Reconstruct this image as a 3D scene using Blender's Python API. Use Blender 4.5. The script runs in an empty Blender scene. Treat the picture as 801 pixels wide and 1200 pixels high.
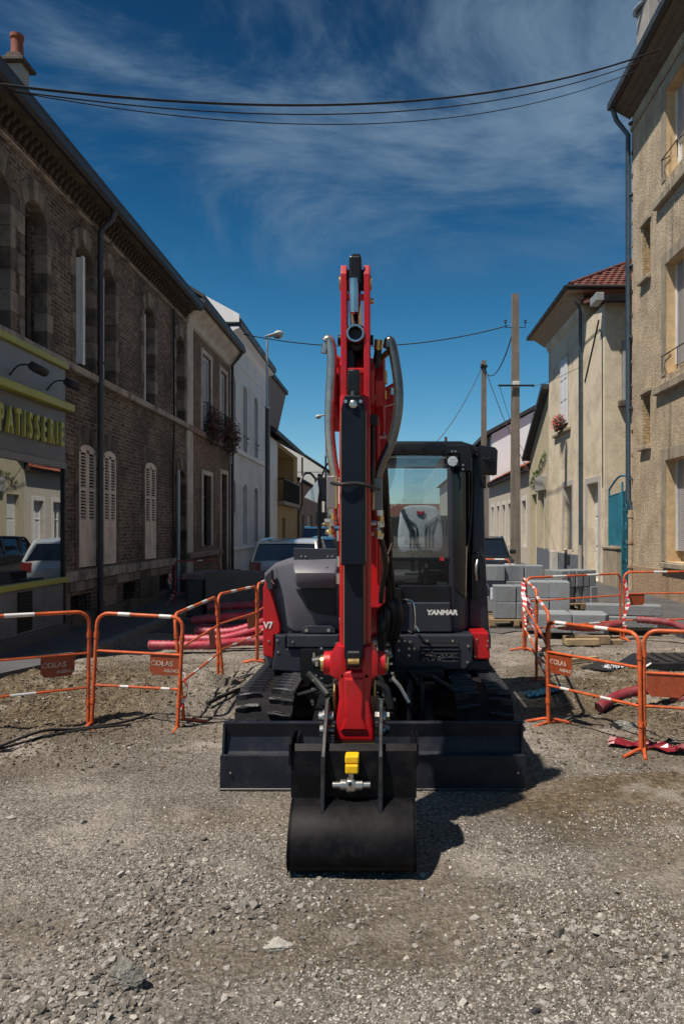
import bpy, bmesh, math, random
import numpy as np
import mathutils, mathutils.noise
from mathutils import Vector, Matrix
random.seed(7); np.random.seed(7)
S = bpy.context.scene
COL = S.collection
R = math.radians
# ------------------------------------------------------------------ camera
EYE = 1.74; F = 850.0
cd = bpy.data.cameras.new('camera'); cam = bpy.data.objects.new('camera', cd); COL.objects.link(cam)
cam.location = (0, 0, EYE); cam.rotation_euler = (R(90), 0, 0)
cd.sensor_fit = 'VERTICAL'; cd.sensor_height = 36.0; cd.lens = 36.0*F/1200
cd.shift_x = -54.5/1200; cd.shift_y = 20/1200
cd.clip_start = 0.05; cd.clip_end = 3000
S.camera = cam
# ------------------------------------------------------------------ light
SX, SY, SZ = -0.42, -0.32, 1.0                       # direction towards the sun
_l = math.sqrt(SX*SX+SY*SY+SZ*SZ)
ELEV = math.asin(SZ/_l); AZ = math.atan2(SX, SY)
sd = bpy.data.lights.new('sun', 'SUN'); sun = bpy.data.objects.new('sun', sd); COL.objects.link(sun)
sd.energy = 4.2; sd.angle = R(1.0); sd.color = (1.0, 0.91, 0.80)
sun.rotation_euler = Vector((SX, SY, SZ)).to_track_quat('Z', 'Y').to_euler()
S.view_settings.view_transform = 'Standard'; S.view_settings.look = 'None'
S.view_settings.exposure = 0.50; S.view_settings.gamma = 1.0
W = bpy.data.worlds.new('World'); S.world = W; W.use_nodes = True
nt = W.node_tree; nt.nodes.clear()
def N(nt, t, **k):
    n = nt.nodes.new(t)
    for a, b in k.items():
        setattr(n, a, b)
    return n
def world():
    L = nt.links.new
    out = N(nt, 'ShaderNodeOutputWorld'); bg = N(nt, 'ShaderNodeBackground'); L(bg.outputs[0], out.inputs[0])
    bg.inputs[1].default_value = 0.105
    sky = N(nt, 'ShaderNodeTexSky', sky_type='NISHITA', sun_disc=False, sun_elevation=ELEV, sun_rotation=AZ)
    sky.air_density = 1.0; sky.dust_density = 0.3; sky.ozone_density = 3.0
    hs = N(nt, 'ShaderNodeHueSaturation'); hs.inputs['Saturation'].default_value = 1.30; hs.inputs['Hue'].default_value = 0.49
    L(sky.outputs[0], hs.inputs['Color'])
    tc = N(nt, 'ShaderNodeTexCoord'); sp = N(nt, 'ShaderNodeSeparateXYZ'); L(tc.outputs['Generated'], sp.inputs[0])
    # higher sky is deeper blue (polarised summer sky)
    rp = N(nt, 'ShaderNodeValToRGB'); L(sp.outputs[2], rp.inputs[0])
    e = rp.color_ramp.elements
    e[0].position = 0.0; e[0].color = (0.68, 0.70, 0.74, 1)
    e[1].position = 0.62; e[1].color = (0.125, 0.18, 0.23, 1)
    k = e.new(0.22); k.color = (0.37, 0.58, 0.62, 1)
    k = e.new(0.42); k.color = (0.17, 0.34, 0.40, 1)
    mu = N(nt, 'ShaderNodeMix', data_type='RGBA', blend_type='MULTIPLY'); mu.inputs[0].default_value = 1
    L(hs.outputs[0], mu.inputs[6]); L(rp.outputs[0], mu.inputs[7])
    # cirrus: project the direction on a high plane and stretch the noise
    dz = N(nt, 'ShaderNodeMath', operation='MAXIMUM'); L(sp.outputs[2], dz.inputs[0]); dz.inputs[1].default_value = 0.04
    dx = N(nt, 'ShaderNodeMath', operation='DIVIDE'); L(sp.outputs[0], dx.inputs[0]); L(dz.outputs[0], dx.inputs[1])
    dy = N(nt, 'ShaderNodeMath', operation='DIVIDE'); L(sp.outputs[1], dy.inputs[0]); L(dz.outputs[0], dy.inputs[1])
    cb = N(nt, 'ShaderNodeCombineXYZ'); L(dx.outputs[0], cb.inputs[0]); L(dy.outputs[0], cb.inputs[1])
    mp = N(nt, 'ShaderNodeMapping'); mp.inputs['Rotation'].default_value = (0, 0, R(-28)); mp.inputs['Scale'].default_value = (0.55, 1.7, 1)
    mp.inputs['Location'].default_value = (0.4, 1.2, 0)
    mp.inputs['Rotation'].default_value = (0, R(13), 0); mp.inputs['Scale'].default_value = (2.0, 1.2, 6.0)
    L(tc.outputs['Generated'], mp.inputs[0])
    n1 = N(nt, 'ShaderNodeTexNoise'); n1.inputs['Scale'].default_value = 1.15; n1.inputs['Detail'].default_value = 10; n1.inputs['Roughness'].default_value = 0.62; n1.inputs['Distortion'].default_value = 0.6
    L(mp.outputs[0], n1.inputs['Vector'])
    r2 = N(nt, 'ShaderNodeMapRange', interpolation_type='SMOOTHSTEP'); L(n1.outputs['Fac'], r2.inputs[0])
    r2.inputs[1].default_value = 0.42; r2.inputs[2].default_value = 0.72; r2.inputs[3].default_value = 0.0; r2.inputs[4].default_value = 0.85
    # fades low over the street and towards the zenith
    fl = N(nt, 'ShaderNodeMapRange', interpolation_type='SMOOTHSTEP'); L(sp.outputs[2], fl.inputs[0])
    fl.inputs[1].default_value = 0.29; fl.inputs[2].default_value = 0.40; fl.inputs[3].default_value = 0.02; fl.inputs[4].default_value = 1.0
    n5 = N(nt, 'ShaderNodeTexNoise'); n5.inputs['Scale'].default_value = 2.6; n5.inputs['Detail'].default_value = 4; L(tc.outputs['Generated'], n5.inputs['Vector'])
    r5 = N(nt, 'ShaderNodeMapRange', interpolation_type='SMOOTHSTEP'); L(n5.outputs['Fac'], r5.inputs[0]); r5.inputs[1].default_value = .30; r5.inputs[2].default_value = .58; r5.inputs[3].default_value = .35; r5.inputs[4].default_value = 1.0
    f0 = N(nt, 'ShaderNodeMath', operation='MULTIPLY'); L(r2.outputs[0], f0.inputs[0]); L(r5.outputs[0], f0.inputs[1])
    f3 = N(nt, 'ShaderNodeMath', operation='MULTIPLY'); L(f0.outputs[0], f3.inputs[0]); L(fl.outputs[0], f3.inputs[1])
    mx = N(nt, 'ShaderNodeMix', data_type='RGBA'); L(f3.outputs[0], mx.inputs[0]); L(mu.outputs[2], mx.inputs[6])
    mx.inputs[7].default_value = (1.2, 1.85, 2.6, 1)
    L(mx.outputs[2], bg.inputs[0])
world()
# ------------------------------------------------------------------ helpers
def P(px, py, Y):
    """photo pixel at distance Y -> point in the place (used once, to measure)"""
    return Vector(((px-455)*Y/F, Y, EYE-(py-620)*Y/F))
_m = {}
def mat(name, col, rough=0.6, metal=0.0, var=0.12, scale=6.0, bump=0.0, bscale=60.0, spec=0.5, coat=0.0, streak=0.0, dirt=None, dirt_amt=0.0, dirt_scale=2.0, speck=0.0, speck_scale=24.0):
    """principled material: colour varied by noise, fine bump, optional dirt blotches and vertical streaks"""
    if name in _m: return _m[name]
    m = bpy.data.materials.new(name); m.use_nodes = True; t = m.node_tree; L = t.links.new
    b = t.nodes['Principled BSDF']; b.inputs['Roughness'].default_value = rough; b.inputs['Metallic'].default_value = metal
    b.inputs['Specular IOR Level'].default_value = spec; b.inputs['Coat Weight'].default_value = coat
    b.inputs['Coat Roughness'].default_value = 0.08
    tc = N(t, 'ShaderNodeTexCoord'); no = N(t, 'ShaderNodeTexNoise'); no.inputs['Scale'].default_value = scale; no.inputs['Detail'].default_value = 6
    L(tc.outputs['Object'], no.inputs['Vector'])
    mr = N(t, 'ShaderNodeMapRange'); L(no.outputs['Fac'], mr.inputs[0]); mr.inputs[1].default_value = 0.3; mr.inputs[2].default_value = 0.7
    mr.inputs[3].default_value = 1-var; mr.inputs[4].default_value = 1+var
    vm = N(t, 'ShaderNodeVectorMath', operation='SCALE'); vm.inputs[0].default_value = col[:3]; L(mr.outputs[0], vm.inputs['Scale'])
    c = vm.outputs[0]
    if streak > 0:
        mp = N(t, 'ShaderNodeMapping'); mp.inputs['Scale'].default_value = (5, 5, 0.35); L(tc.outputs['Object'], mp.inputs[0])
        n3 = N(t, 'ShaderNodeTexNoise'); n3.inputs['Scale'].default_value = 1.6; n3.inputs['Detail'].default_value = 5; L(mp.outputs[0], n3.inputs['Vector'])
        m3 = N(t, 'ShaderNodeMapRange'); L(n3.outputs['Fac'], m3.inputs[0]); m3.inputs[1].default_value = 0.45; m3.inputs[2].default_value = 0.75
        m3.inputs[3].default_value = 1; m3.inputs[4].default_value = 1-streak
        v3 = N(t, 'ShaderNodeVectorMath', operation='SCALE'); L(c, v3.inputs[0]); L(m3.outputs[0], v3.inputs['Scale']); c = v3.outputs[0]
    if dirt:
        n4 = N(t, 'ShaderNodeTexNoise'); n4.inputs['Scale'].default_value = dirt_scale; n4.inputs['Detail'].default_value = 8; n4.inputs['Roughness'].default_value = 0.65
        L(tc.outputs['Object'], n4.inputs['Vector'])
        m4 = N(t, 'ShaderNodeMapRange'); L(n4.outputs['Fac'], m4.inputs[0]); m4.inputs[1].default_value = 0.48; m4.inputs[2].default_value = 0.66
        m4.inputs[3].default_value = 0; m4.inputs[4].default_value = dirt_amt
        x = N(t, 'ShaderNodeMix', data_type='RGBA'); L(m4.outputs[0], x.inputs[0]); L(c, x.inputs[6]); x.inputs[7].default_value = (*dirt, 1); c = x.outputs[2]
    if speck:
        n6 = N(t, 'ShaderNodeTexNoise'); n6.inputs['Scale'].default_value = speck_scale; n6.inputs['Detail'].default_value = 5; n6.inputs['Roughness'].default_value = .75; L(tc.outputs['Object'], n6.inputs['Vector'])
        m6 = N(t, 'ShaderNodeMapRange'); L(n6.outputs['Fac'], m6.inputs[0]); m6.inputs[1].default_value = .35; m6.inputs[2].default_value = .65; m6.inputs[3].default_value = 1-speck; m6.inputs[4].default_value = 1+speck*.7
        v6 = N(t, 'ShaderNodeVectorMath', operation='SCALE'); L(c, v6.inputs[0]); L(m6.outputs[0], v6.inputs['Scale']); c = v6.outputs[0]
    L(c, b.inputs['Base Color'])
    if rough > 0.08 and metal < 0.9:
        rr = N(t, 'ShaderNodeMapRange'); L(no.outputs['Fac'], rr.inputs[0]); rr.inputs[1].default_value = 0.3; rr.inputs[2].default_value = 0.7
        rr.inputs[3].default_value = max(0.03, rough*0.8); rr.inputs[4].default_value = min(1, rough*1.2); L(rr.outputs[0], b.inputs['Roughness'])
    if bump > 0:
        n2 = N(t, 'ShaderNodeTexNoise'); n2.inputs['Scale'].default_value = bscale; n2.inputs['Detail'].default_value = 8; n2.inputs['Roughness'].default_value = 0.65
        L(tc.outputs['Object'], n2.inputs['Vector'])
        bp = N(t, 'ShaderNodeBump'); bp.inputs['Strength'].default_value = min(1, bump); bp.inputs['Distance'].default_value = 0.02*max(1, bump)
        L(n2.outputs['Fac'], bp.inputs['Height']); L(bp.outputs[0], b.inputs['Normal'])
    _m[name] = m
    return m
def brick_mat(name, c1, c2, mortar, dirt=(0.03, 0.026, 0.022), bw=0.23, bh=0.07, dirt_amt=0.75, axis='YZ'):
    if name in _m: return _m[name]
    m = bpy.data.materials.new(name); m.use_nodes = True; t = m.node_tree; L = t.links.new
    b = t.nodes['Principled BSDF']; b.inputs['Roughness'].default_value = 0.9
    g = N(t, 'ShaderNodeNewGeometry'); sp = N(t, 'ShaderNodeSeparateXYZ'); L(g.outputs['Position'], sp.inputs[0])
    ad = N(t, 'ShaderNodeMath', operation='ADD'); L(sp.outputs[1], ad.inputs[0]); L(sp.outputs[0], ad.inputs[1])
    cb = N(t, 'ShaderNodeCombineXYZ'); L(ad.outputs[0], cb.inputs[0]); L(sp.outputs[2], cb.inputs[1])
    wn = N(t, 'ShaderNodeTexNoise'); wn.inputs['Scale'].default_value = 9; L(cb.outputs[0], wn.inputs['Vector'])
    wv = N(t, 'ShaderNodeVectorMath', operation='SCALE'); L(wn.outputs['Color'], wv.inputs[0]); wv.inputs['Scale'].default_value = 0.02
    wa = N(t, 'ShaderNodeVectorMath', operation='ADD'); L(cb.outputs[0], wa.inputs[0]); L(wv.outputs[0], wa.inputs[1])
    br = N(t, 'ShaderNodeTexBrick'); L(wa.outputs[0], br.inputs['Vector']); br.inputs['Scale'].default_value = 1.0
    br.inputs['Brick Width'].default_value = bw; br.inputs['Row Height'].default_value = bh; br.inputs['Mortar Size'].default_value = 0.010
    br.inputs['Mortar Smooth'].default_value = 0.25; br.inputs['Bias'].default_value = -0.1
    br.inputs['Color1'].default_value = (*c1, 1); br.inputs['Color2'].default_value = (*c2, 1); br.inputs['Mortar'].default_value = (*mortar, 1)
    n1 = N(t, 'ShaderNodeTexNoise'); n1.inputs['Scale'].default_value = 0.8; n1.inputs['Detail'].default_value = 9; n1.inputs['Roughness'].default_value = 0.7; L(g.outputs['Position'], n1.inputs['Vector'])
    r1 = N(t, 'ShaderNodeMapRange'); L(n1.outputs['Fac'], r1.inputs[0]); r1.inputs[1].default_value = 0.42; r1.inputs[2].default_value = 0.62; r1.inputs[3].default_value = 0.0; r1.inputs[4].default_value = dirt_amt
    x = N(t, 'ShaderNodeMix', data_type='RGBA'); L(r1.outputs[0], x.inputs[0]); L(br.outputs['Color'], x.inputs[6]); x.inputs[7].default_value = (*dirt, 1)
    n2 = N(t, 'ShaderNodeTexNoise'); n2.inputs['Scale'].default_value = 14; n2.inputs['Detail'].default_value = 6; L(g.outputs['Position'], n2.inputs['Vector'])
    r2 = N(t, 'ShaderNodeMapRange'); L(n2.outputs['Fac'], r2.inputs[0]); r2.inputs[1].default_value = 0.3; r2.inputs[2].default_value = 0.7; r2.inputs[3].default_value = 0.6; r2.inputs[4].default_value = 1.4
    v = N(t, 'ShaderNodeVectorMath', operation='SCALE'); L(x.outputs[2], v.inputs[0]); L(r2.outputs[0], v.inputs['Scale'])
    L(v.outputs[0], b.inputs['Base Color'])
    iv = N(t, 'ShaderNodeMath', operation='SUBTRACT'); iv.inputs[0].default_value = 1; L(br.outputs['Fac'], iv.inputs[1])
    sm = N(t, 'ShaderNodeMath', operation='MULTIPLY_ADD'); L(n2.outputs['Fac'], sm.inputs[0]); sm.inputs[1].default_value = 0.5; L(iv.outputs[0], sm.inputs[2])
    bp = N(t, 'ShaderNodeBump'); bp.inputs['Strength'].default_value = 0.9; bp.inputs['Distance'].default_value = 0.012; L(sm.outputs[0], bp.inputs['Height'])
    L(bp.outputs[0], b.inputs['Normal'])
    _m[name] = m
    return m
def glass_mat(name, tint=(0.5, 0.6, 0.62), refl=0.25, trans=0.7, rough=0.02, dark=(0.01, 0.012, 0.014)):
    """window glass: partly see-through, partly mirror"""
    if name in _m: return _m[name]
    m = bpy.data.materials.new(name); m.use_nodes = True; t = m.node_tree; L = t.links.new; t.nodes.clear()
    o = N(t, 'ShaderNodeOutputMaterial'); tr = N(t, 'ShaderNodeBsdfTransparent'); tr.inputs[0].default_value = (*tint, 1)
    df = N(t, 'ShaderNodeBsdfDiffuse'); df.inputs[0].default_value = (*dark, 1)
    gl = N(t, 'ShaderNodeBsdfGlossy'); gl.inputs['Roughness'].default_value = rough; gl.inputs[0].default_value = (0.9, 0.95, 1, 1)
    m1 = N(t, 'ShaderNodeMixShader'); m1.inputs[0].default_value = trans; L(df.outputs[0], m1.inputs[1]); L(tr.outputs[0], m1.inputs[2])
    fr = N(t, 'ShaderNodeLayerWeight'); fr.inputs[0].default_value = 0.35
    ma = N(t, 'ShaderNodeMath', operation='MULTIPLY_ADD', use_clamp=True); L(fr.outputs['Fresnel'], ma.inputs[0]); ma.inputs[1].default_value = 0.8; ma.inputs[2].default_value = refl
    m2 = N(t, 'ShaderNodeMixShader'); L(ma.outputs[0], m2.inputs[0]); L(m1.outputs[0], m2.inputs[1]); L(gl.outputs[0], m2.inputs[2])
    L(m2.outputs[0], o.inputs[0]); _m[name] = m
    return m
WB = {}
def thing(name, label, cat, loc=(0, 0, 0), group=None, world=False, rz=0.0):
    o = bpy.data.objects.new(name, None); COL.objects.link(o); o.location = loc; o.rotation_euler = (0, 0, rz)
    o.empty_display_size = 0.1
    o['label'] = label; o['category'] = cat
    if group: o['group'] = group
    WB[o.name] = Vector(loc) if world else Vector((0, 0, 0))
    return o
def tag(o, label, cat, group=None):
    o['label'] = label; o['category'] = cat
    if group: o['group'] = group
    return o
SPLIT = {'frame_bracket', 'hydraulic_line', 'steel_fitting', 'boom_hose', 'arm_hose', 'hose_fitting', 'coupling', 'brass_fitting', 'pivot_pin', 'pin_cap', 'boom_head_plate', 'link_boss', 'swing_hose', 'hose_bundle', 'swing_cylinder', 'front_frame', 'mirror_arm', 'control_lever', 'pedal_frame', 'seat_groove', 'ceiling_console', 'reveal', 'window_surround', 'cab_inner_wall', 'front_sill', 'light_bracket', 'grab_handle', 'casement_leaf', 'collar'}
def obj(name, bm, m, parent=None, smooth=False, label=None, stuff=False, structure=False):
    if name in SPLIT and isinstance(bm, bmesh.types.BMesh):
        bm.verts.index_update(); seen = set(); isl = []
        for v in bm.verts:
            if v.index in seen: continue
            st = [v]; seen.add(v.index); cur = {v.index}
            while st:
                q = st.pop()
                for e in q.link_edges:
                    w = e.other_vert(q)
                    if w.index not in seen: seen.add(w.index); cur.add(w.index); st.append(w)
            isl.append(cur)
        if len(isl) > 1:
            out = None
            for cur in isl:
                c = bm.copy(); bmesh.ops.delete(c, geom=[v for v in c.verts if v.index not in cur], context='VERTS')
                o = _obj(name, c, m, parent, smooth, label, stuff, structure); out = out or o
            bm.free(); return out
    return _obj(name, bm, m, parent, smooth, label, stuff, structure)
def _obj(name, bm, m, parent=None, smooth=False, label=None, stuff=False, structure=False):
    me = bpy.data.meshes.new(name)
    if isinstance(bm, bmesh.types.BMesh):
        bmesh.ops.recalc_face_normals(bm, faces=bm.faces)
        bm.to_mesh(me); bm.free()
    else: me = bm
    for q in (m if isinstance(m, (list, tuple)) else [m]): me.materials.append(q)
    if smooth:
        for p in me.polygons: p.use_smooth = True
        try: me.set_sharp_from_angle(angle=R(38))
        except Exception: pass
    o = bpy.data.objects.new(name, me); COL.objects.link(o)
    if parent is not None:
        o.parent = parent
        if parent.parent is None: o.location = -WB.get(parent.name, Vector((0, 0, 0)))
    if label: o['label'] = label
    if stuff: o['kind'] = 'stuff'
    if structure: o['kind'] = 'structure'
    return o
def share(name, src, parent, mtx, m=None):
    """another piece with the same mesh"""
    o = bpy.data.objects.new(name, src.data); COL.objects.link(o); o.parent = parent
    off = -WB.get(parent.name, Vector((0, 0, 0))) if parent is not None and parent.parent is None else Vector((0, 0, 0))
    o.matrix_basis = Matrix.Translation(off) @ mtx
    return o
def copy_tree(o, parent=None):
    c = o.copy(); COL.objects.link(c)
    if parent is not None: c.parent = parent
    for ch in list(o.children): copy_tree(ch, c)
    return c
def B(): return bmesh.new()
def box(bm, x0, x1, y0, y1, z0, z1, bev=0.0, seg=2, mi=0, M=None):
    vs = [bm.verts.new((x, y, z)) for x in (x0, x1) for y in (y0, y1) for z in (z0, z1)]
    idx = [(0, 1, 3, 2), (4, 6, 7, 5), (0, 4, 5, 1), (2, 3, 7, 6), (0, 2, 6, 4), (1, 5, 7, 3)]
    fs = [bm.faces.new([vs[i] for i in f]) for f in idx]
    for f in fs: f.material_index = mi
    if M is not None: bmesh.ops.transform(bm, matrix=M, verts=vs)
    if bev > 0:
        es = list({e for f in fs for e in f.edges})
        bmesh.ops.bevel(bm, geom=es, offset=bev, segments=seg, affect='EDGES', profile=0.5, clamp_overlap=True)
    return bm
def prism(bm, pts, a, b, axis='X', bev=0.0, seg=2):
    """polygon pts (in the other two axes) extruded from a to b along axis"""
    def v(p, t):
        if axis == 'X': return (t, p[0], p[1])
        if axis == 'Y': return (p[0], t, p[1])
        return (p[0], p[1], t)
    A = [bm.verts.new(v(p, a)) for p in pts]; Bv = [bm.verts.new(v(p, b)) for p in pts]
    fs = [bm.faces.new(A), bm.faces.new(Bv[::-1])]
    n = len(pts)
    for i in range(n):
        j = (i+1) % n; fs.append(bm.faces.new((A[i], Bv[i], Bv[j], A[j])))
    if bev > 0:
        bmesh.ops.recalc_face_normals(bm, faces=fs)
        es = list({e for f in fs[:2] for e in f.edges})
        bmesh.ops.bevel(bm, geom=es, offset=bev, segments=seg, affect='EDGES', profile=0.5, clamp_overlap=True)
    return bm
def pp(bm, pxs, Y0, Y1, bev=0.0):
    """front outline measured in the photo at distance Y0, given real depth to Y1"""
    return prism(bm, [(P(a, b, Y0).x, P(a, b, Y0).z) for a, b in pxs], Y0, Y1, 'Y', bev)
def cyl(bm, p0, p1, r0, r1=None, n=16, cap=True):
    r1 = r0 if r1 is None else r1
    p0 = Vector(p0); p1 = Vector(p1); d = (p1-p0).normalized()
    a = d.orthogonal().normalized(); c = d.cross(a)
    A = []; Bv = []
    for i in range(n):
        t = 2*math.pi*i/n; q = a*math.cos(t)+c*math.sin(t)
        A.append(bm.verts.new(p0+q*r0)); Bv.append(bm.verts.new(p1+q*r1))
    for i in range(n):
        j = (i+1) % n; bm.faces.new((A[i], A[j], Bv[j], Bv[i]))
    if cap: bm.faces.new(A[::-1]); bm.faces.new(Bv)
    return bm
def tube(bm, pts, r, n=10, sub=0, cap=True, radii=None):
    pts = [Vector(p) for p in pts]
    if sub:                                             # Catmull-Rom
        q = []
        for i in range(len(pts)-1):
            p0 = pts[max(i-1, 0)]; p1 = pts[i]; p2 = pts[i+1]; p3 = pts[min(i+2, len(pts)-1)]
            for k in range(sub):
                t = k/sub
                q.append(0.5*((2*p1)+(-p0+p2)*t+(2*p0-5*p1+4*p2-p3)*t*t+(-p0+3*p1-3*p2+p3)*t**3))
        q.append(pts[-1]); pts = q
    rings = []; u = None
    for i, p in enumerate(pts):
        d = (pts[min(i+1, len(pts)-1)]-pts[max(i-1, 0)]).normalized()
        if u is None: u = d.orthogonal().normalized()
        u = (u-d*u.dot(d)).normalized(); w = d.cross(u)
        rr = radii[i] if radii else r
        rings.append([bm.verts.new(p+(u*math.cos(2*math.pi*k/n)+w*math.sin(2*math.pi*k/n))*rr) for k in range(n)])
    for a, b in zip(rings, rings[1:]):
        for k in range(n): bm.faces.new((a[k], a[(k+1) % n], b[(k+1) % n], b[k]))
    if cap: bm.faces.new(rings[0][::-1]); bm.faces.new(rings[-1])
    return bm
def lathe(bm, prof, c, axis='Z', n=20):
    rings = []
    for r, h in prof:
        ring = []
        for k in range(n):
            t = 2*math.pi*k/n; a, b = r*math.cos(t), r*math.sin(t)
            v = {'Z': (a, b, h), 'X': (h, a, b), 'Y': (a, h, b)}[axis]
            ring.append(bm.verts.new((c[0]+v[0], c[1]+v[1], c[2]+v[2])))
        rings.append(ring)
    for a, b in zip(rings, rings[1:]):
        for k in range(n): bm.faces.new((a[k], a[(k+1) % n], b[(k+1) % n], b[k]))
    bm.faces.new(rings[0][::-1]); bm.faces.new(rings[-1])
    return bm
def text_mesh(s, size, extrude, sx=1.0, offset=0.0, shear=0.0):
    cu = bpy.data.curves.new('txt', 'FONT'); cu.body = s; cu.size = size; cu.extrude = extrude; cu.offset = offset; cu.shear = shear
    cu.align_x = 'CENTER'; cu.align_y = 'CENTER'; cu.resolution_u = 3
    o = bpy.data.objects.new('txt', cu); COL.objects.link(o)
    dg = bpy.context.evaluated_depsgraph_get(); dg.update()
    me = bpy.data.meshes.new_from_object(o.evaluated_get(dg)); me.transform(Matrix.Diagonal((sx, 1, 1, 1)))
    bpy.data.objects.remove(o); bpy.data.curves.remove(cu); me.materials.clear()
    return me
def text(name, s, size, M, m, parent, extrude=0.002, sx=1.0, offset=0.0, shear=0.0):
    """M maps text plane (x right, y up, z out) to the place"""
    me = text_mesh(s, size, extrude, sx, offset, shear); me.transform(M)
    return obj(name, me, m, parent)
FACE_CAM = Matrix(((1, 0, 0, 0), (0, 0, -1, 0), (0, 1, 0, 0), (0, 0, 0, 1)))      # text facing -Y
FACE_EAST = Matrix(((0, 0, 1, 0), (1, 0, 0, 0), (0, 1, 0, 0), (0, 0, 0, 1)))      # on the left facade, facing +X
FACE_WEST = Matrix(((0, 0, -1, 0), (-1, 0, 0, 0), (0, 1, 0, 0), (0, 0, 0, 1)))    # on the right facade, facing -X
# value noise for relief
def vnoise(x, y, seed=0):
    xi = np.floor(x).astype(np.int64); yi = np.floor(y).astype(np.int64); fx = x-xi; fy = y-yi
    fx = fx*fx*(3-2*fx); fy = fy*fy*(3-2*fy)
    def h(a, b):
        n = (a*374761393+b*668265263+seed*974711) & 0x7fffffff
        n = ((n ^ (n >> 13))*1274126177) & 0x7fffffff
        return ((n ^ (n >> 16)) & 0xffff)/65535.0
    return (h(xi, yi)*(1-fx)+h(xi+1, yi)*fx)*(1-fy)+(h(xi, yi+1)*(1-fx)+h(xi+1, yi+1)*fx)*fy
def fbm(x, y, o=4, seed=0):
    s = 0; a = 0.5; 
    for k in range(o): s = s+a*(vnoise(x*2**k, y*2**k, seed+k)-0.5); a *= 0.5
    return s
def sstep(a, b, x):
    t = np.clip((x-a)/(b-a), 0, 1); return t*t*(3-2*t)
def GH(x, y):
    """relief of the dug-up ground"""
    x = np.asarray(x, float); y = np.asarray(y, float)
    near = 1-sstep(10.5, 12.5, y)
    inside = sstep(-4.5, -4.1, x)*(1-sstep(4.2, 4.8, x)) * near
    h = 0.05*fbm(x*0.7, y*0.7, 3, 1)+0.040*fbm(x*2.6, y*2.6, 4, 5)+0.022*fbm(x*11, y*11, 3, 9)
    lm = np.exp(-((x+3.3)/1.1)**2-((y-7.3)/1.6)**2)+0.8*np.exp(-((x+2.0)/0.6)**2-((y-8.2)/0.9)**2)*0.6
    rm = np.exp(-((x-2.9)/1.0)**2-((y-7.4)/1.3)**2)
    h = h+lm*(0.15+0.50*fbm(x*2.4, y*2.4, 5, 21))+rm*(0.09+0.46*fbm(x*2.8, y*2.8, 5, 33))
    rut = np.exp(-((x+0.95+0.05*np.sin(y*1.3))/0.16)**2)+np.exp(-((x-0.75+0.06*np.sin(y*1.1))/0.16)**2)
    h = h-0.022*rut*(1-sstep(4.3, 4.8, y))
    h = h+0.05*np.exp(-((x+1.12)/0.20)**2)*sstep(2.2, 2.7, y)*(1-sstep(3.6, 3.9, y))+0.045*np.exp(-((x+0.72)/0.34)**2-((y-3.32)/0.16)**2)+0.03*np.exp(-((x-0.9)/0.4)**2-((y-3.05)/0.22)**2)
    flat = np.exp(-((x+0.15)/1.4)**4-((y-5.6)/2.2)**4)            # the machine stands on level ground
    h = h*(1-0.8*flat)-0.004*flat
    road = -0.02
    return h*inside+road*(1-inside)
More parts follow.
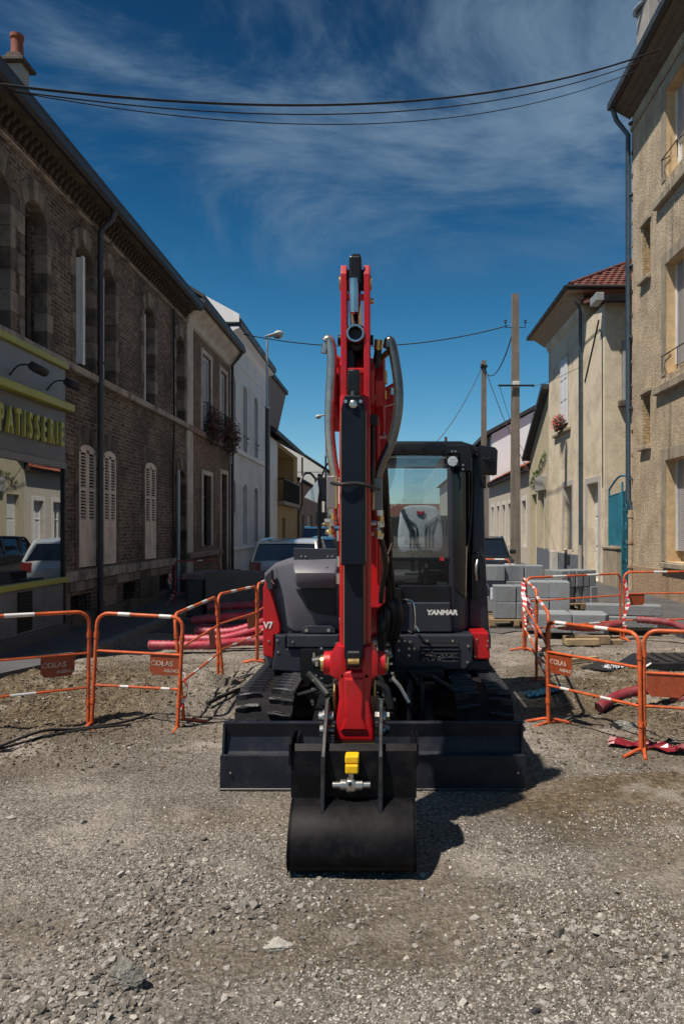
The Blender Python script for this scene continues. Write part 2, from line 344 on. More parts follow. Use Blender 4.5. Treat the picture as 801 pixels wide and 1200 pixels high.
# ------------------------------------------------------------------ ground
def ground():
    def axis(fine0, fine1, step, lo, hi):
        a = list(np.arange(fine0, fine1+1e-6, step)); s = step; v = fine1
        while v < hi: s *= 1.35; v = min(v+s, hi); a.append(v)
        s = step; v = fine0; pre = []
        while v > lo: s *= 1.35; v = max(v-s, lo); pre.append(v)
        return np.array(pre[::-1]+a)
    xs = axis(-5.2, 5.2, 0.033, -600, 600)
    ya = list(np.arange(1.6, 6.0, 0.022))+list(np.arange(6.0, 13.0, 0.036)); s = 0.04; v = ya[-1]
    while v < 1500: s *= 1.3; v += s; ya.append(v)
    s = 0.04; v = 1.6; pre = []
    while v > -400: s *= 1.35; v -= s; pre.append(v)
    ys = np.array(pre[::-1]+ya)
    X, Y = np.meshgrid(xs, ys); Z = GH(X, Y)
    nx, ny = len(xs), len(ys)
    co = np.stack([X, Y, Z], -1).reshape(-1, 3).astype(np.float32)
    i = np.arange((nx-1)*(ny-1)); r = i//(nx-1); c = i % (nx-1); a = r*nx+c
    q = np.stack([a, a+1, a+nx+1, a+nx], -1).astype(np.int32)
    me = bpy.data.meshes.new('ground'); me.vertices.add(len(co)); me.vertices.foreach_set('co', co.ravel())
    me.loops.add(q.size); me.loops.foreach_set('vertex_index', q.ravel()); me.polygons.add(len(q))
    me.polygons.foreach_set('loop_start', np.arange(0, q.size, 4, dtype=np.int32)); me.polygons.foreach_set('loop_total', np.full(len(q), 4, np.int32))
    me.polygons.foreach_set('use_smooth', np.ones(len(q), bool)); me.update(calc_edges=True)
    # kind of soil: 0 grey crushed stone, 1 loose brown/ochre earth
    soil = np.clip(1.1*np.exp(-((X+3.4)/1.4)**4-((Y-7.4)/2.0)**4)+1.0*np.exp(-((X-2.9)/1.4)**4-((Y-7.6)/2.3)**4)+0.55*sstep(0.0, 0.25, fbm(X*0.9, Y*1.6, 3, 51))+0.8*sstep(0.02, 0.2, fbm(X*0.5+3, Y*1.1, 3, 61))*(X > 0.3)*(Y < 5.2), 0, 1)
    at = me.attributes.new('soil', 'FLOAT', 'POINT'); at.data.foreach_set('value', soil.reshape(-1).astype(np.float32))
    m = bpy.data.materials.new('crushed_stone_and_earth'); m.use_nodes = True; t = m.node_tree; L = t.links.new; b = t.nodes['Principled BSDF']
    b.inputs['Roughness'].default_value = 0.95; b.inputs['Specular IOR Level'].default_value = 0.2
    g = N(t, 'ShaderNodeNewGeometry')
    def noise(sc, det=8, ro=0.6):
        n = N(t, 'ShaderNodeTexNoise'); n.inputs['Scale'].default_value = sc; n.inputs['Detail'].default_value = det; n.inputs['Roughness'].default_value = ro
        L(g.outputs['Position'], n.inputs['Vector']); return n
    def ramp(src, stops):
        r = N(t, 'ShaderNodeValToRGB'); L(src, r.inputs[0]); e = r.color_ramp.elements
        e[0].position, e[0].color = stops[0][0], (*stops[0][1], 1); e[1].position, e[1].color = stops[-1][0], (*stops[-1][1], 1)
        for p, c in stops[1:-1]: k = e.new(p); k.color = (*c, 1)
        return r
    ng = noise(38, 10, 0.75)
    cg = ramp(ng.outputs['Fac'], [(0.34, (0.050, 0.046, 0.041)), (0.46, (0.180, 0.160, 0.136)), (0.57, (0.335, 0.303, 0.262)), (0.72, (0.54, 0.50, 0.445))])
    ns = noise(22, 10, 0.7)
    cs = ramp(ns.outputs['Fac'], [(0.32, (0.040, 0.029, 0.019)), (0.5, (0.135, 0.102, 0.064)), (0.62, (0.24, 0.19, 0.125)), (0.78, (0.38, 0.32, 0.24))])
    at2 = N(t, 'ShaderNodeAttribute', attribute_name='soil')
    nb = noise(2.2, 6)
    ma = N(t, 'ShaderNodeMath', operation='MULTIPLY_ADD', use_clamp=True); L(nb.outputs['Fac'], ma.inputs[0]); ma.inputs[1].default_value = 1.6; ma.inputs[2].default_value = -1.0
    mb = N(t, 'ShaderNodeMath', operation='ADD', use_clamp=True); L(at2.outputs['Fac'], mb.inputs[0]); L(ma.outputs[0], mb.inputs[1])
    x = N(t, 'ShaderNodeMix', data_type='RGBA'); L(mb.outputs[0], x.inputs[0]); L(cg.outputs[0], x.inputs[6]); L(cs.outputs[0], x.inputs[7])
    nl = noise(0.9, 5); rl = N(t, 'ShaderNodeMapRange'); L(nl.outputs['Fac'], rl.inputs[0]); rl.inputs[1].default_value = 0.3; rl.inputs[2].default_value = 0.7; rl.inputs[3].default_value = 0.60; rl.inputs[4].default_value = 1.35
    v = N(t, 'ShaderNodeVectorMath', operation='SCALE'); L(x.outputs[2], v.inputs[0]); L(rl.outputs[0], v.inputs['Scale'])
    nd = noise(1.5, 7, .6); rd = N(t, 'ShaderNodeMapRange', interpolation_type='SMOOTHSTEP'); L(nd.outputs['Fac'], rd.inputs[0]); rd.inputs[1].default_value = .52; rd.inputs[2].default_value = .66; rd.inputs[3].default_value = 0; rd.inputs[4].default_value = .65
    xd = N(t, 'ShaderNodeMix', data_type='RGBA'); L(rd.outputs[0], xd.inputs[0]); L(v.outputs[0], xd.inputs[6]); xd.inputs[7].default_value = (.42, .38, .325, 1); L(xd.outputs[2], b.inputs['Base Color'])
    vo = N(t, 'ShaderNodeTexVoronoi'); vo.inputs['Scale'].default_value = 55; L(g.outputs['Position'], vo.inputs['Vector'])
    nf = noise(90, 8, 0.7)
    h = N(t, 'ShaderNodeMath', operation='MULTIPLY_ADD'); L(vo.outputs['Distance'], h.inputs[0]); h.inputs[1].default_value = -0.8; L(nf.outputs['Fac'], h.inputs[2])
    bp = N(t, 'ShaderNodeBump'); bp.inputs['Strength'].default_value = 1.0; bp.inputs['Distance'].default_value = 0.019; L(h.outputs[0], bp.inputs['Height']); L(bp.outputs[0], b.inputs['Normal'])
    me.materials.append(m)
    o = bpy.data.objects.new('ground', me); COL.objects.link(o); o['kind'] = 'structure'
ground()
def stones(name, n, xr, yr, size, dens, seed, tint):
    """many angular stones merged in one mesh"""
    rg = np.random.RandomState(seed)
    t = (1+5**0.5)/2
    V = np.array([(-1, t, 0), (1, t, 0), (-1, -t, 0), (1, -t, 0), (0, -1, t), (0, 1, t), (0, -1, -t), (0, 1, -t), (t, 0, -1), (t, 0, 1), (-t, 0, -1), (-t, 0, 1)], float); V /= np.linalg.norm(V[0])
    T = np.array([(0, 11, 5), (0, 5, 1), (0, 1, 7), (0, 7, 10), (0, 10, 11), (1, 5, 9), (5, 11, 4), (11, 10, 2), (10, 7, 6), (7, 1, 8), (3, 9, 4), (3, 4, 2), (3, 2, 6), (3, 6, 8), (3, 8, 9), (4, 9, 5), (2, 4, 11), (6, 2, 10), (8, 6, 7), (9, 8, 1)], np.int32)
    # 1/y^2 fall-off of density: even on the picture, so far gravel is coarse-sampled
    m = int(n*4); u = rg.rand(m); y = 1/(1/yr[0]-u*(1/yr[0]-1/yr[1])); x = xr[0]+rg.rand(m)*(xr[1]-xr[0])
    keep = (rg.rand(m) < dens(x, y)) & (np.abs(x+0.06) < 0.56*y+0.4); x = x[keep][:n]; y = y[keep][:n]; k = len(x)
    s = size[0]*np.exp(rg.rand(k)**1.7*math.log(size[1]/size[0])); s = np.where(rg.rand(k) < 0.012, s*1.8, s)
    v = V[None]*(0.45+0.85*rg.rand(k, 12, 1))+0.35*(rg.rand(k, 12, 3)-0.5)
    v *= (np.array([1, 1, 0.65])*(0.7+0.6*rg.rand(k, 3)))[:, None]*s[:, None, None]
    a = rg.rand(k)*6.283; ca, sa = np.cos(a)[:, None], np.sin(a)[:, None]
    vx = v[..., 0]*ca-v[..., 1]*sa; vy = v[..., 0]*sa+v[..., 1]*ca
    z = GH(x, y)+s*0.18
    co = np.stack([vx+x[:, None], vy+y[:, None], v[..., 2]+z[:, None]], -1).reshape(-1, 3).astype(np.float32)
    f = (T[None]+12*np.arange(k)[:, None, None]).reshape(-1, 3).astype(np.int32)
    me = bpy.data.meshes.new(name); me.vertices.add(len(co)); me.vertices.foreach_set('co', co.ravel())
    me.loops.add(f.size); me.loops.foreach_set('vertex_index', f.ravel()); me.polygons.add(len(f))
    me.polygons.foreach_set('loop_start', np.arange(0, f.size, 3, dtype=np.int32)); me.polygons.foreach_set('loop_total', np.full(len(f), 3, np.int32)); me.polygons.foreach_set('use_smooth', np.zeros(len(f), bool)); me.update(calc_edges=True)
    c = tint[0]+(np.array(tint[1])-tint[0])*rg.rand(k, 1)**1.5; c = c*(0.7+0.55*rg.rand(k, 1)); c = np.concatenate([c, np.ones((k, 1))], 1)
    ca_ = me.color_attributes.new('stone', 'FLOAT_COLOR', 'POINT'); ca_.data.foreach_set('color', np.repeat(c, 12, 0).astype(np.float32).ravel())
    if 'stone_colour' not in _m:
        mm = bpy.data.materials.new('stone_colour'); mm.use_nodes = True; tt = mm.node_tree; L = tt.links.new; b = tt.nodes['Principled BSDF']; b.inputs['Roughness'].default_value = 0.92
        b.inputs['Specular IOR Level'].default_value = 0.25
        at = N(tt, 'ShaderNodeAttribute', attribute_name='stone'); g = N(tt, 'ShaderNodeNewGeometry'); no = N(tt, 'ShaderNodeTexNoise'); no.inputs['Scale'].default_value = 120; no.inputs['Detail'].default_value = 5
        L(g.outputs['Position'], no.inputs['Vector']); r = N(tt, 'ShaderNodeMapRange'); L(no.outputs['Fac'], r.inputs[0]); r.inputs[1].default_value = 0.3; r.inputs[2].default_value = 0.7; r.inputs[3].default_value = 0.75; r.inputs[4].default_value = 1.2
        v2 = N(tt, 'ShaderNodeVectorMath', operation='SCALE'); L(at.outputs['Color'], v2.inputs[0]); L(r.outputs[0], v2.inputs['Scale']); L(v2.outputs[0], b.inputs['Base Color'])
        bp = N(tt, 'ShaderNodeBump'); bp.inputs['Strength'].default_value = 0.6; bp.inputs['Distance'].default_value = 0.003; L(no.outputs['Fac'], bp.inputs['Height']); L(bp.outputs[0], b.inputs['Normal'])
        _m['stone_colour'] = mm
    me.materials.append(_m['stone_colour']); o = bpy.data.objects.new(name, me); COL.objects.link(o); o['kind'] = 'stuff'
    o['label'] = {'gravel': 'loose grey and brown gravel covering the dug-up street', 'crushed_stone': 'heap of coarser crushed stone spread across the foreground', 'rubble': 'crumbled earth and rubble behind the orange barriers'}[name]
    o['category'] = name.replace('_', ' ')
    return o
G0, G1 = np.array([0.105, 0.093, 0.078]), (0.50, 0.465, 0.415)
def d_all(x, y): return 0.10+0.90*sstep(-0.08, 0.14, fbm(x*1.3, y*1.9, 3, 71))
def band(x, y):
    # stripe of coarser stone: from the lower left up towards the middle, plus a patch at the right
    a = np.exp(-((x+1.12)/0.24)**2)*sstep(2.0, 2.5, y)*(1-sstep(3.7, 3.95, y))+np.exp(-((x+0.72)/0.38)**2-((y-3.32)/0.2)**2)
    b2 = np.exp(-((x-0.9)/0.42)**2-((y-3.05)/0.26)**2)
    c = 0.04
    return np.clip(a+0.9*b2+c, 0, 1)
stones('gravel', 92000, (-5, 5), (2.2, 11.5), (0.0026, 0.0085), d_all, 3, (G0, G1))
stones('crushed_stone', 8000, (-2.6, 2.2), (2.1, 4.4), (0.007, 0.020), band, 5, (G0*1.2, (0.36, 0.335, 0.30)))
stones('rubble', 14000, (-4.6, 4.6), (5.2, 11.5), (0.005, 0.019), lambda x, y: np.clip(np.exp(-((x+3.1)/1.2)**2-((y-7.2)/1.7)**2)+np.exp(-((x-3.0)/1.2)**2-((y-7.6)/1.9)**2)+0.05, 0, 1)*(np.abs(x+0.1) > 1.3), 9, (np.array([0.06, 0.044, 0.03]), (0.22, 0.175, 0.12)))
def rock(name, c, s, seed, m, label, cat, group=None):
    rg = random.Random(seed); bm = B(); bmesh.ops.create_icosphere(bm, subdivisions=4, radius=1)
    pl = [(Vector((rg.uniform(-1, 1), rg.uniform(-1, 1), rg.uniform(-0.6, 1))).normalized(), rg.uniform(0.42, 0.8)) for _ in range(16)]
    for v in bm.verts:
        for d, k in pl:
            e = v.co.dot(d)-k
            if e > 0: v.co -= d*e
        q = v.co
        nn = mathutils.noise.fractal(q*2.2+Vector((seed, 0, 0)), 0.7, 2.1, 5); v.co = Vector((q.x*s[0], q.y*s[1], q.z*s[2]))*(1+0.22*nn)
    o = obj(name, bm, m); o.location = (c[0], c[1], float(GH(c[0], c[1]))+s[2]*0.42+(c[2] if len(c) > 2 else 0)); tag(o, label, cat, group); return o
MS = mat('grey_stone', (0.25, 0.24, 0.21), 0.9, var=0.5, scale=14, bump=1.6, bscale=30, speck=.4, speck_scale=40)
MS2 = mat('earth_clod', (0.19, 0.145, 0.09), 0.95, var=0.4, scale=10, bump=1.2, bscale=30)
rock('stone', (-1.0, 2.76, .02), (0.085, 0.06, 0.065), 4, MS, 'large angular grey stone casting a dark shadow in the lower left foreground', 'stone')
rock('stone', (-0.46, 3.0), (0.06, 0.045, 0.028), 9, mat('white_stone', (0.36, 0.345, 0.31), 0.9, var=0.25, scale=40, bump=0.6), 'crumbled patch of white stone right of the big foreground stone', 'stone')
rock('stone', (0.53, 2.62), (0.028, 0.022, 0.02), 14, mat('dark_stone', (0.03, 0.03, 0.032), 0.8, var=0.3), 'small blackish stone in the gravel heap at the lower right', 'stone')
rock('stone', (-0.2, 3.9-1.1), (0.02, 0.018, 0.016), 15, MS, 'small pale stone standing alone below the bucket', 'stone')
rock('earth_clod', (3.28, 6.35), (0.16, 0.13, 0.13), 21, MS2, 'large tan clod of earth under the red ducts at the right', 'clod')
rock('earth_clod', (2.85, 6.55), (0.15, 0.13, 0.11), 22, MS2, 'brown clod of earth left of the largest clod by the red ducts', 'clod')
rock('broken_kerb_stone', (2.02, 6.28), (0.17, 0.06, 0.06), 31, MS, 'short broken piece of kerb lying before the right front barrier', 'stone')
rock('stone', (-3.3, 5.85), (0.10, 0.09, 0.07), 33, MS, 'grey stone at the left edge below the orange barrier', 'stone')
rock('stone', (2.45, 9.7), (0.10, 0.09, 0.09), 35, MS, 'rounded grey stone at the foot of the rear right barrier', 'stone')
# ------------------------------------------------------------------ road and pavements
MASPH = mat('old_asphalt', (0.085, 0.082, 0.08), 0.92, var=0.25, scale=1.2, bump=0.5, bscale=90, dirt=(0.16, 0.14, 0.115), dirt_amt=0.7, dirt_scale=0.8)
MPAV = mat('pavement_asphalt', (0.075, 0.074, 0.076), 0.9, var=0.2, scale=2.0, bump=0.4, bscale=110, dirt=(0.12, 0.11, 0.10), dirt_amt=0.5, dirt_scale=1.3)
MKERB = mat('kerb_granite', (0.17, 0.165, 0.155), 0.85, var=0.25, scale=8, bump=0.4, bscale=50)
bm = B()
def jag(x0, x1, y, n=24, amp=0.35, seed=1):
    rg = random.Random(seed); return [(x0+(x1-x0)*i/n, y+rg.uniform(-amp, amp)) for i in range(n+1)]
pts = jag(-4.2, 4.5, 12.3, 30, 0.22, 3)+[(4.5, 260), (-4.2, 260)]
prism(bm, pts, -0.03, 0.002, 'Z'); obj('road', bm, MASPH, structure=True)
bm = B(); prism(bm, [(-5.35, 7.6), (-4.55, 7.9), (-4.15, 8.9), (-4.2, 9.8), (-4.2, 260), (-5.35, 260)], -0.05, 0.10, 'Z'); obj('pavement', bm, MPAV, structure=True)
bm = B(); prism(bm, jag(4.72, 6.62, 11.6, 8, 0.12, 5)+[(6.62, 260), (4.72, 260)], -0.05, 0.10, 'Z'); obj('pavement', bm, MPAV, structure=True)
def kerb(x0, x1, y0, y1, L=1.0):
    y = y0; src = None
    root = thing('kerb', 'row of granite kerb stones along the %s pavement' % ('left' if x0 < 0 else 'right'), 'kerb', ((x0+x1)/2, y0, 0)); root['kind'] = 'structure'; del root['category']
    while y < y1:
        if src is None:
            bm = B(); box(bm, -(x1-x0)/2, (x1-x0)/2, 0.006, L-0.006, -0.1, 0.115, 0.012); src = obj('kerb_stone', bm, MKERB, root); src.location = (0, 0, 0); o = src
        else:
            o = src.copy(); COL.objects.link(o)
        o.location = (random.uniform(-.006, .006), y-y0, random.uniform(-.006, .004)); y += L
kerb(-4.19, -4.03, 9.9, 50); kerb(4.54, 4.70, 12.3, 50)
bm = B(); box(bm, -300, 300, 150, 151, -1, 3.0)
# low far end of the street: a green bank where the street turns
MHED = mat('far_hedge', (0.05, 0.07, 0.03), 0.9, var=0.5, scale=3)
bm.free()
# ------------------------------------------------------------------ facades
def facade(parent, xf, sgn, y0, y1, z0, z1, ops, m, depth=0.22, name='wall'):
    """street wall in the plane x=xf looking to sgn*x with real openings (ya, yb, za, zb, rise)"""
    bm = B(); ys = sorted({y0, y1, *[o[0] for o in ops], *[o[1] for o in ops]}); zs = sorted({z0, z1, *[o[2] for o in ops], *[o[3] for o in ops]})
    xi = xf-sgn*depth
    for a, b in zip(ys, ys[1:]):
        for c, d in zip(zs, zs[1:]):
            my, mz = (a+b)/2, (c+d)/2
            if any(o[0] < my < o[1] and o[2] < mz < o[3] for o in ops): continue
            bm.faces.new([bm.verts.new((xf, *q)) for q in ((a, c), (b, c), (b, d), (a, d))])
    for o in ops:
        a, b, c, d = o[:4]; rise = o[4] if len(o) > 4 else 0
        sp = d-rise
        def quad(p, q): bm.faces.new([bm.verts.new((xf, *p)), bm.verts.new((xf, *q)), bm.verts.new((xi, *q)), bm.verts.new((xi, *p))])
        quad((a, c), (a, sp)); quad((b, c), (b, sp)); quad((a, c), (b, c))
        if rise:
            n = 10; arc = []
            for i in range(n+1):
                t = -1+2*i/n; arc.append(((a+b)/2+t*(b-a)/2, sp+rise*math.sqrt(max(0, 1-t*t*0.999)) if rise > 0.3*(b-a) else sp+rise*(1-t*t)))
            for p, q in zip(arc, arc[1:]):
                quad(p, q)
                bm.faces.new([bm.verts.new((xf, *p)), bm.verts.new((xf, *q)), bm.verts.new((xf, q[0], d+1e-4)), bm.verts.new((xf, p[0], d+1e-4))])
        else: quad((a, d), (b, d))
    bmesh.ops.remove_doubles(bm, verts=bm.verts, dist=1e-5)
    o = obj(name, bm, m, parent); return o
def shell(parent, xf, sgn, y0, y1, z0, z1, dx, m, name='wall'):
    """ends and back of the house, 4 mm behind the street wall"""
    bm = B(); a = xf-sgn*0.004; b = xf-sgn*dx
    for q in ([(a, y0), (b, y0)], [(b, y0), (b, y1)], [(a, y1), (b, y1)]):
        (p, r) = q; bm.faces.new([bm.verts.new((*p, z0)), bm.verts.new((*r, z0)), bm.verts.new((*r, z1)), bm.verts.new((*p, z1))])
    return obj(name, bm, m, parent)
MDG = glass_mat('dark_window_glass', refl=0.12, trans=0.0, dark=(0.012, 0.013, 0.015))
MWF = mat('white_painted_wood', (0.74, 0.73, 0.70), 0.5, var=0.08, scale=5, bump=0.15, bscale=30, streak=0.2)
MVOID = mat('dark_interior', (0.012, 0.011, 0.010), 0.9)
def window(parent, xf, sgn, a, b, c, d, m=None, depth=0.18, mull=1, rails=(0.5,), fw=0.06, glass=None, name='window', sill=None, curtain=None):
    """glazed window standing back in its opening"""
    m = m or MWF; x = xf-sgn*depth; bm = B(); t = 0.03
    def bar(p, q, r, s): box(bm, min(x-t, x+t), max(x-t, x+t), p, q, r, s, 0.006, 1)
    bar(a+.001, a+fw, c, d); bar(b-fw, b-.001, c, d); bar(a+fw, b-fw, c+.001, c+fw); bar(a+fw, b-fw, d-fw, d-.001)
    for i in range(mull):
        y = a+(b-a)*(i+1)/(mull+1); bar(y-fw*.6, y+fw*.6, c+fw, d-fw)
    for r_ in rails:
        z = c+(d-c)*r_; bar(a+fw, b-fw, z-fw*.3, z+fw*.3)
    w = obj(name, bm, m, parent)
    bm = B(); bm.faces.new([bm.verts.new((x-sgn*0.01, *q)) for q in ((a, c), (b, c), (b, d), (a, d))]); obj('pane', bm, glass or MDG, w)
    if sill:
        bm = B(); box(bm, min(xf-sgn*.15, xf+sgn*.07), max(xf-sgn*.15, xf+sgn*.07), a-.08, b+.08, c-.09, c-.002, 0.01, 1); obj('sill', bm, sill, w)
    return w
def shutter(parent, xf, sgn, a, b, c, d, m, leaves=2, arch=0.0, proud=0.03, slat_to=0.36, slat_step=0.055):
    for k in range(leaves):
        p = a+(b-a)*k/leaves+.004; q = a+(b-a)*(k+1)/leaves-.004
        X0 = xf+sgn*proud; X1 = X0+sgn*0.035; lo, hi = min(X0, X1), max(X0, X1)
        bm = B(); st = 0.055; zl = c+(d-c)*slat_to
        top = d-(arch if arch else 0)
        box(bm, lo, hi, p, p+st, c, top, 0.004, 1); box(bm, lo, hi, q-st, q, c, top, 0.004, 1)
        box(bm, lo, hi, p+st, q-st, c, c+.07); box(bm, lo, hi, p+st, q-st, zl-.06, zl+.05)
        box(bm, lo+.008, hi-.008, p+st, q-st, c+.07, zl-.06)                     # solid lower panel
        box(bm, lo, hi, p+st, q-st, c+(d-c)*.62, c+(d-c)*.62+.05)
        if arch:
            n = 6; pts = [(p, top-.05)]+[(p+(q-p)*i/n, top+arch*(1-((p+(q-p)*i/n-(a+b)/2)/((b-a)/2))**2)) for i in range(n+1)]+[(q, top-.05)]
            prism(bm, pts, lo, hi, 'X')
        else: box(bm, lo, hi, p+st, q-st, top-.07, top)
        s = obj('shutter', bm, m, parent)
        bm = B(); z = zl+.07
        while z < top-.09:
            if not (c+(d-c)*.62-.03 < z < c+(d-c)*.62+.06):
                M = Matrix.Translation((lo+.018, 0, z)) @ Matrix.Rotation(sgn*R(38), 4, 'Y')
                box(bm, -.024, .024, p+st, q-st, -.004, .004, M=M)
            z += slat_step
        obj('slats', bm, m, s, stuff=True)
def plain_door(parent, xf, sgn, a, b, c, d, m, depth=0.16, panels=3):
    x = xf-sgn*depth; bm = B(); box(bm, min(x, x-sgn*.05), max(x, x-sgn*.05), a+.001, b-.001, c, d-.001)
    w = (b-a)
    o = obj('door', bm, m, parent); bm = B()
    for k in range(panels):
        z0 = c+.12+(d-c-.2)*k/panels; z1 = z0+(d-c-.2)/panels-.09
        box(bm, min(x, x+sgn*.018), max(x, x+sgn*.018), a+.1, b-.1, z0, z1, .008, 1)
    obj('door_panel', bm, m, o)
    bm = B(); tube(bm, [(x+sgn*.02, b-.1, c+1.0), (x+sgn*.06, b-.1, c+1.0), (x+sgn*.06, b-.2, c+1.0)], .01); obj('handle', bm, mat('tarnished_brass', (.3, .24, .12), .4, 1), o)
def downpipe(parent, pts, r, m, name='downpipe', clips=True):
    bm = B(); tube(bm, pts, r, 12)
    if clips:
        zs = [p[2] for p in pts]; z = min(zs)+.8
        while z < max(zs)-.3:
            cyl(bm, (pts[-1][0], pts[-1][1], z), (pts[-1][0], pts[-1][1], z+.05), r*1.22, n=12); z += 1.9
    return obj(name, bm, m, parent, smooth=True)
def quoins(parent, xf, sgn, a, b, c, d, ms, h=0.30, proud=0.02, arch=True, vous=5, rise=0.2):
    """stone blocks up both jambs, alternately long and short, and an arched head"""
    k = 0; z = c
    while z < d-rise-.02:
        zz = min(z+h, d-rise); w = (0.19 if k % 2 else 0.13) if h < .33 else (.165 if k % 2 else .12)
        for s_, e in ((a, -1), (b, 1)):
            bm = B(); y0, y1 = sorted((s_, s_+e*w)); box(bm, *sorted((xf-sgn*.19, xf+sgn*proud)), y0-(.006 if e < 0 else .004)*0-(.006 if e > 0 else 0), y1+(.006 if e < 0 else 0), z+.004, zz-.004, .006, 1); obj('stone_block', bm, ms[(k+(e > 0)) % len(ms)], parent)
        z = zz; k += 1
    if arch:
        n = vous; yc = (a+b)/2; w = (b-a)/2
        for i in range(n):
            t0 = -1+2*i/n; t1 = -1+2*(i+1)/n
            def A(t, e): 
                return (yc+t*(w+e*.45), d-rise+rise*(1-t*t)+e*(1.0+.15*(1-abs(t))))
            pts = [A(t0+.01, -.02), A((t0+t1)/2, -.02), A(t1-.01, -.02), A(t1-.01, .26), A(t0+.01, .26)]
            bm = B(); prism(bm, pts, *sorted((xf-sgn*.2, xf+sgn*proud)), 'X', .006, 1); obj('stone_block', bm, ms[i % len(ms)], parent)
# ------------------------------------------------------------------ left row
XL = -5.3
MBR = brick_mat('sooty_brick', (0.090, 0.056, 0.040), (0.225, 0.16, 0.118), (0.29, 0.255, 0.22), dirt=(0.035, 0.027, 0.022), dirt_amt=0.88)
MBR2 = brick_mat('brown_brick', (0.15, 0.085, 0.055), (0.27, 0.165, 0.115), (0.30, 0.26, 0.22), dirt=(0.07, 0.045, 0.03), dirt_amt=0.55)
MST = [mat('quoin_stone_a', (0.23, 0.195, 0.16), .9, var=.25, scale=5, bump=.5, bscale=30, dirt=(.05, .042, .035), dirt_amt=.8, dirt_scale=3), mat('quoin_stone_b', (0.14, 0.115, 0.09), .9, var=.3, scale=5, bump=.5, bscale=30, dirt=(.04, .033, .028), dirt_amt=.8, dirt_scale=3), mat('quoin_stone_c', (0.28, 0.24, 0.195), .9, var=.25, scale=5, bump=.5, bscale=30, dirt=(.06, .05, .04), dirt_amt=.7, dirt_scale=3)]
MSTR = mat('pale_limestone', (0.42, 0.37, 0.32), .9, var=.2, scale=4, bump=.4, bscale=35, dirt=(.06, .05, .042), dirt_amt=.85, dirt_scale=2.5, streak=.4)
MSOOT = mat('sooted_stone', (0.11, 0.09, 0.07), .92, var=.4, scale=3, bump=.8, bscale=25, dirt=(.025, .02, .017), dirt_amt=.9, dirt_scale=2)
MSHUT = mat('rosy_shutter_paint', (0.74, 0.62, 0.54), .6, var=.07, scale=4, bump=.1, dirt=(.2, .16, .14), dirt_amt=.35, dirt_scale=3, streak=.2)
MSLATE = mat('slate', (0.035, 0.037, 0.042), .6, var=.3, scale=6, bump=.5)
MPIPE = mat('dark_zinc', (0.055, 0.06, 0.07), .5, .3, var=.2)
MIRON = mat('black_iron', (0.02, 0.02, 0.022), .5, .4)
MREN = mat('grey_render', (0.33, .31, .29), .9, var=.12, scale=3, bump=.4)
def roof(parent, xe, zr, y0, y1, sgn, z, m, run=4.5, pitch=0.75, th=0.09):
    """street slope and back slope; xe = eave x, runs away from the street"""
    bm = B(); x1 = xe-sgn*run; x2 = x1-sgn*run
    prism(bm, [(xe, z), (x1, z+run*pitch), (x2, z), (x2, z+th), (x1, z+run*pitch+th), (xe, z+th)], y0, y1, 'Y')
    return obj('roof', bm, m, parent)
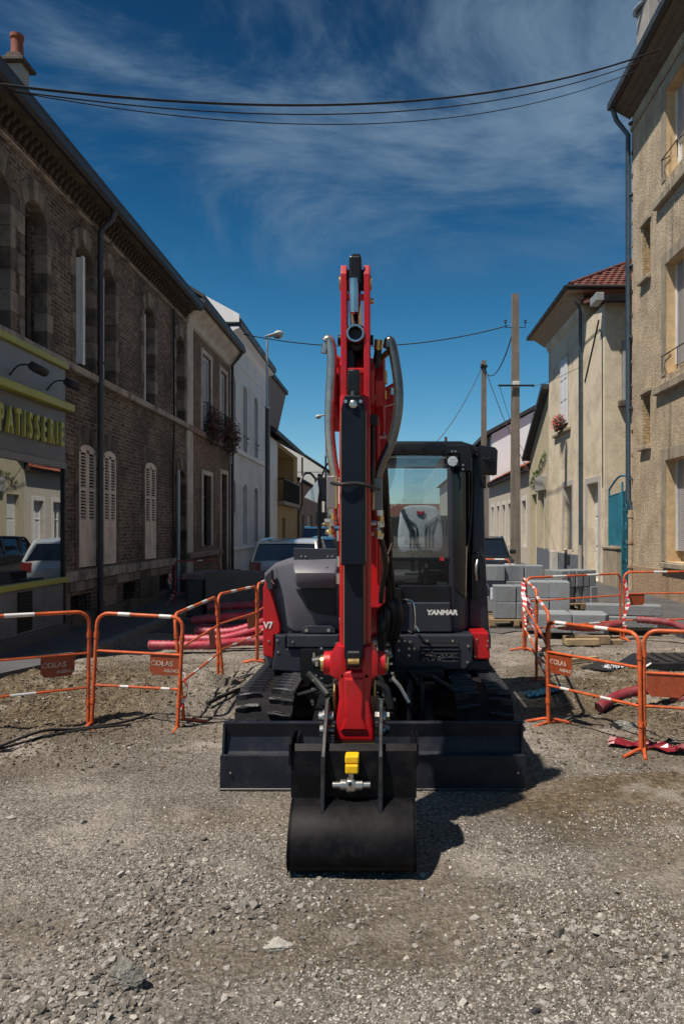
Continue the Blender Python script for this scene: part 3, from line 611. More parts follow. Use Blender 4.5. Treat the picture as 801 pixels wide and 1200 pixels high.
def left_brick_house():
    t = thing('brick_house', 'long sooty brick house with arched upper windows and pale ground floor shutters', 'house', (XL, 14, 0), world=True)
    z0, z1 = -0.05, 7.55; ya, yb = 8.9, 19.0
    up = [(9.42, 10.16), (10.55, 11.25), (12.27, 13.02), (13.42, 14.08), (15.72, 16.44), (18.1, 18.85)]
    ops = [(a, b, 4.5, 6.68, .2) for a, b in up]
    gr = [(12.41, 13.13), (13.47, 14.12), (15.77, 16.55)]
    ops += [(a, b, 1.06, 3.25, .12) for a, b in gr]
    ops += [(18.22, 18.93, .1, 3.25, .15)]
    ops += [(11.95, 12.95, .3, .62), (14.5, 15.2, .3, .65), (16.8, 17.5, .3, .65)]
    facade(t, XL, 1, ya, yb, z0, z1, ops, MBR, .3)
    shell(t, XL, 1, ya, yb, z0, z1, 9, MBR)
    for i, (a, b) in enumerate(up):
        quoins(t, XL, 1, a, b, 4.5, 6.68, MST)
        if i == 2:   # one window keeps its white casement leaf, folded towards the street
            w = window(t, XL, 1, a, b, 4.5, 6.5, MSOOT, .27, 1, (.66,))
            bm = B(); box(bm, XL-.12, XL+.10, a+.02, a+.07, 4.55, 6.35, .006, 1); box(bm, XL+.10, XL+.14, a+.01, a+.09, 4.53, 6.37, .006, 1); obj('casement_leaf', bm, MWF, w)
        elif i in (3, 4):
            w = window(t, XL, 1, a, b, 4.5, 6.5, MSOOT, .27, 1, (.66,)); bm = B(); box(bm, XL-.1, XL+.03, a+.01, a+.05, 4.53, 6.4, .006, 1); obj('casement_leaf', bm, MWF, w)
        else:
            window(t, XL, 1, a, b, 4.5, 6.68, MSOOT, .27, 1, (.68,), .045)
    for a, b in gr:
        quoins(t, XL, 1, a, b, 1.06, 3.25, [MST[1], MSOOT], h=.36, proud=.012, rise=.12)
        shutter(t, XL, 1, a+.01, b-.01, 1.08, 3.22, MSHUT, 2, .1, -.02)
    quoins(t, XL, 1, 18.22, 18.93, .1, 3.25, [MST[1], MSOOT, MST[0]], h=.4, rise=.15)
    plain_door(t, XL, 1, 18.22, 18.93, .1, 3.2, mat('dark_door', (.025, .02, .018), .6))
    for a, b, c, d in ((11.95, 12.95, .3, .62), (14.5, 15.2, .3, .65), (16.8, 17.5, .3, .65)):
        bm = B(); bm.faces.new([bm.verts.new((XL-.25, *q)) for q in ((a, c), (b, c), (b, d), (a, d))]); w = obj('cellar_window', bm, MVOID, t)
        bm = B()
        for k in range(6): y = a+(b-a)*(k+.5)/6; cyl(bm, (XL-.06, y, c), (XL-.06, y, d), .012, n=6)
        obj('bars', bm, MIRON, w)
    # plinth: cap and big stones
    y = ya; k = 0; rg = random.Random(3)
    while y < 18.15:
        L = rg.uniform(.5, .85); L = min(L, 18.18-y)
        bm = B(); box(bm, XL-.02, XL+.09, y+.005, y+L-.005, .86, 1.03, .012, 1); obj('cap_stone', bm, MSTR, t)
        for (c, d, M2) in ((.0, .28, MSOOT), (.68, .855, MST[k % 3])):
            bm = B(); box(bm, XL-.02, XL+.045, y+.005, y+L-.005, c, d, .012, 1); obj('plinth_stone', bm, M2, t)
        if not any(a-.15 < y+L/2 < b+.15 for a, b in ((11.95, 12.95), (14.5, 15.2), (16.8, 17.5))):
            bm = B(); box(bm, XL-.02, XL+.04, y+.005, y+L-.005, .285, .675, .015, 1); obj('plinth_stone', bm, rg.choice([MSOOT, MST[0], MSTR]), t)
        y += L; k += 1
    # string course under the upper windows, slab by slab
    y = ya; rg = random.Random(5)
    while y < yb-.02:
        L = min(rg.uniform(.9, 1.4), yb-y); bm = B(); box(bm, XL-.01, XL+.12, y+.004, y+L-.004, 4.36, 4.485, .012, 1); obj('string_course', bm, MSTR, t); y += L
    # cornice: fillet, corbels, soffit board, gutter
    bm = B(); box(bm, XL-.01, XL+.06, ya, yb, 7.13, 7.17, .008, 1); obj('cornice_fillet', bm, MSTR, t)
    bm = B(); prism(bm, [(XL+.05, 7.18), (XL+.13, 7.28), (XL+.13, 7.0), (XL, 6.95)], 0, .001, 'Y'); bm.free()
    src = None; y = ya+.1; n = 0
    while y < yb-.1:
        if src is None:
            bm = B(); prism(bm, [(0, 7.27), (.06, 7.28), (.10, 7.36), (.18, 7.38), (.18, 7.46), (0, 7.46)], -.035, .035, 'Y', .006, 1); src = obj('corbel', bm, mat('sooty_corbel', (.07, .055, .042), .9, var=.5, scale=3, speck=.4), t); base = src.location.copy(); o = src
        else: o = src.copy(); COL.objects.link(o)
        o.location = base+Vector((XL-.005, y, 0)); y += .165; n += 1
    bm = B(); box(bm, XL-.02, XL+.36, ya, yb, 7.465, 7.52); obj('soffit', bm, MSOOT, t)
    bm = B(); prism(bm, [(XL+.33, 7.46), (XL+.40, 7.44), (XL+.46, 7.48), (XL+.46, 7.585), (XL+.33, 7.585)], ya, yb, 'Y'); obj('gutter', bm, MPIPE, t)
    roof(t, XL+.44, 0, ya, yb, 1, 7.59, MSLATE, 4.7, .62)
    downpipe(t, [(XL+.39, 13.04, 7.47), (XL+.34, 13.04, 7.3), (XL+.13, 13.04, 7.1), (XL+.13, 13.04, .1)], .052, MPIPE)
    downpipe(t, [(XL+.05, 17.75, 7.2), (XL+.07, 17.72, 4.2), (XL+.05, 17.7, 3.2), (XL+.07, 17.7, .1)], .022, MIRON, 'cable_duct', False)
    downpipe(t, [(XL+.10, 17.95, 3.2), (XL+.10, 17.95, .1)], .05, mat('galvanised', (.35, .37, .4), .5, .5), 'conduit', False)
    bm = B(); box(bm, -7.63, -7.28, 14.4, 14.72, 8.6, 11.0, .01, 1); ch = obj('chimney', bm, MREN, t)
    bm = B(); box(bm, -7.74, -7.18, 14.28, 14.82, 11.0, 11.07, .01, 1); prism(bm, [(-7.66, 11.07), (-7.22, 11.07), (-7.32, 11.22), (-7.56, 11.22)], 14.4, 14.72, 'Y'); obj('chimney_cap', bm, MSOOT, ch)
    bm = B(); lathe(bm, [(.13, 11.2), (.12, 11.27), (.11, 11.55), (.13, 11.57), (.13, 11.64), (.10, 11.64)], (-7.44, 14.55, 0), 'Z', 16); obj('chimney_pot', bm, mat('terracotta', (.24, .07, .035), .8, var=.2), ch, smooth=True)
left_brick_house()
def patisserie():
    XS = -5.12; y1 = 11.50; y0 = 8.95
    t = thing('shop_front', 'grey pastry shop front with lime green bands, raised lettering and mirror-like display window', 'shop front', (XS, 10.5, 0), world=True)
    MG = mat('shop_grey_paint', (.105, .108, .115), .45, var=.06, scale=3); MG2 = mat('shop_light_panel', (.20, .22, .25), .5, var=.06); ML = mat('lime_paint', (.36, .37, .07), .45, var=.08, scale=4, dirt=(.2, .2, .05), dirt_amt=.3)
    xb = XL+.14
    bm = B(); box(bm, XL+.002, XS, y0, y1, 3.72, 4.26, .006, 1); obj('upper_panel', bm, MG2, t)
    bm = B(); box(bm, XL+.002, XS+.06, y0, y1+.01, 4.262, 4.36, .008, 1); obj('lime_band', bm, ML, t)
    bm = B(); box(bm, XL+.002, XS+.13, y0, y1+.06, 3.60, 3.715, .008, 1); obj('lime_band', bm, ML, t)
    bm = B(); box(bm, XL+.002, XS+.002, y0, y1, 2.80, 3.598, .004, 1); obj('sign_board', bm, MG, t)
    bm = B(); box(bm, XL+.002, XS+.02, y0, y1, 2.69, 2.797, .006, 1); obj('transom', bm, mat('shop_grey_light', (.17, .165, .17), .5), t)
    # shop window: frame, pane, dim interior with a display shelf
    bm = B(); box(bm, XS-.05, XS+.015, y1-.055, y1-.001, .02, 2.688, .004, 1); obj('corner_post', bm, MIRON, t)
    bm = B(); bm.faces.new([bm.verts.new((XS-.02, *q)) for q in ((y0, .99), (y1-.055, .99), (y1-.055, 2.69), (y0, 2.69))])
    w = obj('display_window', bm, glass_mat('shop_glass', tint=(.5, .5, .5), refl=.42, trans=.12, rough=.004, dark=(.02, .018, .018)), t)
    bm = B(); box(bm, XL+.004, XL+.02, y0, y1-.06, .95, 2.7); obj('display_back', bm, MVOID, w)
    bm = B(); box(bm, XL+.002, XS+.05, y0, y1, .90, .985, .008, 1); obj('lime_band', bm, ML, t)
    bm = B(); box(bm, XL+.002, XS, y0, y1-.06, .26, .898, .004, 1); obj('base_panel', bm, mat('shop_grey_base', (.16, .165, .18), .5, var=.08, dirt=(.08, .075, .07), dirt_amt=.6), t)
    bm = B(); box(bm, XL+.002, XS+.05, y0, y1+.02, .08, .257, .01, 1); obj('plinth', bm, mat('shop_plinth', (.09, .088, .085), .85, var=.2), t)
    bm = B(); box(bm, XS+.001, XS+.012, 10.02, 10.42, .30, .86); v = obj('vent_grille', bm, MVOID, t)
    bm = B()
    for k in range(12): box(bm, XS+.012, XS+.02, 10.03, 10.41, .32+k*.044, .335+k*.044)
    obj('grille_slats', bm, MIRON, v, stuff=True)
    word = 'PATISSERIE'; step = [0, .235, .20, .155, .145, .215, .21, .20, .155, .15]; yy = 11.28; ys = [0]*10
    ys[9] = 11.27; gaps = [.23, .22, .165, .165, .21, .215, .22, .18, .175]
    for i in range(8, -1, -1): ys[i] = ys[i+1]-gaps[i]
    for ch, y in zip(word, ys):
        M = Matrix.Translation((XS+.045, y, 3.19)) @ FACE_EAST
        text('letter', ch, .50, M, mat('lime_letter', (.42, .42, .09), .5, var=.05), t, .022, .43, .012)
    for y in (9.93, 11.0):
        s = thing('spotlight', 'black floodlight on an arm above the lettering, %s one' % ('nearer' if y < 10.5 else 'farther'), 'spotlight', (XS, y, 3.8), group='spotlights over the shop sign')
        bm = B(); tube(bm, [(0, -.12, .02), (.12, -.1, .16), (.28, -.02, .18)], .012, 8, 5); obj('arm', bm, MIRON, s)
        bm = B(); box(bm, -.07, .07, -.17, .17, -.05, .05, .02, 2, M=Matrix.Translation((.32, .04, .14)) @ Matrix.Rotation(R(35), 4, 'Y')); obj('lamp_body', bm, MIRON, s, smooth=True)
        bm = B(); box(bm, -.055, .055, -.15, .15, -.062, -.052, .002, 1, M=Matrix.Translation((.32, .04, .14)) @ Matrix.Rotation(R(35), 4, 'Y')); obj('lamp_glass', bm, MDG, s)
patisserie()
def leaves(bm, c, r, n, size, seed, hang=0.0):
    rg = random.Random(seed)
    for _ in range(n):
        d = Vector((rg.gauss(0, 1), rg.gauss(0, 1), rg.gauss(0, 1))).normalized()*(rg.random()**.45)
        p = Vector(c)+Vector((d.x*r[0], d.y*r[1], d.z*r[2]))
        a = Vector((rg.uniform(-1, 1), rg.uniform(-1, 1), rg.uniform(-1, 1))).normalized(); b = a.orthogonal().normalized(); s = size*rg.uniform(.6, 1.3)
        v = [bm.verts.new(p+a*s), bm.verts.new(p+b*s*.55), bm.verts.new(p-a*s), bm.verts.new(p-b*s*.55)]; bm.faces.new(v)
    return bm
MLEAF = mat('leaf_green', (.045, .075, .02), .6, var=.5, scale=8); MLEAFD = mat('leaf_dark', (.03, .045, .02), .6, var=.5, scale=8)
MRED = mat('geranium_red', (.45, .012, .015), .6, var=.3, scale=20); MDPUR = mat('dark_pink_petals', (.14, .02, .04), .6, var=.5, scale=20)
def flower_box(x, y, z, w, r, n, ml, mf, label, sgn, seed, drop=.0):
    t = thing('flower_box', label, 'flower box', (x, y, z), group=None)
    bm = B(); box(bm, -.09, .09, -w/2, w/2, -.08, .08, .01, 1); obj('planter', bm, mat('brown_planter', (.06, .03, .02), .7), t)
    bm = B(); leaves(bm, (0, 0, .1-drop/2), (r[0], r[1], r[2]), n, .045, seed); obj('foliage', bm, ml, t, stuff=True)
    bm = B(); leaves(bm, (sgn*.04, 0, .14-drop/2), (r[0]*1.12, r[1]*1.1, r[2]*1.1), int(n*.9), .036, seed+1); obj('blooms', bm, mf, t, stuff=True)
def left_brown_house():
    ya, yb = 19.0, 24.35
    t = thing('brick_house', 'narrower brown brick house with white window surrounds and a creamy eaves moulding', 'house', (XL, 21.5, 0), world=True)
    MC = mat('cream_stone', (.60, .55, .48), .85, var=.12, scale=4, dirt=(.2, .16, .13), dirt_amt=.5, streak=.2); MPK = mat('pink_band', (.30, .20, .18), .9, var=.2, scale=5, dirt=(.1, .07, .06), dirt_amt=.6)
    up = [(20.62, 21.62), (22.85, 23.7)]; ops = [(a, b, 4.55, 6.75) for a, b in up]+[(20.7, 21.65, 1.25, 3.3), (22.95, 23.75, .25, 3.5)]
    facade(t, XL, 1, ya, yb, -.05, 7.6, ops, MBR2, .2); shell(t, XL, 1, ya, yb, -.05, 7.6, 9, MREN)
    def surround(a, b, c, d, w=.14):
        bm = B(); x0, x1 = XL-.02, XL+.035
        box(bm, x0, x1, a-w, a, c, d+w, .008, 1); box(bm, x0, x1, b, b+w, c, d+w, .008, 1); box(bm, x0, x1, a, b, d, d+w-.002, .008, 1); return bm
    for a, b in up:
        obj('window_surround', surround(a, b, 4.55, 6.75), MC, t); window(t, XL, 1, a, b, 4.55, 6.75, mat('grey_white_shutter', (.42, .43, .46), .6), .08, 1, (.35,), .12, glass=mat('closed_shutter', (.36, .37, .40), .6))
        bm = B()
        for k in range(9): cyl(bm, (XL+.14, a+(b-a)*k/8, 4.6), (XL+.14, a+(b-a)*k/8, 5.35), .01, n=6)
        tube(bm, [(XL, a, 5.35), (XL+.14, a, 5.35), (XL+.14, b, 5.35), (XL, b, 5.35)], .014, 6); obj('window_railing', bm, MIRON, t)
    obj('window_surround', surround(20.7, 21.65, 1.25, 3.3), MC, t); window(t, XL, 1, 20.7, 21.65, 1.25, 3.3, MIRON, .14, 1, (.4, .7), .05)
    obj('door_surround', surround(22.95, 23.75, .1, 3.5), MC, t); plain_door(t, XL, 1, 22.95, 23.75, .25, 3.5, mat('maroon_door', (.05, .02, .018), .5))
    bm = B(); box(bm, XL-.01, XL+.045, ya+.02, ya+.55, .1, 7.2, .01, 1); obj('pilaster', bm, MC, t)
    bm = B(); box(bm, XL-.01, XL+.09, ya, yb, 4.34, 4.50, .012, 1); obj('string_course', bm, MPK, t)
    bm = B(); box(bm, XL-.01, XL+.13, ya+.02, 22.75, .95, 1.12, .015, 1); obj('plinth_cap', bm, MPK, t)
    bm = B(); prism(bm, [(XL, 7.15), (XL+.06, 7.18), (XL+.10, 7.35), (XL+.30, 7.55), (XL+.34, 7.66), (XL, 7.66)], ya, yb, 'Y'); obj('cornice', bm, MC, t)
    bm = B(); prism(bm, [(XL+.30, 7.67), (XL+.44, 7.64), (XL+.50, 7.70), (XL+.50, 7.80), (XL+.30, 7.80)], ya+.01, yb+.1, 'Y'); obj('gutter', bm, MPIPE, t)
    roof(t, XL+.48, 0, ya, yb, 1, 7.80, MSLATE, 4.7, .62)
    downpipe(t, [(XL+.45, 24.2, 7.66), (XL+.3, 24.2, 7.45), (XL+.10, 24.2, 7.2), (XL+.10, 24.2, .1)], .05, MPIPE)
    bm = B(); box(bm, XL+.01, XL+.10, 24.0, 24.12, 3.9, 4.3, .01, 1); obj('junction_box', bm, mat('meter_box_grey', (.4, .4, .38), .6), t)
    for i, k in enumerate((0, 1)):                       # entrance steps
        bm = B(); box(bm, XL+.10, XL+.75-.3*k, 22.8-.0, 23.9, .1+.16*k, .26+.16*k, .015, 1); obj('step', bm, MSOOT, t)
    flower_box(XL+.22, 21.15, 4.72, .9, (.26, .58, .52), 520, MLEAFD, MDPUR, 'dark trailing flowers in a window box nearer the shutters of the brown house', 1, 5, .3)
    flower_box(XL+.24, 23.25, 4.72, .9, (.28, .62, .58), 560, MLEAFD, MDPUR, 'dark pink trailing flowers in the window box beside the drainpipe', 1, 9, .3)
left_brown_house()
def arch_win(t, xf, sgn, a, b, c, d, mg, ms, rise=.18, rail=True):
    window(t, xf, sgn, a, b, c, d, mg, .13, 1, (.33, .66), .05)
    bm = B(); w = .1; n = 10; pts = []
    for i in range(n+1): u = -1+2*i/n; pts.append(((a+b)/2+u*((b-a)/2+w), d-rise+(rise+w)*(1-u*u)+.02))
    for i in range(n, -1, -1): u = -1+2*i/n; pts.append(((a+b)/2+u*(b-a)/2, d-rise+rise*(1-u*u)))
    for (p, q, r_, s_) in zip(pts[:n], pts[1:n+1], pts[::-1][1:n+1], pts[::-1][:n]): prism(bm, [p, q, r_, s_], *sorted((xf-sgn*.02, xf+sgn*.03)), 'X')
    box(bm, *sorted((xf-sgn*.02, xf+sgn*.03)), a-w, a, c-.05, d-rise, .006, 1); box(bm, *sorted((xf-sgn*.02, xf+sgn*.03)), b, b+w, c-.05, d-rise, .006, 1)
    obj('window_surround', bm, ms, t)
    if rail:
        bm = B(); tube(bm, [(xf, a, c+.5), (xf+sgn*.1, a, c+.5), (xf+sgn*.1, b, c+.5), (xf, b, c+.5)], .014, 6); tube(bm, [(xf+sgn*.1, a, c+.3), (xf+sgn*.1, b, c+.3)], .01, 6); obj('window_railing', bm, MIRON, t)
def left_white_house():
    ya, yb = 24.36, 31.8
    t = thing('white_house', 'white rendered house with arched windows and string course, beyond the brick houses', 'house', (XL, 28, 0), world=True)
    MWR = mat('bluish_white_render', (.76, .79, .82), .85, var=.06, scale=2, bump=.15, dirt=(.36, .38, .42), dirt_amt=.5, dirt_scale=1, streak=.12); MWT = mat('white_trim', (.84, .85, .86), .8, var=.05)
    up = [(24.55, 25.1), (26.35, 27.15), (28.55, 29.35)]; ops = [(a, b, 4.6, 7.0, .18) for a, b in up]+[(a, b, 1.2, 3.4, .18) for a, b in up[1:]]+[(24.55, 25.1, 2.3, 3.4, .15)]
    facade(t, XL, 1, ya, yb, -.05, 8.5, ops, MWR, .16); shell(t, XL, 1, ya, yb, -.05, 8.5, 8, MWR)
    mg = mat('grey_casement', (.33, .35, .38), .6)
    for o in ops: arch_win(t, XL, 1, *o[:4], mg, MWT, o[4], o[2] > 4)
    for z, h, p in ((4.38, .16, .1), (7.55, .07, .04), (1.0, .08, .05)):
        bm = B(); box(bm, XL-.01, XL+p, ya, yb, z, z+h, .01, 1); obj('string_course', bm, MWT, t)
    bm = B(); prism(bm, [(XL, 8.15), (XL+.05, 8.2), (XL+.1, 8.42), (XL+.28, 8.5), (XL+.28, 8.56), (XL, 8.56)], ya, yb, 'Y'); obj('cornice', bm, MWT, t)
    bm = B(); prism(bm, [(XL+.24, 8.57), (XL+.36, 8.55), (XL+.40, 8.68), (XL+.24, 8.68)], ya, yb, 'Y'); obj('gutter', bm, MPIPE, t)
    roof(t, XL+.38, 0, ya, yb, 1, 8.69, MSLATE, 4.3, .6)
    bm = B(); prism(bm, [(XL+.3, 8.69), (XL+.3, 8.95), (XL-.9, 9.6), (XL-.9, 8.69)], ya-.05, ya+.2, 'Y'); obj('gable_parapet', bm, MWT, t)
    downpipe(t, [(XL+.1, 31.6, 8.4), (XL+.1, 31.6, .1)], .05, mat('pipe_grey', (.25, .26, .28), .5), 'downpipe')
left_white_house()
def left_far():
    t = thing('beige_house', 'tall beige-brown house set back above the ochre balcony house', 'house', (-7, 38, 0), world=True)
    MB = mat('beige_render', (.36, .30, .23), .85, var=.08); MDB = mat('shaded_beige_render', (.22, .17, .135), .85)  # second one is a darker copy of the beige, shade held in the colour
    MYE = mat('ochre_render', (.42, .30, .13), .85, var=.08, bump=.2)
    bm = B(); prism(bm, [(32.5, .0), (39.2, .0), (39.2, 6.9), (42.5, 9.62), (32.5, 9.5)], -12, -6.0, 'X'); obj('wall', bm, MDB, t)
    bm = B(); prism(bm, [(32.3, 9.5), (42.7, 9.62), (42.7, 9.85), (32.3, 9.73)], -12.2, -5.9, 'X'); obj('eaves', bm, MSLATE, t)
    t = thing('balcony_house', 'ochre house with a covered balcony and white verge board', 'house', (XL, 39, 0), world=True)
    facade(t, XL, 1, 31.85, 42.2, -.05, 5.9, [(34.8, 40.6, 3.1, 5.7), (36.3, 37.3, .1, 2.3)], MYE, 1.2); shell(t, XL, 1, 31.85, 42.2, -.05, 5.9, 7, MYE)
    bm = B(); box(bm, XL-.01, XL+.03, 31.87, 34.4, -.04, 5.88, .01, 1); obj('pale_wall_strip', bm, MWF, t)
    bm = B(); bm.faces.new([bm.verts.new((XL-1.19, *q)) for q in ((34.8, 3.1), (40.6, 3.1), (40.6, 5.7), (34.8, 5.7))]); obj('balcony_back_wall', bm, MYE, t)
    bm = B(); box(bm, XL-.9, XL-.85, 36.3, 37.3, .1, 2.3); obj('door', bm, MIRON, t)
    bm = B(); box(bm, XL-1.1, XL+.35, 34.6, 40.8, 2.9, 3.09, .02, 1); f = obj('balcony_floor', bm, MB, t)
    bm = B()
    for k in range(26): y = 34.8+k*.23; cyl(bm, (XL+.3, y, 3.1), (XL+.3, y, 4.15), .03, n=6)
    tube(bm, [(XL+.02, 34.7, 4.15), (XL+.3, 34.7, 4.15), (XL+.3, 40.7, 4.15), (XL+.02, 40.7, 4.15)], .04, 6); obj('balcony_railing', bm, MIRON, t)
    bm = B(); prism(bm, [(XL+.4, 5.95), (XL+.4, 6.15), (XL-3.2, 8.1), (XL-7, 6.15), (XL-7, 5.95), (XL-3.2, 7.9)], 31.83, 42.5, 'Y'); obj('roof', bm, MSLATE, t)
    downpipe(t, [(XL+.3, 42.1, 5.9), (XL+.3, 42.1, 3.2), (XL+.1, 42.0, 2.6), (XL+.1, 42, .1)], .05, mat('brown_pipe', (.10, .05, .03), .6))
    t = thing('low_house', 'low brown rendered house with shallow roof behind the far parked cars', 'house', (XL, 48, 0), world=True)
    MP = mat('rosy_brown_render', (.27, .19, .15), .85, var=.1, dirt=(.35, .31, .28), dirt_amt=.5, dirt_scale=1)
    facade(t, XL, 1, 42.6, 58, -.05, 4.6, [(44.5, 45.6, 1, 2.6), (47.5, 50.5, .1, 2.7), (53, 54.4, 1, 2.6)], MP, .15); shell(t, XL, 1, 42.6, 58, -.05, 4.6, 7, MP)
    window(t, XL, 1, 44.5, 45.6, 1, 2.6); window(t, XL, 1, 53, 54.4, 1, 2.6); plain_door(t, XL, 1, 47.5, 50.5, .1, 2.7, mat('garage_cream', (.45, .42, .38), .6), panels=5)
    roof(t, XL+.3, 0, 42.6, 58, 1, 4.6, MSLATE, 3.6, .35)
    t = thing('white_house', 'far white house with pitched roof closing the left row', 'house', (-7, 66, 0), world=True)
    MW = mat('far_white', (.62, .62, .58), .85, var=.08)
    facade(t, -5.0, 1, 59, 72, -.05, 6.4, [(61, 62, 1, 2.8), (65, 66, 1, 2.8), (61, 62, 3.8, 5.4), (65, 66, 3.8, 5.4)], MW, .15); shell(t, -5.0, 1, 59, 72, -.05, 6.4, 8, MW)
    bm = B(); prism(bm, [(-5.0, 6.4), (-9, 9.0), (-13, 6.4)], 58.98, 59.1, 'Y'); obj('gable_wall', bm, MW, t)
    for a, b, c, d in [(61, 62, 1, 2.8), (65, 66, 1, 2.8), (61, 62, 3.8, 5.4), (65, 66, 3.8, 5.4)]: window(t, -5.0, 1, a, b, c, d)
    roof(t, -4.7, 0, 58.9, 72, 1, 6.4, MSLATE, 4.3, .65)
left_far()
# ------------------------------------------------------------------ right row
XR = 6.5
MRG = mat('pebbledash_render', (.52, .42, .29), .95, var=.18, scale=1.8, bump=2.2, bscale=22, dirt=(.31, .24, .16), dirt_amt=.7, dirt_scale=1.6, streak=.2, speck=.38, speck_scale=16)
MRC = mat('smooth_cement_trim', (.34, .285, .21), .9, var=.15, scale=3, bump=.4, dirt=(.2, .16, .12), dirt_amt=.6, streak=.3)
MOC = mat('ochre_brick_reveal', (.58, .42, .24), .9, var=.15, scale=6, bump=.5, bscale=30)
MBEI = mat('beige_smooth_render', (.68, .59, .44), .9, var=.08, scale=2, bump=.5, bscale=20, dirt=(.40, .33, .24), dirt_amt=.6, dirt_scale=1.3, streak=.06, speck=.12, speck_scale=12)
MGB = mat('grey_plinth_paint', (.12, .135, .16), .8, var=.1)
MBP = mat('blue_grey_pipe', (.055, .085, .115), .45, .2, var=.1)
MROLL = mat('grey_roller_shutter', (.33, .33, .35), .5, var=.06)
def roller(t, xf, a, b, c, d, depth=.16):
    x = xf+depth; bm = B(); z = c
    while z < d-.01:
        box(bm, x, x+.02, a+.001, b-.001, z+.002, min(z+.048, d)-.002, .004, 1); z += .048
    box(bm, x+.02, x+.03, a, b, c, d)
    o = obj('roller_shutter', bm, MROLL, t); bm = B(); box(bm, x-.04, x+.02, a+.001, a+.06, c, d-.001, .005, 1); box(bm, x-.04, x+.02, b-.06, b-.001, c, d-.001, .005, 1); obj('frame', bm, MWF, o)
def right_big():
    ya, yb = 7.5, 19.4
    t = thing('apartment_house', 'tall three storey pebbledashed house with roller shutters at the right edge', 'house', (XR, 15, 0), world=True)
    W3 = [(12.4, 13.4), (15.95, 17.05)]; lev = [(9.95, 12.05), (5.35, 7.95), (.98, 3.35)]
    ops = [(a, b, c, d) for a, b in W3 for c, d in lev]
    nic = [(18.05, 18.6, 8.1, 9.45), (18.05, 18.6, 3.85, 5.15)]
    facade(t, XR, -1, ya, yb, -.05, 13.0, ops+nic, MRG, .02); shell(t, XR, -1, ya, yb, -.05, 13.0, 9, MRG)
    for a, b, c, d in ops:
        bm = B(); x0, x1 = XR+.021, XR+.42                                    # ochre reveals
        box(bm, x0, x1, b, b+.1, c-.05, d+.05); box(bm, x0, x1, a-.1, a, c-.05, d+.05); box(bm, x0, x1, a, b, d, d+.1); box(bm, x0, x1, a, b, c-.1, c); obj('reveal', bm, MOC, t)
        bm = B(); box(bm, XR-.018, XR+.02, a-.22, a-.001, c, d+.28, .006, 1); box(bm, XR-.018, XR+.02, b+.001, b+.24, c, d+.28, .006, 1); box(bm, XR-.016, XR+.02, a, b, d+.001, d+.278, .006, 1); obj('window_surround', bm, MRC, t)
        roller(t, XR, a, b, c+.25 if c < 9 else c+.9, d, .27)
        if c > 2:
            w = window(t, XR, -1, a, b, c, c+(.25 if c < 9 else .9), MWF, .32, 1, (), .05)
            bm = B(); y = b-.05
            tube(bm, [(XR+.1, b-.02, c+.55), (XR-.12, b-.05, c+.42), (XR-.12, a+.05, c+.42), (XR+.1, a+.02, c+.55)], .013, 6)
            for k in (0, 6): cyl(bm, (XR-.12, a+.1+(b-a-.2)*k/6, c+.02), (XR-.12, a+.1+(b-a-.2)*k/6, c+.42), .009, n=6)
            obj('window_railing', bm, MIRON, t)
    for a, b, c, d in nic:
        bm = B(); box(bm, XR+.24, XR+.3, a-.02, b+.02, c-.02, d+.02); box(bm, XR+.021, XR+.24, b, b+.06, c-.02, d+.02); box(bm, XR+.021, XR+.24, a-.06, a, c-.02, d+.02); box(bm, XR+.021, XR+.24, a, b, d, d+.06); nb = obj('bricked_niche', bm, brick_mat('ochre_brick', (.42, .30, .15), (.5, .37, .2), (.3, .23, .15), dirt=(.25, .18, .1), dirt_amt=.4), t)
        bm = B(); box(bm, XR-.12, XR+.10, a-.08, b+.08, c-.12, c-.01, .015, 1); obj('sill', bm, MRC, nb)
        bm = B(); box(bm, XR-.05, XR+.0, a-.1, b+.1, d+.02, d+.12, .01, 1); obj('lintel', bm, MRC, nb)
    for z, y1 in ((9.42, 17.55), (4.95, 17.55)):
        L = []; y = ya
        while y < y1:
            e = min(y+random.uniform(1.0, 1.5), y1); bm = B(); box(bm, XR-.13, XR+.01, y+.003, e-.003, z, z+.2, .02, 1); obj('sill_course', bm, MRC, t); y = e
    bm = B(); box(bm, XR-.11, XR+.1, 15.85, 17.15, .84, .96, .012, 1); obj('sill', bm, MRC, t)
    bm = B(); box(bm, XR-.014, XR+.01, ya, yb-.12, .06, .78, .006, 1); obj('plinth', bm, mat('damp_red_brown_render', (.40, .28, .18), .95, var=.2, scale=2, bump=1.6, bscale=24, speck=.35, speck_scale=16, dirt=(.25, .17, .11), dirt_amt=.7), t)
    # toothed bricks left at the corner
    z = 1.2
    while z < 12.6:
        bm = B(); box(bm, XR-.012, XR+.05, yb-.10, yb+.035, z, z+.10, .006, 1); obj('corner_brick', bm, random.choice([MRC, MSOOT, MRC]), t); z += .62
    bm = B(); box(bm, XR-.05, XR+.02, ya, yb, 12.35, 12.47, .01, 1); obj('cornice_fillet', bm, MRC, t)
    MWD = mat('weathered_timber', (.11, .085, .065), .85, var=.3, scale=6)
    bm = B(); prism(bm, [(XR, 12.85), (XR-.5, 13.05), (XR-.5, 13.13), (XR, 13.0)], ya, yb+.12, 'Y'); obj('eaves_soffit', bm, MWD, t)
    for k in range(3):
        bm = B(); prism(bm, [(XR-.02-.15*k, 12.74+.085*k), (XR-.16-.15*k, 12.82+.085*k), (XR-.16-.15*k, 12.88+.085*k), (XR-.02-.15*k, 12.80+.085*k)], ya, yb+.1, 'Y'); obj('soffit_board', bm, MWD, t)
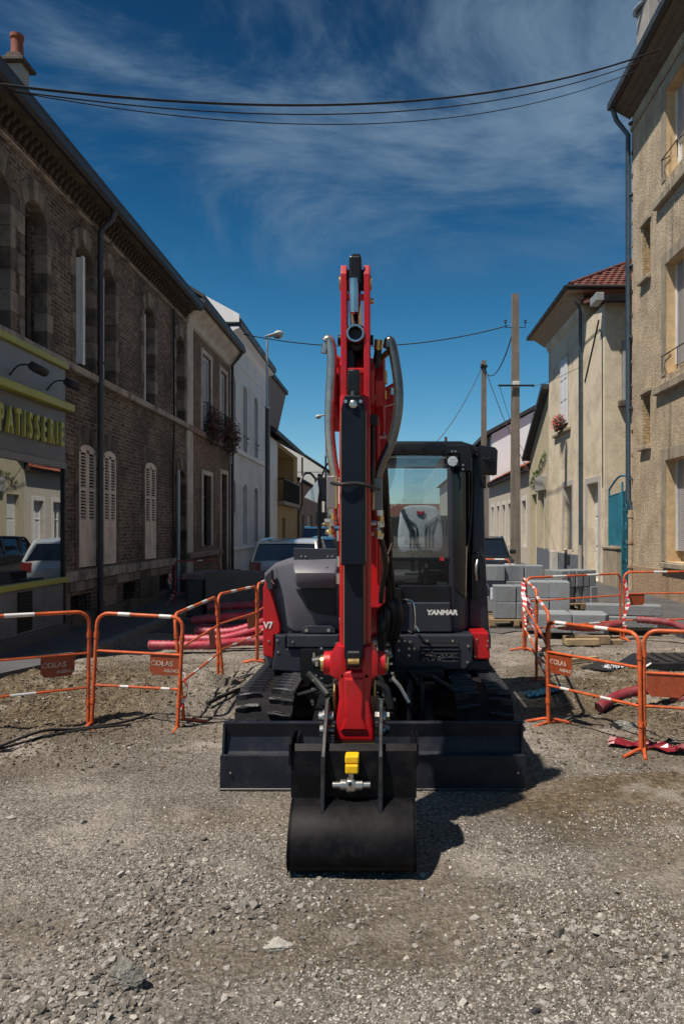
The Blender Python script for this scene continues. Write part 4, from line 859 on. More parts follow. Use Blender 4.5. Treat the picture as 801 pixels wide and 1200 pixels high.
    bm = B(); prism(bm, [(XR-.62, 13.0), (XR-.48, 13.0), (XR-.48, 13.18), (XR-.62, 13.18)], ya, yb+.14, 'Y'); obj('gutter', bm, MPIPE, t)
    bm = B(); prism(bm, [(XR-.55, 13.19), (XR+4.5, 16.2), (XR+9.5, 13.19), (XR+9.5, 13.1), (XR+4.5, 16.1), (XR-.4, 13.13)], ya, yb+.1, 'Y'); obj('roof', bm, MSLATE, t)
    bm = B(); box(bm, 6.62, 7.35, 18.5, 19.38, 13.0, 15.45, .01, 1); ch = obj('chimney_stack', bm, MREN, t)
    bm = B(); tube(bm, [(6.5, 19.2, 15.3), (6.5, 19.05, 15.42), (6.75, 18.6, 15.4), (6.95, 18.44, 15.1), (6.95, 18.44, 13.6)], .06, 10, 4); obj('pipe', bm, mat('pale_zinc', (.3, .35, .4), .5, .4), ch, smooth=True)
    bm = B(); box(bm, 6.55, 7.42, 18.43, 19.45, 15.45, 15.53, .01, 1); obj('chimney_cap', bm, MSOOT, ch)
    downpipe(t, [(XR-.5, yb+.05, 13.0), (XR-.4, yb+.05, 12.7), (XR-.09, yb+.04, 12.3), (XR-.09, yb+.04, 2.55), (XR-.02, yb-.02, 2.25)], .065, MBP)
    bm = B(); tube(bm, [(XR-.04, yb-.04, 2.25), (XR-.04, yb-.04, .1)], .075, 12)
    for z in (.7, 1.35, 2.05): cyl(bm, (XR-.04, yb-.04, z), (XR-.04, yb-.04, z+.09), .092, n=12)
    obj('rusty_soil_pipe', bm, mat('rusty_pipe', (.36, .29, .20), .8, var=.2, scale=6, dirt=(.20, .07, .02), dirt_amt=.9, dirt_scale=4), t, smooth=True)
right_big()
def gate():
    t = thing('metal_gate', 'teal metal gate with curled bars and arched top rail beside the big house', 'gate', (XR, 20.5, 0), world=True)
    MT = mat('teal_paint', (.022, .18, .26), .45, var=.12, scale=5, dirt=(.015, .07, .1), dirt_amt=.5)
    y0, y1 = 19.55, 21.4
    bm = B()
    tube(bm, [(XR, y0, 3.15), (XR, (y0+y1)/2, 3.22), (XR, y1, 2.9)], .03, 8, 6); tube(bm, [(XR, y0, 2.8), (XR, y1, 2.7)], .025, 8)
    for y in (y0, 20.2, y1): cyl(bm, (XR, y, .12), (XR, y, 3.05 if y < y1 else 2.9), .03, n=8)
    obj('gate_frame', bm, MT, t)
    for k in range(10):
        y = 20.3+k*.115; bm = B(); box(bm, XR-.015, XR+.015, y-.042, y+.042, 1.27, 2.72, .004, 1); obj('gate_slat', bm, MT, t)
    bm = B(); box(bm, XR+.01, XR+.03, y0+.03, 20.17, .2, 2.75); obj('backing_sheet', bm, MVOID, t)
    for k in range(5):
        y = y0+.07+k*.125; bm = B(); tube(bm, [(XR-.02, y, .2), (XR-.02, y+.03, 1.0), (XR-.03, y-.03, 1.8), (XR-.02, y, 2.75)], .012, 6, 6); obj('curled_bar', bm, MT, t)
    for k in range(4):
        bm = B(); c = (XR-.03, y0+.3, .8+k*.5); tube(bm, [(c[0], c[1]+.16*math.cos(a*.7)*(1-a/12), c[2]+.16*math.sin(a*.7)*(1-a/12)) for a in range(11)], .010, 6, 2); obj('scroll', bm, MT, t)
    t = thing('gate_pillar', 'squat grey concrete pillar carrying the teal gate slats', 'pillar', (XR, 20.9, 0), world=True)
    bm = B(); box(bm, XR-.12, XR+.25, 20.35, 21.65, .05, 1.16, .02, 1); obj('shaft', bm, MRC, t); bm = B(); box(bm, XR-.15, XR+.28, 20.32, 21.68, 1.162, 1.24, .015, 1); obj('coping', bm, MRC, t)
gate()
def roof_tiles(parent, org, u, v, lu, lv, cut, m, du=.24, dv=.30):
    """overlapping clay tiles on a slope: u along the eave, v up the slope"""
    org = Vector(org); u = Vector(u).normalized(); v = Vector(v).normalized(); n = u.cross(v); n = n if n.z > 0 else -n
    bm = B(); j = 0; rg = random.Random(2)
    while j*dv < lv:
        i = 0
        while i*du < lu:
            a = i*du+(du/2 if j % 2 else 0); b = j*dv
            if cut(a+du/2, b+dv/2):
                h = rg.uniform(.0, .012); p0 = org+u*a+v*b+n*(.035+h); p1 = p0+u*(du-.012); q0 = p0+v*(dv+.05)-n*.03; q1 = p1+v*(dv+.05)-n*.03
                c0 = p0+u*(du*.35)+n*.022; c1 = q0+u*(du*.35)+n*.022
                V = [bm.verts.new(w) for w in (p0, c0, p1, q1, c1, q0, p0-n*.03, c0-n*.03, p1-n*.03)]
                bm.faces.new((V[0], V[1], V[4], V[5])); bm.faces.new((V[1], V[2], V[3], V[4])); bm.faces.new((V[0], V[6], V[7], V[1])); bm.faces.new((V[1], V[7], V[8], V[2])); bm.faces.new((V[2], V[8], V[3]))
            i += 1
        j += 1
    return obj('roof_tiles', bm, m, parent, stuff=True)
MTILE = mat('red_clay_tile', (.135, .042, .030), .85, var=.45, scale=4, bump=.3, dirt=(.07, .035, .03), dirt_amt=.6, dirt_scale=3)
def sash(t, xf, sgn, a, b, c, d, m): window(t, xf, sgn, a, b, c, d, m, .2, 1, (.5,), .07, sill=MRC)
def right_hip():
    t = thing('hipped_house', 'beige house with hipped red tile roof, dark eaves and a white upper shutter', 'house', (XR, 27, 0), world=True)
    ya, yb = 24.2, 29.5; zt = 9.45
    ops = [(26.3, 27.35, 5.55, 8.1), (25.7, 26.95, .98, 3.3)]
    facade(t, XR, -1, ya, yb, -.05, zt, ops, MBEI, .3); shell(t, XR, -1, ya, yb, -.05, zt, 8, MBEI)
    MWS = mat('white_shutter', (.66, .66, .68), .5, var=.03)
    bm = B()
    for k in range(2):
        y = 26.3+.525*k; box(bm, XR-.04, XR, y+.01, y+.515, 5.6, 8.05, .01, 1)
        for q in range(3): box(bm, XR-.055, XR-.04, y+.07, y+.455, 5.7+q*.78, 6.35+q*.78, .008, 1)
    obj('shutter', bm, MWS, t)
    window(t, XR, -1, 25.7, 26.95, .98, 3.3, MWS, .27, 1, (.12, .7), .1, glass=mat('closed_white_panel', (.55, .55, .55), .5))
    for a, b, c, d in ops[1:]:
        bm = B(); box(bm, XR-.02, XR+.01, a-.18, a, c, d+.2, .006, 1); box(bm, XR-.02, XR+.01, b, b+.18, c, d+.2, .006, 1); box(bm, XR-.018, XR+.01, a, b, d, d+.198, .006, 1); obj('window_surround', bm, mat('light_grey_trim', (.42, .40, .37), .85), t)
    bm = B(); box(bm, XR-.12, XR+.01, 25.9, 28.4, 5.28, 5.40, .02, 1); obj('sill_course', bm, MRC, t)
    bm = B(); box(bm, XR-.015, XR+.01, ya, yb, .05, .85, .01, 1); obj('plinth', bm, MGB, t)
    bm = B(); box(bm, XR-.03, XR-.016, 25.95, 26.75, .45, .8, .01, 1); obj('cellar_plate', bm, MIRON, t)
    bm = B(); prism(bm, [(XR, 8.9), (XR-.06, 8.95), (XR-.12, 9.2), (XR-.12, 9.45), (XR, 9.45)], ya, yb, 'Y'); obj('cornice', bm, MBEI, t)
    # hip roof: eaves plane, four slopes
    e0x, e0y, e1y, e1x = 5.8, 23.6, 30.0, 15.2; ze = 9.62; s = .62
    half = (e1y-e0y)/2; zr = ze+half*s
    bm = B(); v = [bm.verts.new(p) for p in ((e0x, e0y, ze), (e0x, e1y, ze), (e1x, e1y, ze), (e1x, e0y, ze), (e0x+half, (e0y+e1y)/2, zr), (e1x-half, (e0y+e1y)/2, zr))]
    for f in ((0, 1, 4), (1, 2, 5, 4), (2, 3, 5), (3, 0, 4, 5)): bm.faces.new([v[i] for i in f])
    obj('roof', bm, MTILE, t)
    bm = B(); box(bm, e0x, e1x, e0y, e1y, ze-.10, ze-.005); prism(bm, [(5.9, ze-.1), (6.38, 9.2), (6.45, 9.2), (6.45, ze-.1)], 24.0, 29.8, 'Y'); obj('eaves_soffit', bm, mat('beige_soffit', (.34, .28, .21), .8), t)
    sl = math.sqrt(1+s*s)
    roof_tiles(t, (e0x, e0y, ze+.02), (1, 0, 0), (0, 1, s), e1x-e0x, half*sl, lambda a, b: b/sl < a-.05 and b/sl < half, MTILE)
    roof_tiles(t, (e0x, e0y, ze+.02), (0, 1, 0), (1, 0, s), e1y-e0y, half*sl, lambda a, b: b/sl < a-.05 and b/sl < (e1y-e0y-a), MTILE)
    for k in range(11):
        a = .12+k*.3; p = Vector((e0x+a, e0y+a, ze+a*s+.06)); q = p+Vector((.33, .33, .33*s)); bm = B(); cyl(bm, p, q, .075, .06, 8); obj('ridge_tile', bm, MTILE, t)
    bm = B(); tube(bm, [(e0x-.04, e0y-.02, ze-.02), (e0x-.04, e1y, ze-.02)], .085, 8); tube(bm, [(e0x-.04, e0y-.04, ze-.02), (e1x, e0y-.04, ze-.02)], .085, 8); obj('gutter', bm, MIRON, t)
    downpipe(t, [(6.0, 24.1, 9.5), (6.15, 24.15, 9.45), (6.40, 24.26, 9.1), (6.40, 24.26, 1.2)], .055, MBP)
    downpipe(t, [(6.40, 24.26, 1.2), (6.40, 24.26, .1)], .07, MREN, 'soil_pipe', False)
    # lower wing towards the gate
    ya2 = 21.8
    facade(t, XR, -1, ya2, ya, -.05, 8.55, [(22.45, 23.75, .12, 3.2)], MBEI, .32, 'wing_wall')
    bm = B(); vs = [(XR+.003, ya2), (15, ya2)]
    ops = [(7.62, 8.35, 5.55, 7.45)]
    # camera-side wall of the wing with its narrow window
    for (x0, x1, z0, z1) in ((XR+.003, 7.0, -.05, 8.55), (7.5, 15, -.05, 8.55), (7.0, 7.5, -.05, 5.6), (7.0, 7.5, 7.4, 8.55)):
        bm.faces.new([bm.verts.new(p) for p in ((x0, ya2, z0), (x1, ya2, z0), (x1, ya2, z1), (x0, ya2, z1))])
    box(bm, 6.97, 7.53, ya2+.14, ya2+.2, 5.5, 7.5)
    obj('wing_wall', bm, MBEI, t)
    bm = B(); box(bm, 7.02, 7.18, ya2-.03, ya2+.08, 5.62, 7.38, .006, 1); obj('shutter', bm, mat('grey_shutter', (.36, .37, .38), .5), t)
    bm = B(); bm.faces.new([bm.verts.new(p) for p in ((7.0, ya2+.1, 5.6), (7.5, ya2+.1, 5.6), (7.5, ya2+.1, 7.4), (7.0, ya2+.1, 7.4))]); w = obj('window', bm, MDG, t)
    bm = B(); box(bm, 6.88, 7.6, ya2-.16, ya2+.05, 5.40, 5.59, .015, 1); obj('sill', bm, MSOOT, w)
    plain_door(t, XR, -1, 22.45, 23.75, .12, 3.2, mat('pale_door', (.60, .59, .55), .5), .25)
    bm = B(); box(bm, XR-.03, XR+.01, 22.25, 22.449, .1, 3.4, .008, 1); box(bm, XR-.03, XR+.01, 23.751, 23.95, .1, 3.4, .008, 1); box(bm, XR-.028, XR+.01, 22.45, 23.75, 3.201, 3.398, .008, 1); obj('door_surround', bm, mat('light_grey_trim', (.42, .40, .37), .85), t)
    bm = B(); prism(bm, [(21.45, 8.56), (21.45, 8.66), (24.1, 9.3), (24.1, 9.2)], 6.35, 14.9, 'X'); obj('wing_roof', bm, MTILE, t)
    sl2 = math.hypot(2.65, .64)
    roof_tiles(t, (6.35, 21.45, 8.67), (1, 0, 0), (0, 2.65, .64), 8.4, sl2, lambda a, b: True, MTILE)
    bm = B(); box(bm, 6.10, 6.34, 21.35, 22.0, 8.48, 8.72, .01, 1); obj('gutter_end_box', bm, mat('zinc_box', (.32, .33, .34), .5, .2), t)
    bm = B(); box(bm, 6.35, 14.9, 21.33, 21.44, 8.45, 8.64, .01, 1); obj('gutter', bm, MIRON, t)
    bm = B(); tube(bm, [(XR-.02, 24.1, 7.9), (XR-.02, 22.3, 7.9), (XR-.02, 22.05, 7.6), (XR-.02, 22.0, 3.0)], .012, 6); tube(bm, [(XR-.02, 24.0, 6.6), (XR-.02, 22.4, 8.2)], .02, 6); obj('facade_cable', bm, MIRON, t)
    flower_box(XR-.16, 26.9, 5.52, .7, (.26, .46, .32), 420, MLEAFD, MRED, 'bright red geraniums on the sill of the hipped house', -1, 31)
    bm = B(); box(bm, XR-.28, XR-.03, 27.7, 28.1, .1, .9, .01, 1); o = obj('meter_cabinet', bm, mat('cabinet_cream', (.5, .49, .45), .5), None); tag(o, 'small pale meter cabinet on the pavement against the hipped house', 'cabinet')
right_hip()
def right_far():
    t = thing('gable_house', 'narrow cream house whose gable with dark verge faces the street, ivy on its wall', 'house', (XR, 31, 0), world=True)
    MY = mat('cream_yellow_render', (.46, .40, .27), .9, var=.08, scale=2, bump=.2, streak=.15)
    ops = [(30.3, 31.1, .9, 3.3), (31.9, 33.0, .1, 3.3)]
    facade(t, XR, -1, 29.51, 33.4, -.05, 5.2, ops, MY, .25); shell(t, XR, -1, 29.51, 33.4, -.05, 5.2, 8, MY)
    bm = B(); prism(bm, [(29.51, 5.2), (33.4, 5.2), (29.51, 7.5)], XR+.0, XR+8, 'X'); obj('gable_wall', bm, MY, t)
    bm = B(); prism(bm, [(29.4, 7.62), (33.7, 5.06), (33.7, 4.9), (29.4, 7.42)], XR-.32, XR+8, 'X'); obj('roof', bm, MSLATE, t)
    window(t, XR, -1, 30.3, 31.1, .9, 3.3, MWF, .2, 1, (.5,), .06); plain_door(t, XR, -1, 31.9, 33.0, .1, 3.3, mat('white_door', (.6, .6, .57), .5), .2)
    bm = B()
    for k in range(24): box(bm, XR-.03, XR-.005, 30.12, 30.26, .9+k*.1, .95+k*.1)
    obj('shutter_slats', bm, MWF, t, stuff=True)
    bm = B(); box(bm, XR-.16, XR+.01, 29.9, 31.5, 3.35, 3.95, .02, 1); obj('shutter_box', bm, mat('grey_concrete_lintel', (.33, .32, .3), .85, streak=.3), t)
    bm = B(); box(bm, XR-.015, XR+.01, 29.52, 31.85, .05, .95, .01, 1); obj('plinth', bm, MGB, t)
    bm = B(); box(bm, XR+.4, XR+.9, 29.0, 29.6, 7.0, 7.9); ch = obj('chimney', bm, MREN, t); bm = B(); lathe(bm, [(.12, 7.9), (.1, 8.25), (.13, 8.3)], (XR+.65, 29.3, 0), 'Z', 12); obj('chimney_pot', bm, mat('terracotta', (.24, .07, .035), .8), ch)
    bm = B(); rg = random.Random(4)
    for k in range(9): leaves(bm, (XR-.08, 30.0+k*.32, 4.9-.14*k+rg.uniform(-.12, .12)), (.08, .2, .18-.01*k), 34, .05, 60+k)
    o = obj('climbing_vine', bm, mat('vine_green', (.07, .12, .025), .6, var=.4, scale=8)); tag(o, 'green climbing vine creeping across the cream gable house', 'vine')
    t = thing('low_house', 'low long cream house with orange-red tiled roof beyond the concrete pole', 'house', (XR, 40, 0), world=True)
    ml = mat('pale_cream_render', (.50, .45, .37), .9, var=.08, streak=.15)
    ops = [(y, y+1.0, .9, 3.1) for y in (34.3, 36.3, 38.4, 40.4, 42.5, 44.8)]
    facade(t, XR, -1, 33.42, 47, -.05, 4.5, ops, ml, .25); shell(t, XR, -1, 33.42, 47, -.05, 4.5, 8, ml)
    for i, (a, b, c, d) in enumerate(ops):
        window(t, XR, -1, a, b, c, d, MWF, .2, 1, (.6,), .06, glass=mat('closed_white_panel', (.55, .55, .55), .5) if i % 3 == 0 else None)
        bm = B(); box(bm, XR-.03, XR+.01, a-.15, a, c-.1, d+.2, .006, 1); box(bm, XR-.03, XR+.01, b, b+.15, c-.1, d+.2, .006, 1); box(bm, XR-.03, XR+.01, a, b, d, d+.2, .006, 1); obj('window_surround', bm, mat('light_trim', (.58, .55, .5), .85), t)
    bm = B(); box(bm, XR-.3, XR+.02, 33.45, 47, 4.42, 4.55); obj('eaves_soffit', bm, mat('dark_soffit', (.045, .035, .03), .8), t)
    bm = B(); prism(bm, [(XR-.35, 4.56), (XR+3.8, 6.7), (XR+8, 4.56)], 33.45, 47, 'Y'); obj('roof', bm, MTILE, t)
    sl = math.hypot(4.15, 2.14); roof_tiles(t, (XR-.35, 33.45, 4.58), (0, 1, 0), (4.15, 0, 2.14), 13.4, sl, lambda a, b: True, mat('orange_clay_tile', (.30, .085, .045), .85, var=.35, scale=3), .3, .36)
    t = thing('white_house', 'big white blank gable wall with dark roof edge behind the pole', 'house', (9, 50, 0), world=True)
    MWW = mat('white_blank_wall', (.80, .86, .87), .85, var=.04, scale=1)
    bm = B(); prism(bm, [(6.7, 0), (17, 0), (17, 11.5), (11.8, 10.7), (6.7, 7.9)], 47.2, 60, 'Y'); obj('wall', bm, MWW, t)
    bm = B(); prism(bm, [(6.2, 7.75), (11.8, 10.8), (17.4, 11.6), (17.4, 11.8), (11.8, 11.05), (6.2, 8.0)], 47.0, 60.2, 'Y'); obj('roof', bm, MSLATE, t)
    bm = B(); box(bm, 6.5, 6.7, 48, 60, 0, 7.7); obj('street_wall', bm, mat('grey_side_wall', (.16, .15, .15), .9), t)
    t = thing('end_house', 'far brown-roofed house closing the right row of the street', 'house', (7, 68, 0), world=True)
    facade(t, 5.9, -1, 61, 84, -.05, 6.5, [(64, 65.2, 1, 3), (70, 71.2, 1, 3), (64, 65.2, 4, 5.6)], ml, .2); shell(t, 5.9, -1, 61, 84, -.05, 6.5, 8, ml)
    for a, b, c, d in [(64, 65.2, 1, 3), (70, 71.2, 1, 3), (64, 65.2, 4, 5.6)]: window(t, 5.9, -1, a, b, c, d)
    bm = B(); prism(bm, [(5.5, 6.5), (9.9, 9.9), (14, 6.5)], 60.9, 84, 'Y'); obj('roof', bm, MTILE, t)
    t = thing('street_end_house', 'grey house across the far end of the street', 'house', (0, 120, 0), world=True)
    bm = B(); box(bm, -14, 14, 118, 128, -.05, 3.6); obj('wall', bm, MREN, t); bm = B(); prism(bm, [(117.6, 3.6), (123, 6.0), (128.4, 3.6)], -14.5, 14.5, 'X'); obj('roof', bm, MTILE, t)
    for x in (-9, -5, -1, 3, 7): 
        bm = B(); box(bm, x, x+1.2, 117.94, 118.02, .9, 2.6); obj('window', bm, MDG, t)
right_far()
# ------------------------------------------------------------------ poles, lamps, wires
MCON = mat('pole_concrete', (.20, .17, .14), .9, var=.2, scale=3, bump=.4, bscale=60, streak=.35)
MGALV = mat('galvanised_steel', (.42, .44, .46), .45, .7, var=.1)
def street_lamp(x, y, zt, reach, label, s=1.0):
    t = thing('street_lamp', label, 'street lamp', (x, y, .1), group='street lamps')
    h = zt-.1
    bm = B(); cyl(bm, (0, 0, 0), (0, 0, h*.70), .085*s, .075*s, 12); lathe(bm, [(.16, 0), (.16, .06), (.11, .1), (.10, .8), (.085, .9)], (0, 0, 0), 'Z', 12); obj('pole', bm, mat('dark_lamp_pole', (.06, .075, .085), .5, .3), t, smooth=True)
    bm = B(); cyl(bm, (0, 0, h*.70), (0, 0, h-.05), .048*s, .04*s, 12); cyl(bm, (0, 0, h*.695), (0, 0, h*.705), .10*s, n=12); obj('upper_pole', bm, MGALV, t, smooth=True)
    bm = B(); M = Matrix.Translation((0, 0, h)) @ Matrix.Rotation(R(-12), 4, 'Y')
    r = reach
    for v in bmesh.ops.create_icosphere(bm, subdivisions=3, radius=1)['verts']:
        x_ = v.co.x; w = .16+.10*sstep(-.2, .5, x_); hgt = .05+.10*float(sstep(-.1, .6, x_))
        v.co = M @ Vector((x_*r*.5+r*.36, v.co.y*float(w), v.co.z*hgt+.03))
    for v in bm.verts:
        pass
    obj('lantern_head', bm, mat('pale_lantern_grey', (.5, .5, .48), .4), t, smooth=True)
    bm = B(); 
    for v in bmesh.ops.create_icosphere(bm, subdivisions=2, radius=1)['verts']:
        v.co = M @ Vector((v.co.x*.2*s+r*.58, v.co.y*.15, v.co.z*.13-.03))
    obj('lantern_glass', bm, glass_mat('lamp_bowl', tint=(.7, .68, .6), refl=.2, trans=.5, dark=(.3, .28, .22)), t, smooth=True)
street_lamp(-4.68, 28, 9.15, .75, 'slim grey street lamp on the left pavement beside the white house')
street_lamp(-4.5, 52, 9.9, -.9, 'farther street lamp rising behind the raised digger hose on the left')
def concrete_pole(x, y, zt, w, label, arm):
    t = thing('utility_pole', label, 'utility pole', (x, y, 0), group='concrete utility poles')
    bm = B(); n = 8
    for k in range(n):
        z0, z1 = zt*k/n, zt*(k+1)/n; w0 = w*(1-.32*k/n); w1 = w*(1-.32*(k+1)/n)
        A = [bm.verts.new((sx*w0/2, sy*w0*.42, z0)) for sx, sy in ((-1, -1), (1, -1), (1, 1), (-1, 1))]; C = [bm.verts.new((sx*w1/2, sy*w1*.42, z1)) for sx, sy in ((-1, -1), (1, -1), (1, 1), (-1, 1))]
        for i in range(4): bm.faces.new((A[i], A[(i+1) % 4], C[(i+1) % 4], C[i]))
        if k == 0: bm.faces.new(A)
        if k == n-1: bm.faces.new(C)
    bmesh.ops.remove_doubles(bm, verts=bm.verts, dist=1e-5); obj('post', bm, MCON, t)
    bm = B(); box(bm, -w*.2, w*.2, -w*.43-.002, -w*.3, .4, zt-1.2); 
    bm.free()
    if arm:
        bm = B(); box(bm, -.62, .62, -.22, -.16, 6.62, 6.68, .006, 1); obj('cross_arm', bm, MIRON, t)
        bm = B(); box(bm, -.12, .12, -.20, .12, 6.6, 6.8, .01, 1); obj('clamp_box', bm, mat('pale_clamp', (.6, .6, .58), .5), t)
        for sx in (-1, 1):
            bm = B(); tube(bm, [(sx*.12, -.02, zt-1.15), (sx*.34, -.02, zt-1.15), (sx*.34, -.02, zt-.95)], .014, 6); lathe(bm, [(.03, 0), (.05, .03), (.03, .06), (.05, .09), (.02, .12)], (sx*.34, -.02, zt-1.0), 'Z', 8); obj('insulator', bm, MIRON, t)
    else:
        bm = B(); box(bm, -.16, .16, -.2, .14, zt-.35, zt-.25, .01, 1); lathe(bm, [(.06, 0), (.09, .06), (.04, .12)], (-.12, -.15, zt-.3), 'Z', 8); obj('bracket', bm, MIRON, t)
    return t
concrete_pole(4.36, 25, 9.83, .33, 'tall tapering concrete pole with a cross arm, in front of the hipped house', True)
concrete_pole(4.72, 36, 10.1, .32, 'paler concrete pole farther along the street behind the excavator cab', False)
MWIRE = mat('black_cable', (.012, .012, .013), .6)
def wire(a, b, sag, r, label, group=None):
    a, b = Vector(a), Vector(b); pts = []
    for i in range(33): u = i/32; p = a.lerp(b, u); p.z -= 4*sag*u*(1-u); pts.append(p)
    bm = B(); tube(bm, pts, r, 6); o = obj('overhead_wire', bm, MWIRE); tag(o, label, 'wire', group)
wire((-4.8, 8.9, 7.2), (6.05, 16.2, 12.45), .66, .018, 'thick black cable sagging across the whole street high overhead')
wire((-4.8, 9.0, 7.2), (6.05, 16.3, 12.4), .74, .010, 'thin wire hanging just under the thick overhead cable')
wire((-4.8, 9.3, 7.35), (6.05, 16.6, 12.4), .84, .008, 'second thin wire, the lowest of the three crossing the street')
wire((-4.92, 24.6, 8.35), (4.1, 25, 8.75), .55, .018, 'dark cable from the brown brick house to the nearer concrete pole')
wire((4.30, 25, 8.6), (4.66, 36, 9.75), .9, .022, 'cable looping between the two concrete poles')
wire((4.62, 36, 9.75), (1.6, 34, 5.2), .5, .018, 'cable dropping from the farther pole behind the excavator cab')
wire((4.78, 36, 9.75), (6.48, 34, 4.6), .3, .018, 'service cable from the farther pole down to the low cream house')
wire((3.8, 24.8, 6.6), (6.48, 33.6, 5.0), .35, .010, 'thin service wire from the left end of the cross arm to the cream gable house')
wire((4.9, 24.8, 6.6), (6.44, 24.4, 7.2), .05, .008, 'short thin wire from the cross arm to the hipped house')
# ------------------------------------------------------------------ street barriers
MOR = mat('barrier_orange', (.58, .105, .025), .5, var=.2, scale=8, dirt=(.26, .07, .03), dirt_amt=.7, dirt_scale=7, speck=.2, speck_scale=30)
MORD = mat('barrier_plate_orange', (.32, .06, .018), .55, var=.2, scale=8, dirt=(.16, .045, .025), dirt_amt=.7, dirt_scale=8, speck=.25, speck_scale=40)
MBAND = mat('white_reflective_band', (.66, .66, .64), .4, var=.06, dirt=(.4, .36, .3), dirt_amt=.4, dirt_scale=10)
def barrier(p0, p1, label, h=1.02, z0=0.0, z1=0.0, plate=None, word=True, bands=((.22, .36), (.66, .80)), low=.36, mid=.66, lean=0, tilt=0, r=.0165, colr=None):
    p0, p1 = Vector((*p0, z0)), Vector((*p1, z1)); L = (p1-p0).to_2d().length; a = math.atan2(p1.y-p0.y, p1.x-p0.x)
    t = thing('street_barrier', label, 'barrier', p0, 'orange street barriers'); t.rotation_euler = (R(lean), -math.atan2(z1-z0, L), a)
    m = colr or MOR
    rr = .10; arc = [(rr-rr*math.cos(k*math.pi/10), h-rr+rr*math.sin(k*math.pi/10)) for k in range(6)]
    pts = [(0, 0, -.04)]+[(x, 0, z) for x, z in arc]+[(L-x, 0, z) for x, z in arc[::-1]]+[(L, 0, -.04)]
    bm = B(); tube(bm, pts, r, 10); obj('frame', bm, m, t, smooth=True)
    bm = B(); tube(bm, [(.0, 0, mid), (L, 0, mid)], r*.72, 8); obj('rail', bm, m, t, smooth=True)
    bm = B(); tube(bm, [(.0, 0, low), (L, 0, low)], r*.72, 8); obj('rail', bm, m, t, smooth=True)
    for u0, u1 in bands:
        bm = B(); cyl(bm, (L*u0, 0, h), (L*u1, 0, h), r*1.06, n=10); obj('white_band', bm, MBAND, t, smooth=True)
    for u0, u1 in bands[:2]:
        bm = B(); cyl(bm, (L*u0+.05, 0, low), (L*u1+.02, 0, low), r*.78, n=8); obj('white_band', bm, MBAND, t, smooth=True)
    for x in (0, L):
        bm = B(); tube(bm, [(x, -.2, .0), (x, -.05, .03), (x, .05, .03), (x, .2, .0)], r*.8, 8); obj('foot', bm, m, t, smooth=True)
        bm = B(); cyl(bm, (x, 0, h*.78), (x, 0, h*.78+.05), r*1.35, n=10); cyl(bm, (x, 0, .2), (x, 0, .24), r*1.3, n=10); obj('collar', bm, m, t, smooth=True)
    if plate is not None:
        w, hh = .27, .17; x = plate*L; zc = mid-hh/2-.012
        bm = B(); prism(bm, [(x-w/2+.03, zc-hh/2), (x+w/2-.03, zc-hh/2), (x+w/2, zc-hh/2+.035), (x+w/2, zc+hh/2), (x-w/2, zc+hh/2), (x-w/2, zc-hh/2+.035)], -.002, .002, 'Y'); pl = obj('name_plate', bm, MORD, t)
        if word:
            mw = mat('worn_white_print', (.55, .48, .40), .6, var=.3, scale=30, dirt=(.30, .06, .02), dirt_amt=1.0, dirt_scale=22)
            text('lettering', 'COLAS', .062, Matrix.Translation((x-.03, -.0035, zc+.015)) @ FACE_CAM, mw, pl, .0008, 1.0, .001)
            text('lettering', 'AGENCE', .036, Matrix.Translation((x+.06, -.0035, zc-.045)) @ FACE_CAM, mw, pl, .0008, 1.0, .0005)
    return t
gz = lambda x, y: float(GH(x, y))
barrier((-4.32, 5.15), (-2.62, 6.33), 'orange barrier with COLAS plate, running out of frame at the left edge', z0=.02, plate=.88, bands=((.25, .35), (.68, .79)))
barrier((-2.59, 6.335), (-1.84, 6.33), 'short orange barrier second from the left edge, small plate at its right end', h=.99, z0=.02, z1=-.02, plate=.82, bands=((.24, .38), (.72, .86)))
barrier((-1.83, 6.50), (-1.86, 8.18), 'orange barrier turned lengthwise along the street, leaning beside the red ducts', h=.98, plate=.80, word=False, lean=-5, bands=((.25, .38), (.60, .73)))
barrier((-1.93, 8.22), (-1.71, 9.42), 'orange barrier in front of the red duct coil, left of the excavator', h=1.0, plate=.85, word=False, bands=((.3, .42), (.66, .8)))
barrier((-1.71, 9.5), (-1.75, 11.0), 'orange barrier half hidden behind the left side of the excavator', h=1.02, bands=((.2, .35), (.6, .75)))
barrier((1.43, 6.5), (1.96, 5.64), 'orange barrier nearest the camera on the right, plate at its left end', h=.93, z0=-.02, plate=.16, bands=((.11, .24), (.56, .70)))
barrier((1.99, 5.66), (3.5, 5.22), 'orange barrier leaving the frame at the right edge', h=.95, plate=.10, word=False, bands=((.22, .36), (.7, .82)), mid=.62)
barrier((1.67, 8.2), (1.44, 6.54), 'orange barrier seen edge-on behind the front right one, wrapped in striped tape', h=.98, bands=((.1, .25), (.5, .65)))
barrier((1.93, 10.4), (1.68, 8.25), 'orange barrier seen edge-on beside the concrete blocks, round plate high up', h=1.04, plate=.25, bands=((.12, .25), (.45, .58), (.8, .9)))
barrier((1.97, 10.42), (3.64, 11.4), 'rear orange barrier in front of the stacked concrete blocks', h=1.04, low=.30, mid=.70, bands=((.26, .40), (.62, .75)))
barrier((3.70, 11.42), (5.6, 11.75), 'rear orange barrier before the big pebbledashed house, wide plate beside its post', h=1.06, mid=.72, low=.30, plate=.11, word=False, bands=((.26, .38), (.7, .82)))
barrier((1.5, 16.1), (2.62, 15.7), 'far orange and white barrier between the stacked blocks and the black car', h=1.08, bands=((.2, .45), (.72, .9)))
MRW = mat('faded_red_paint', (.28, .035, .04), .5, var=.2)
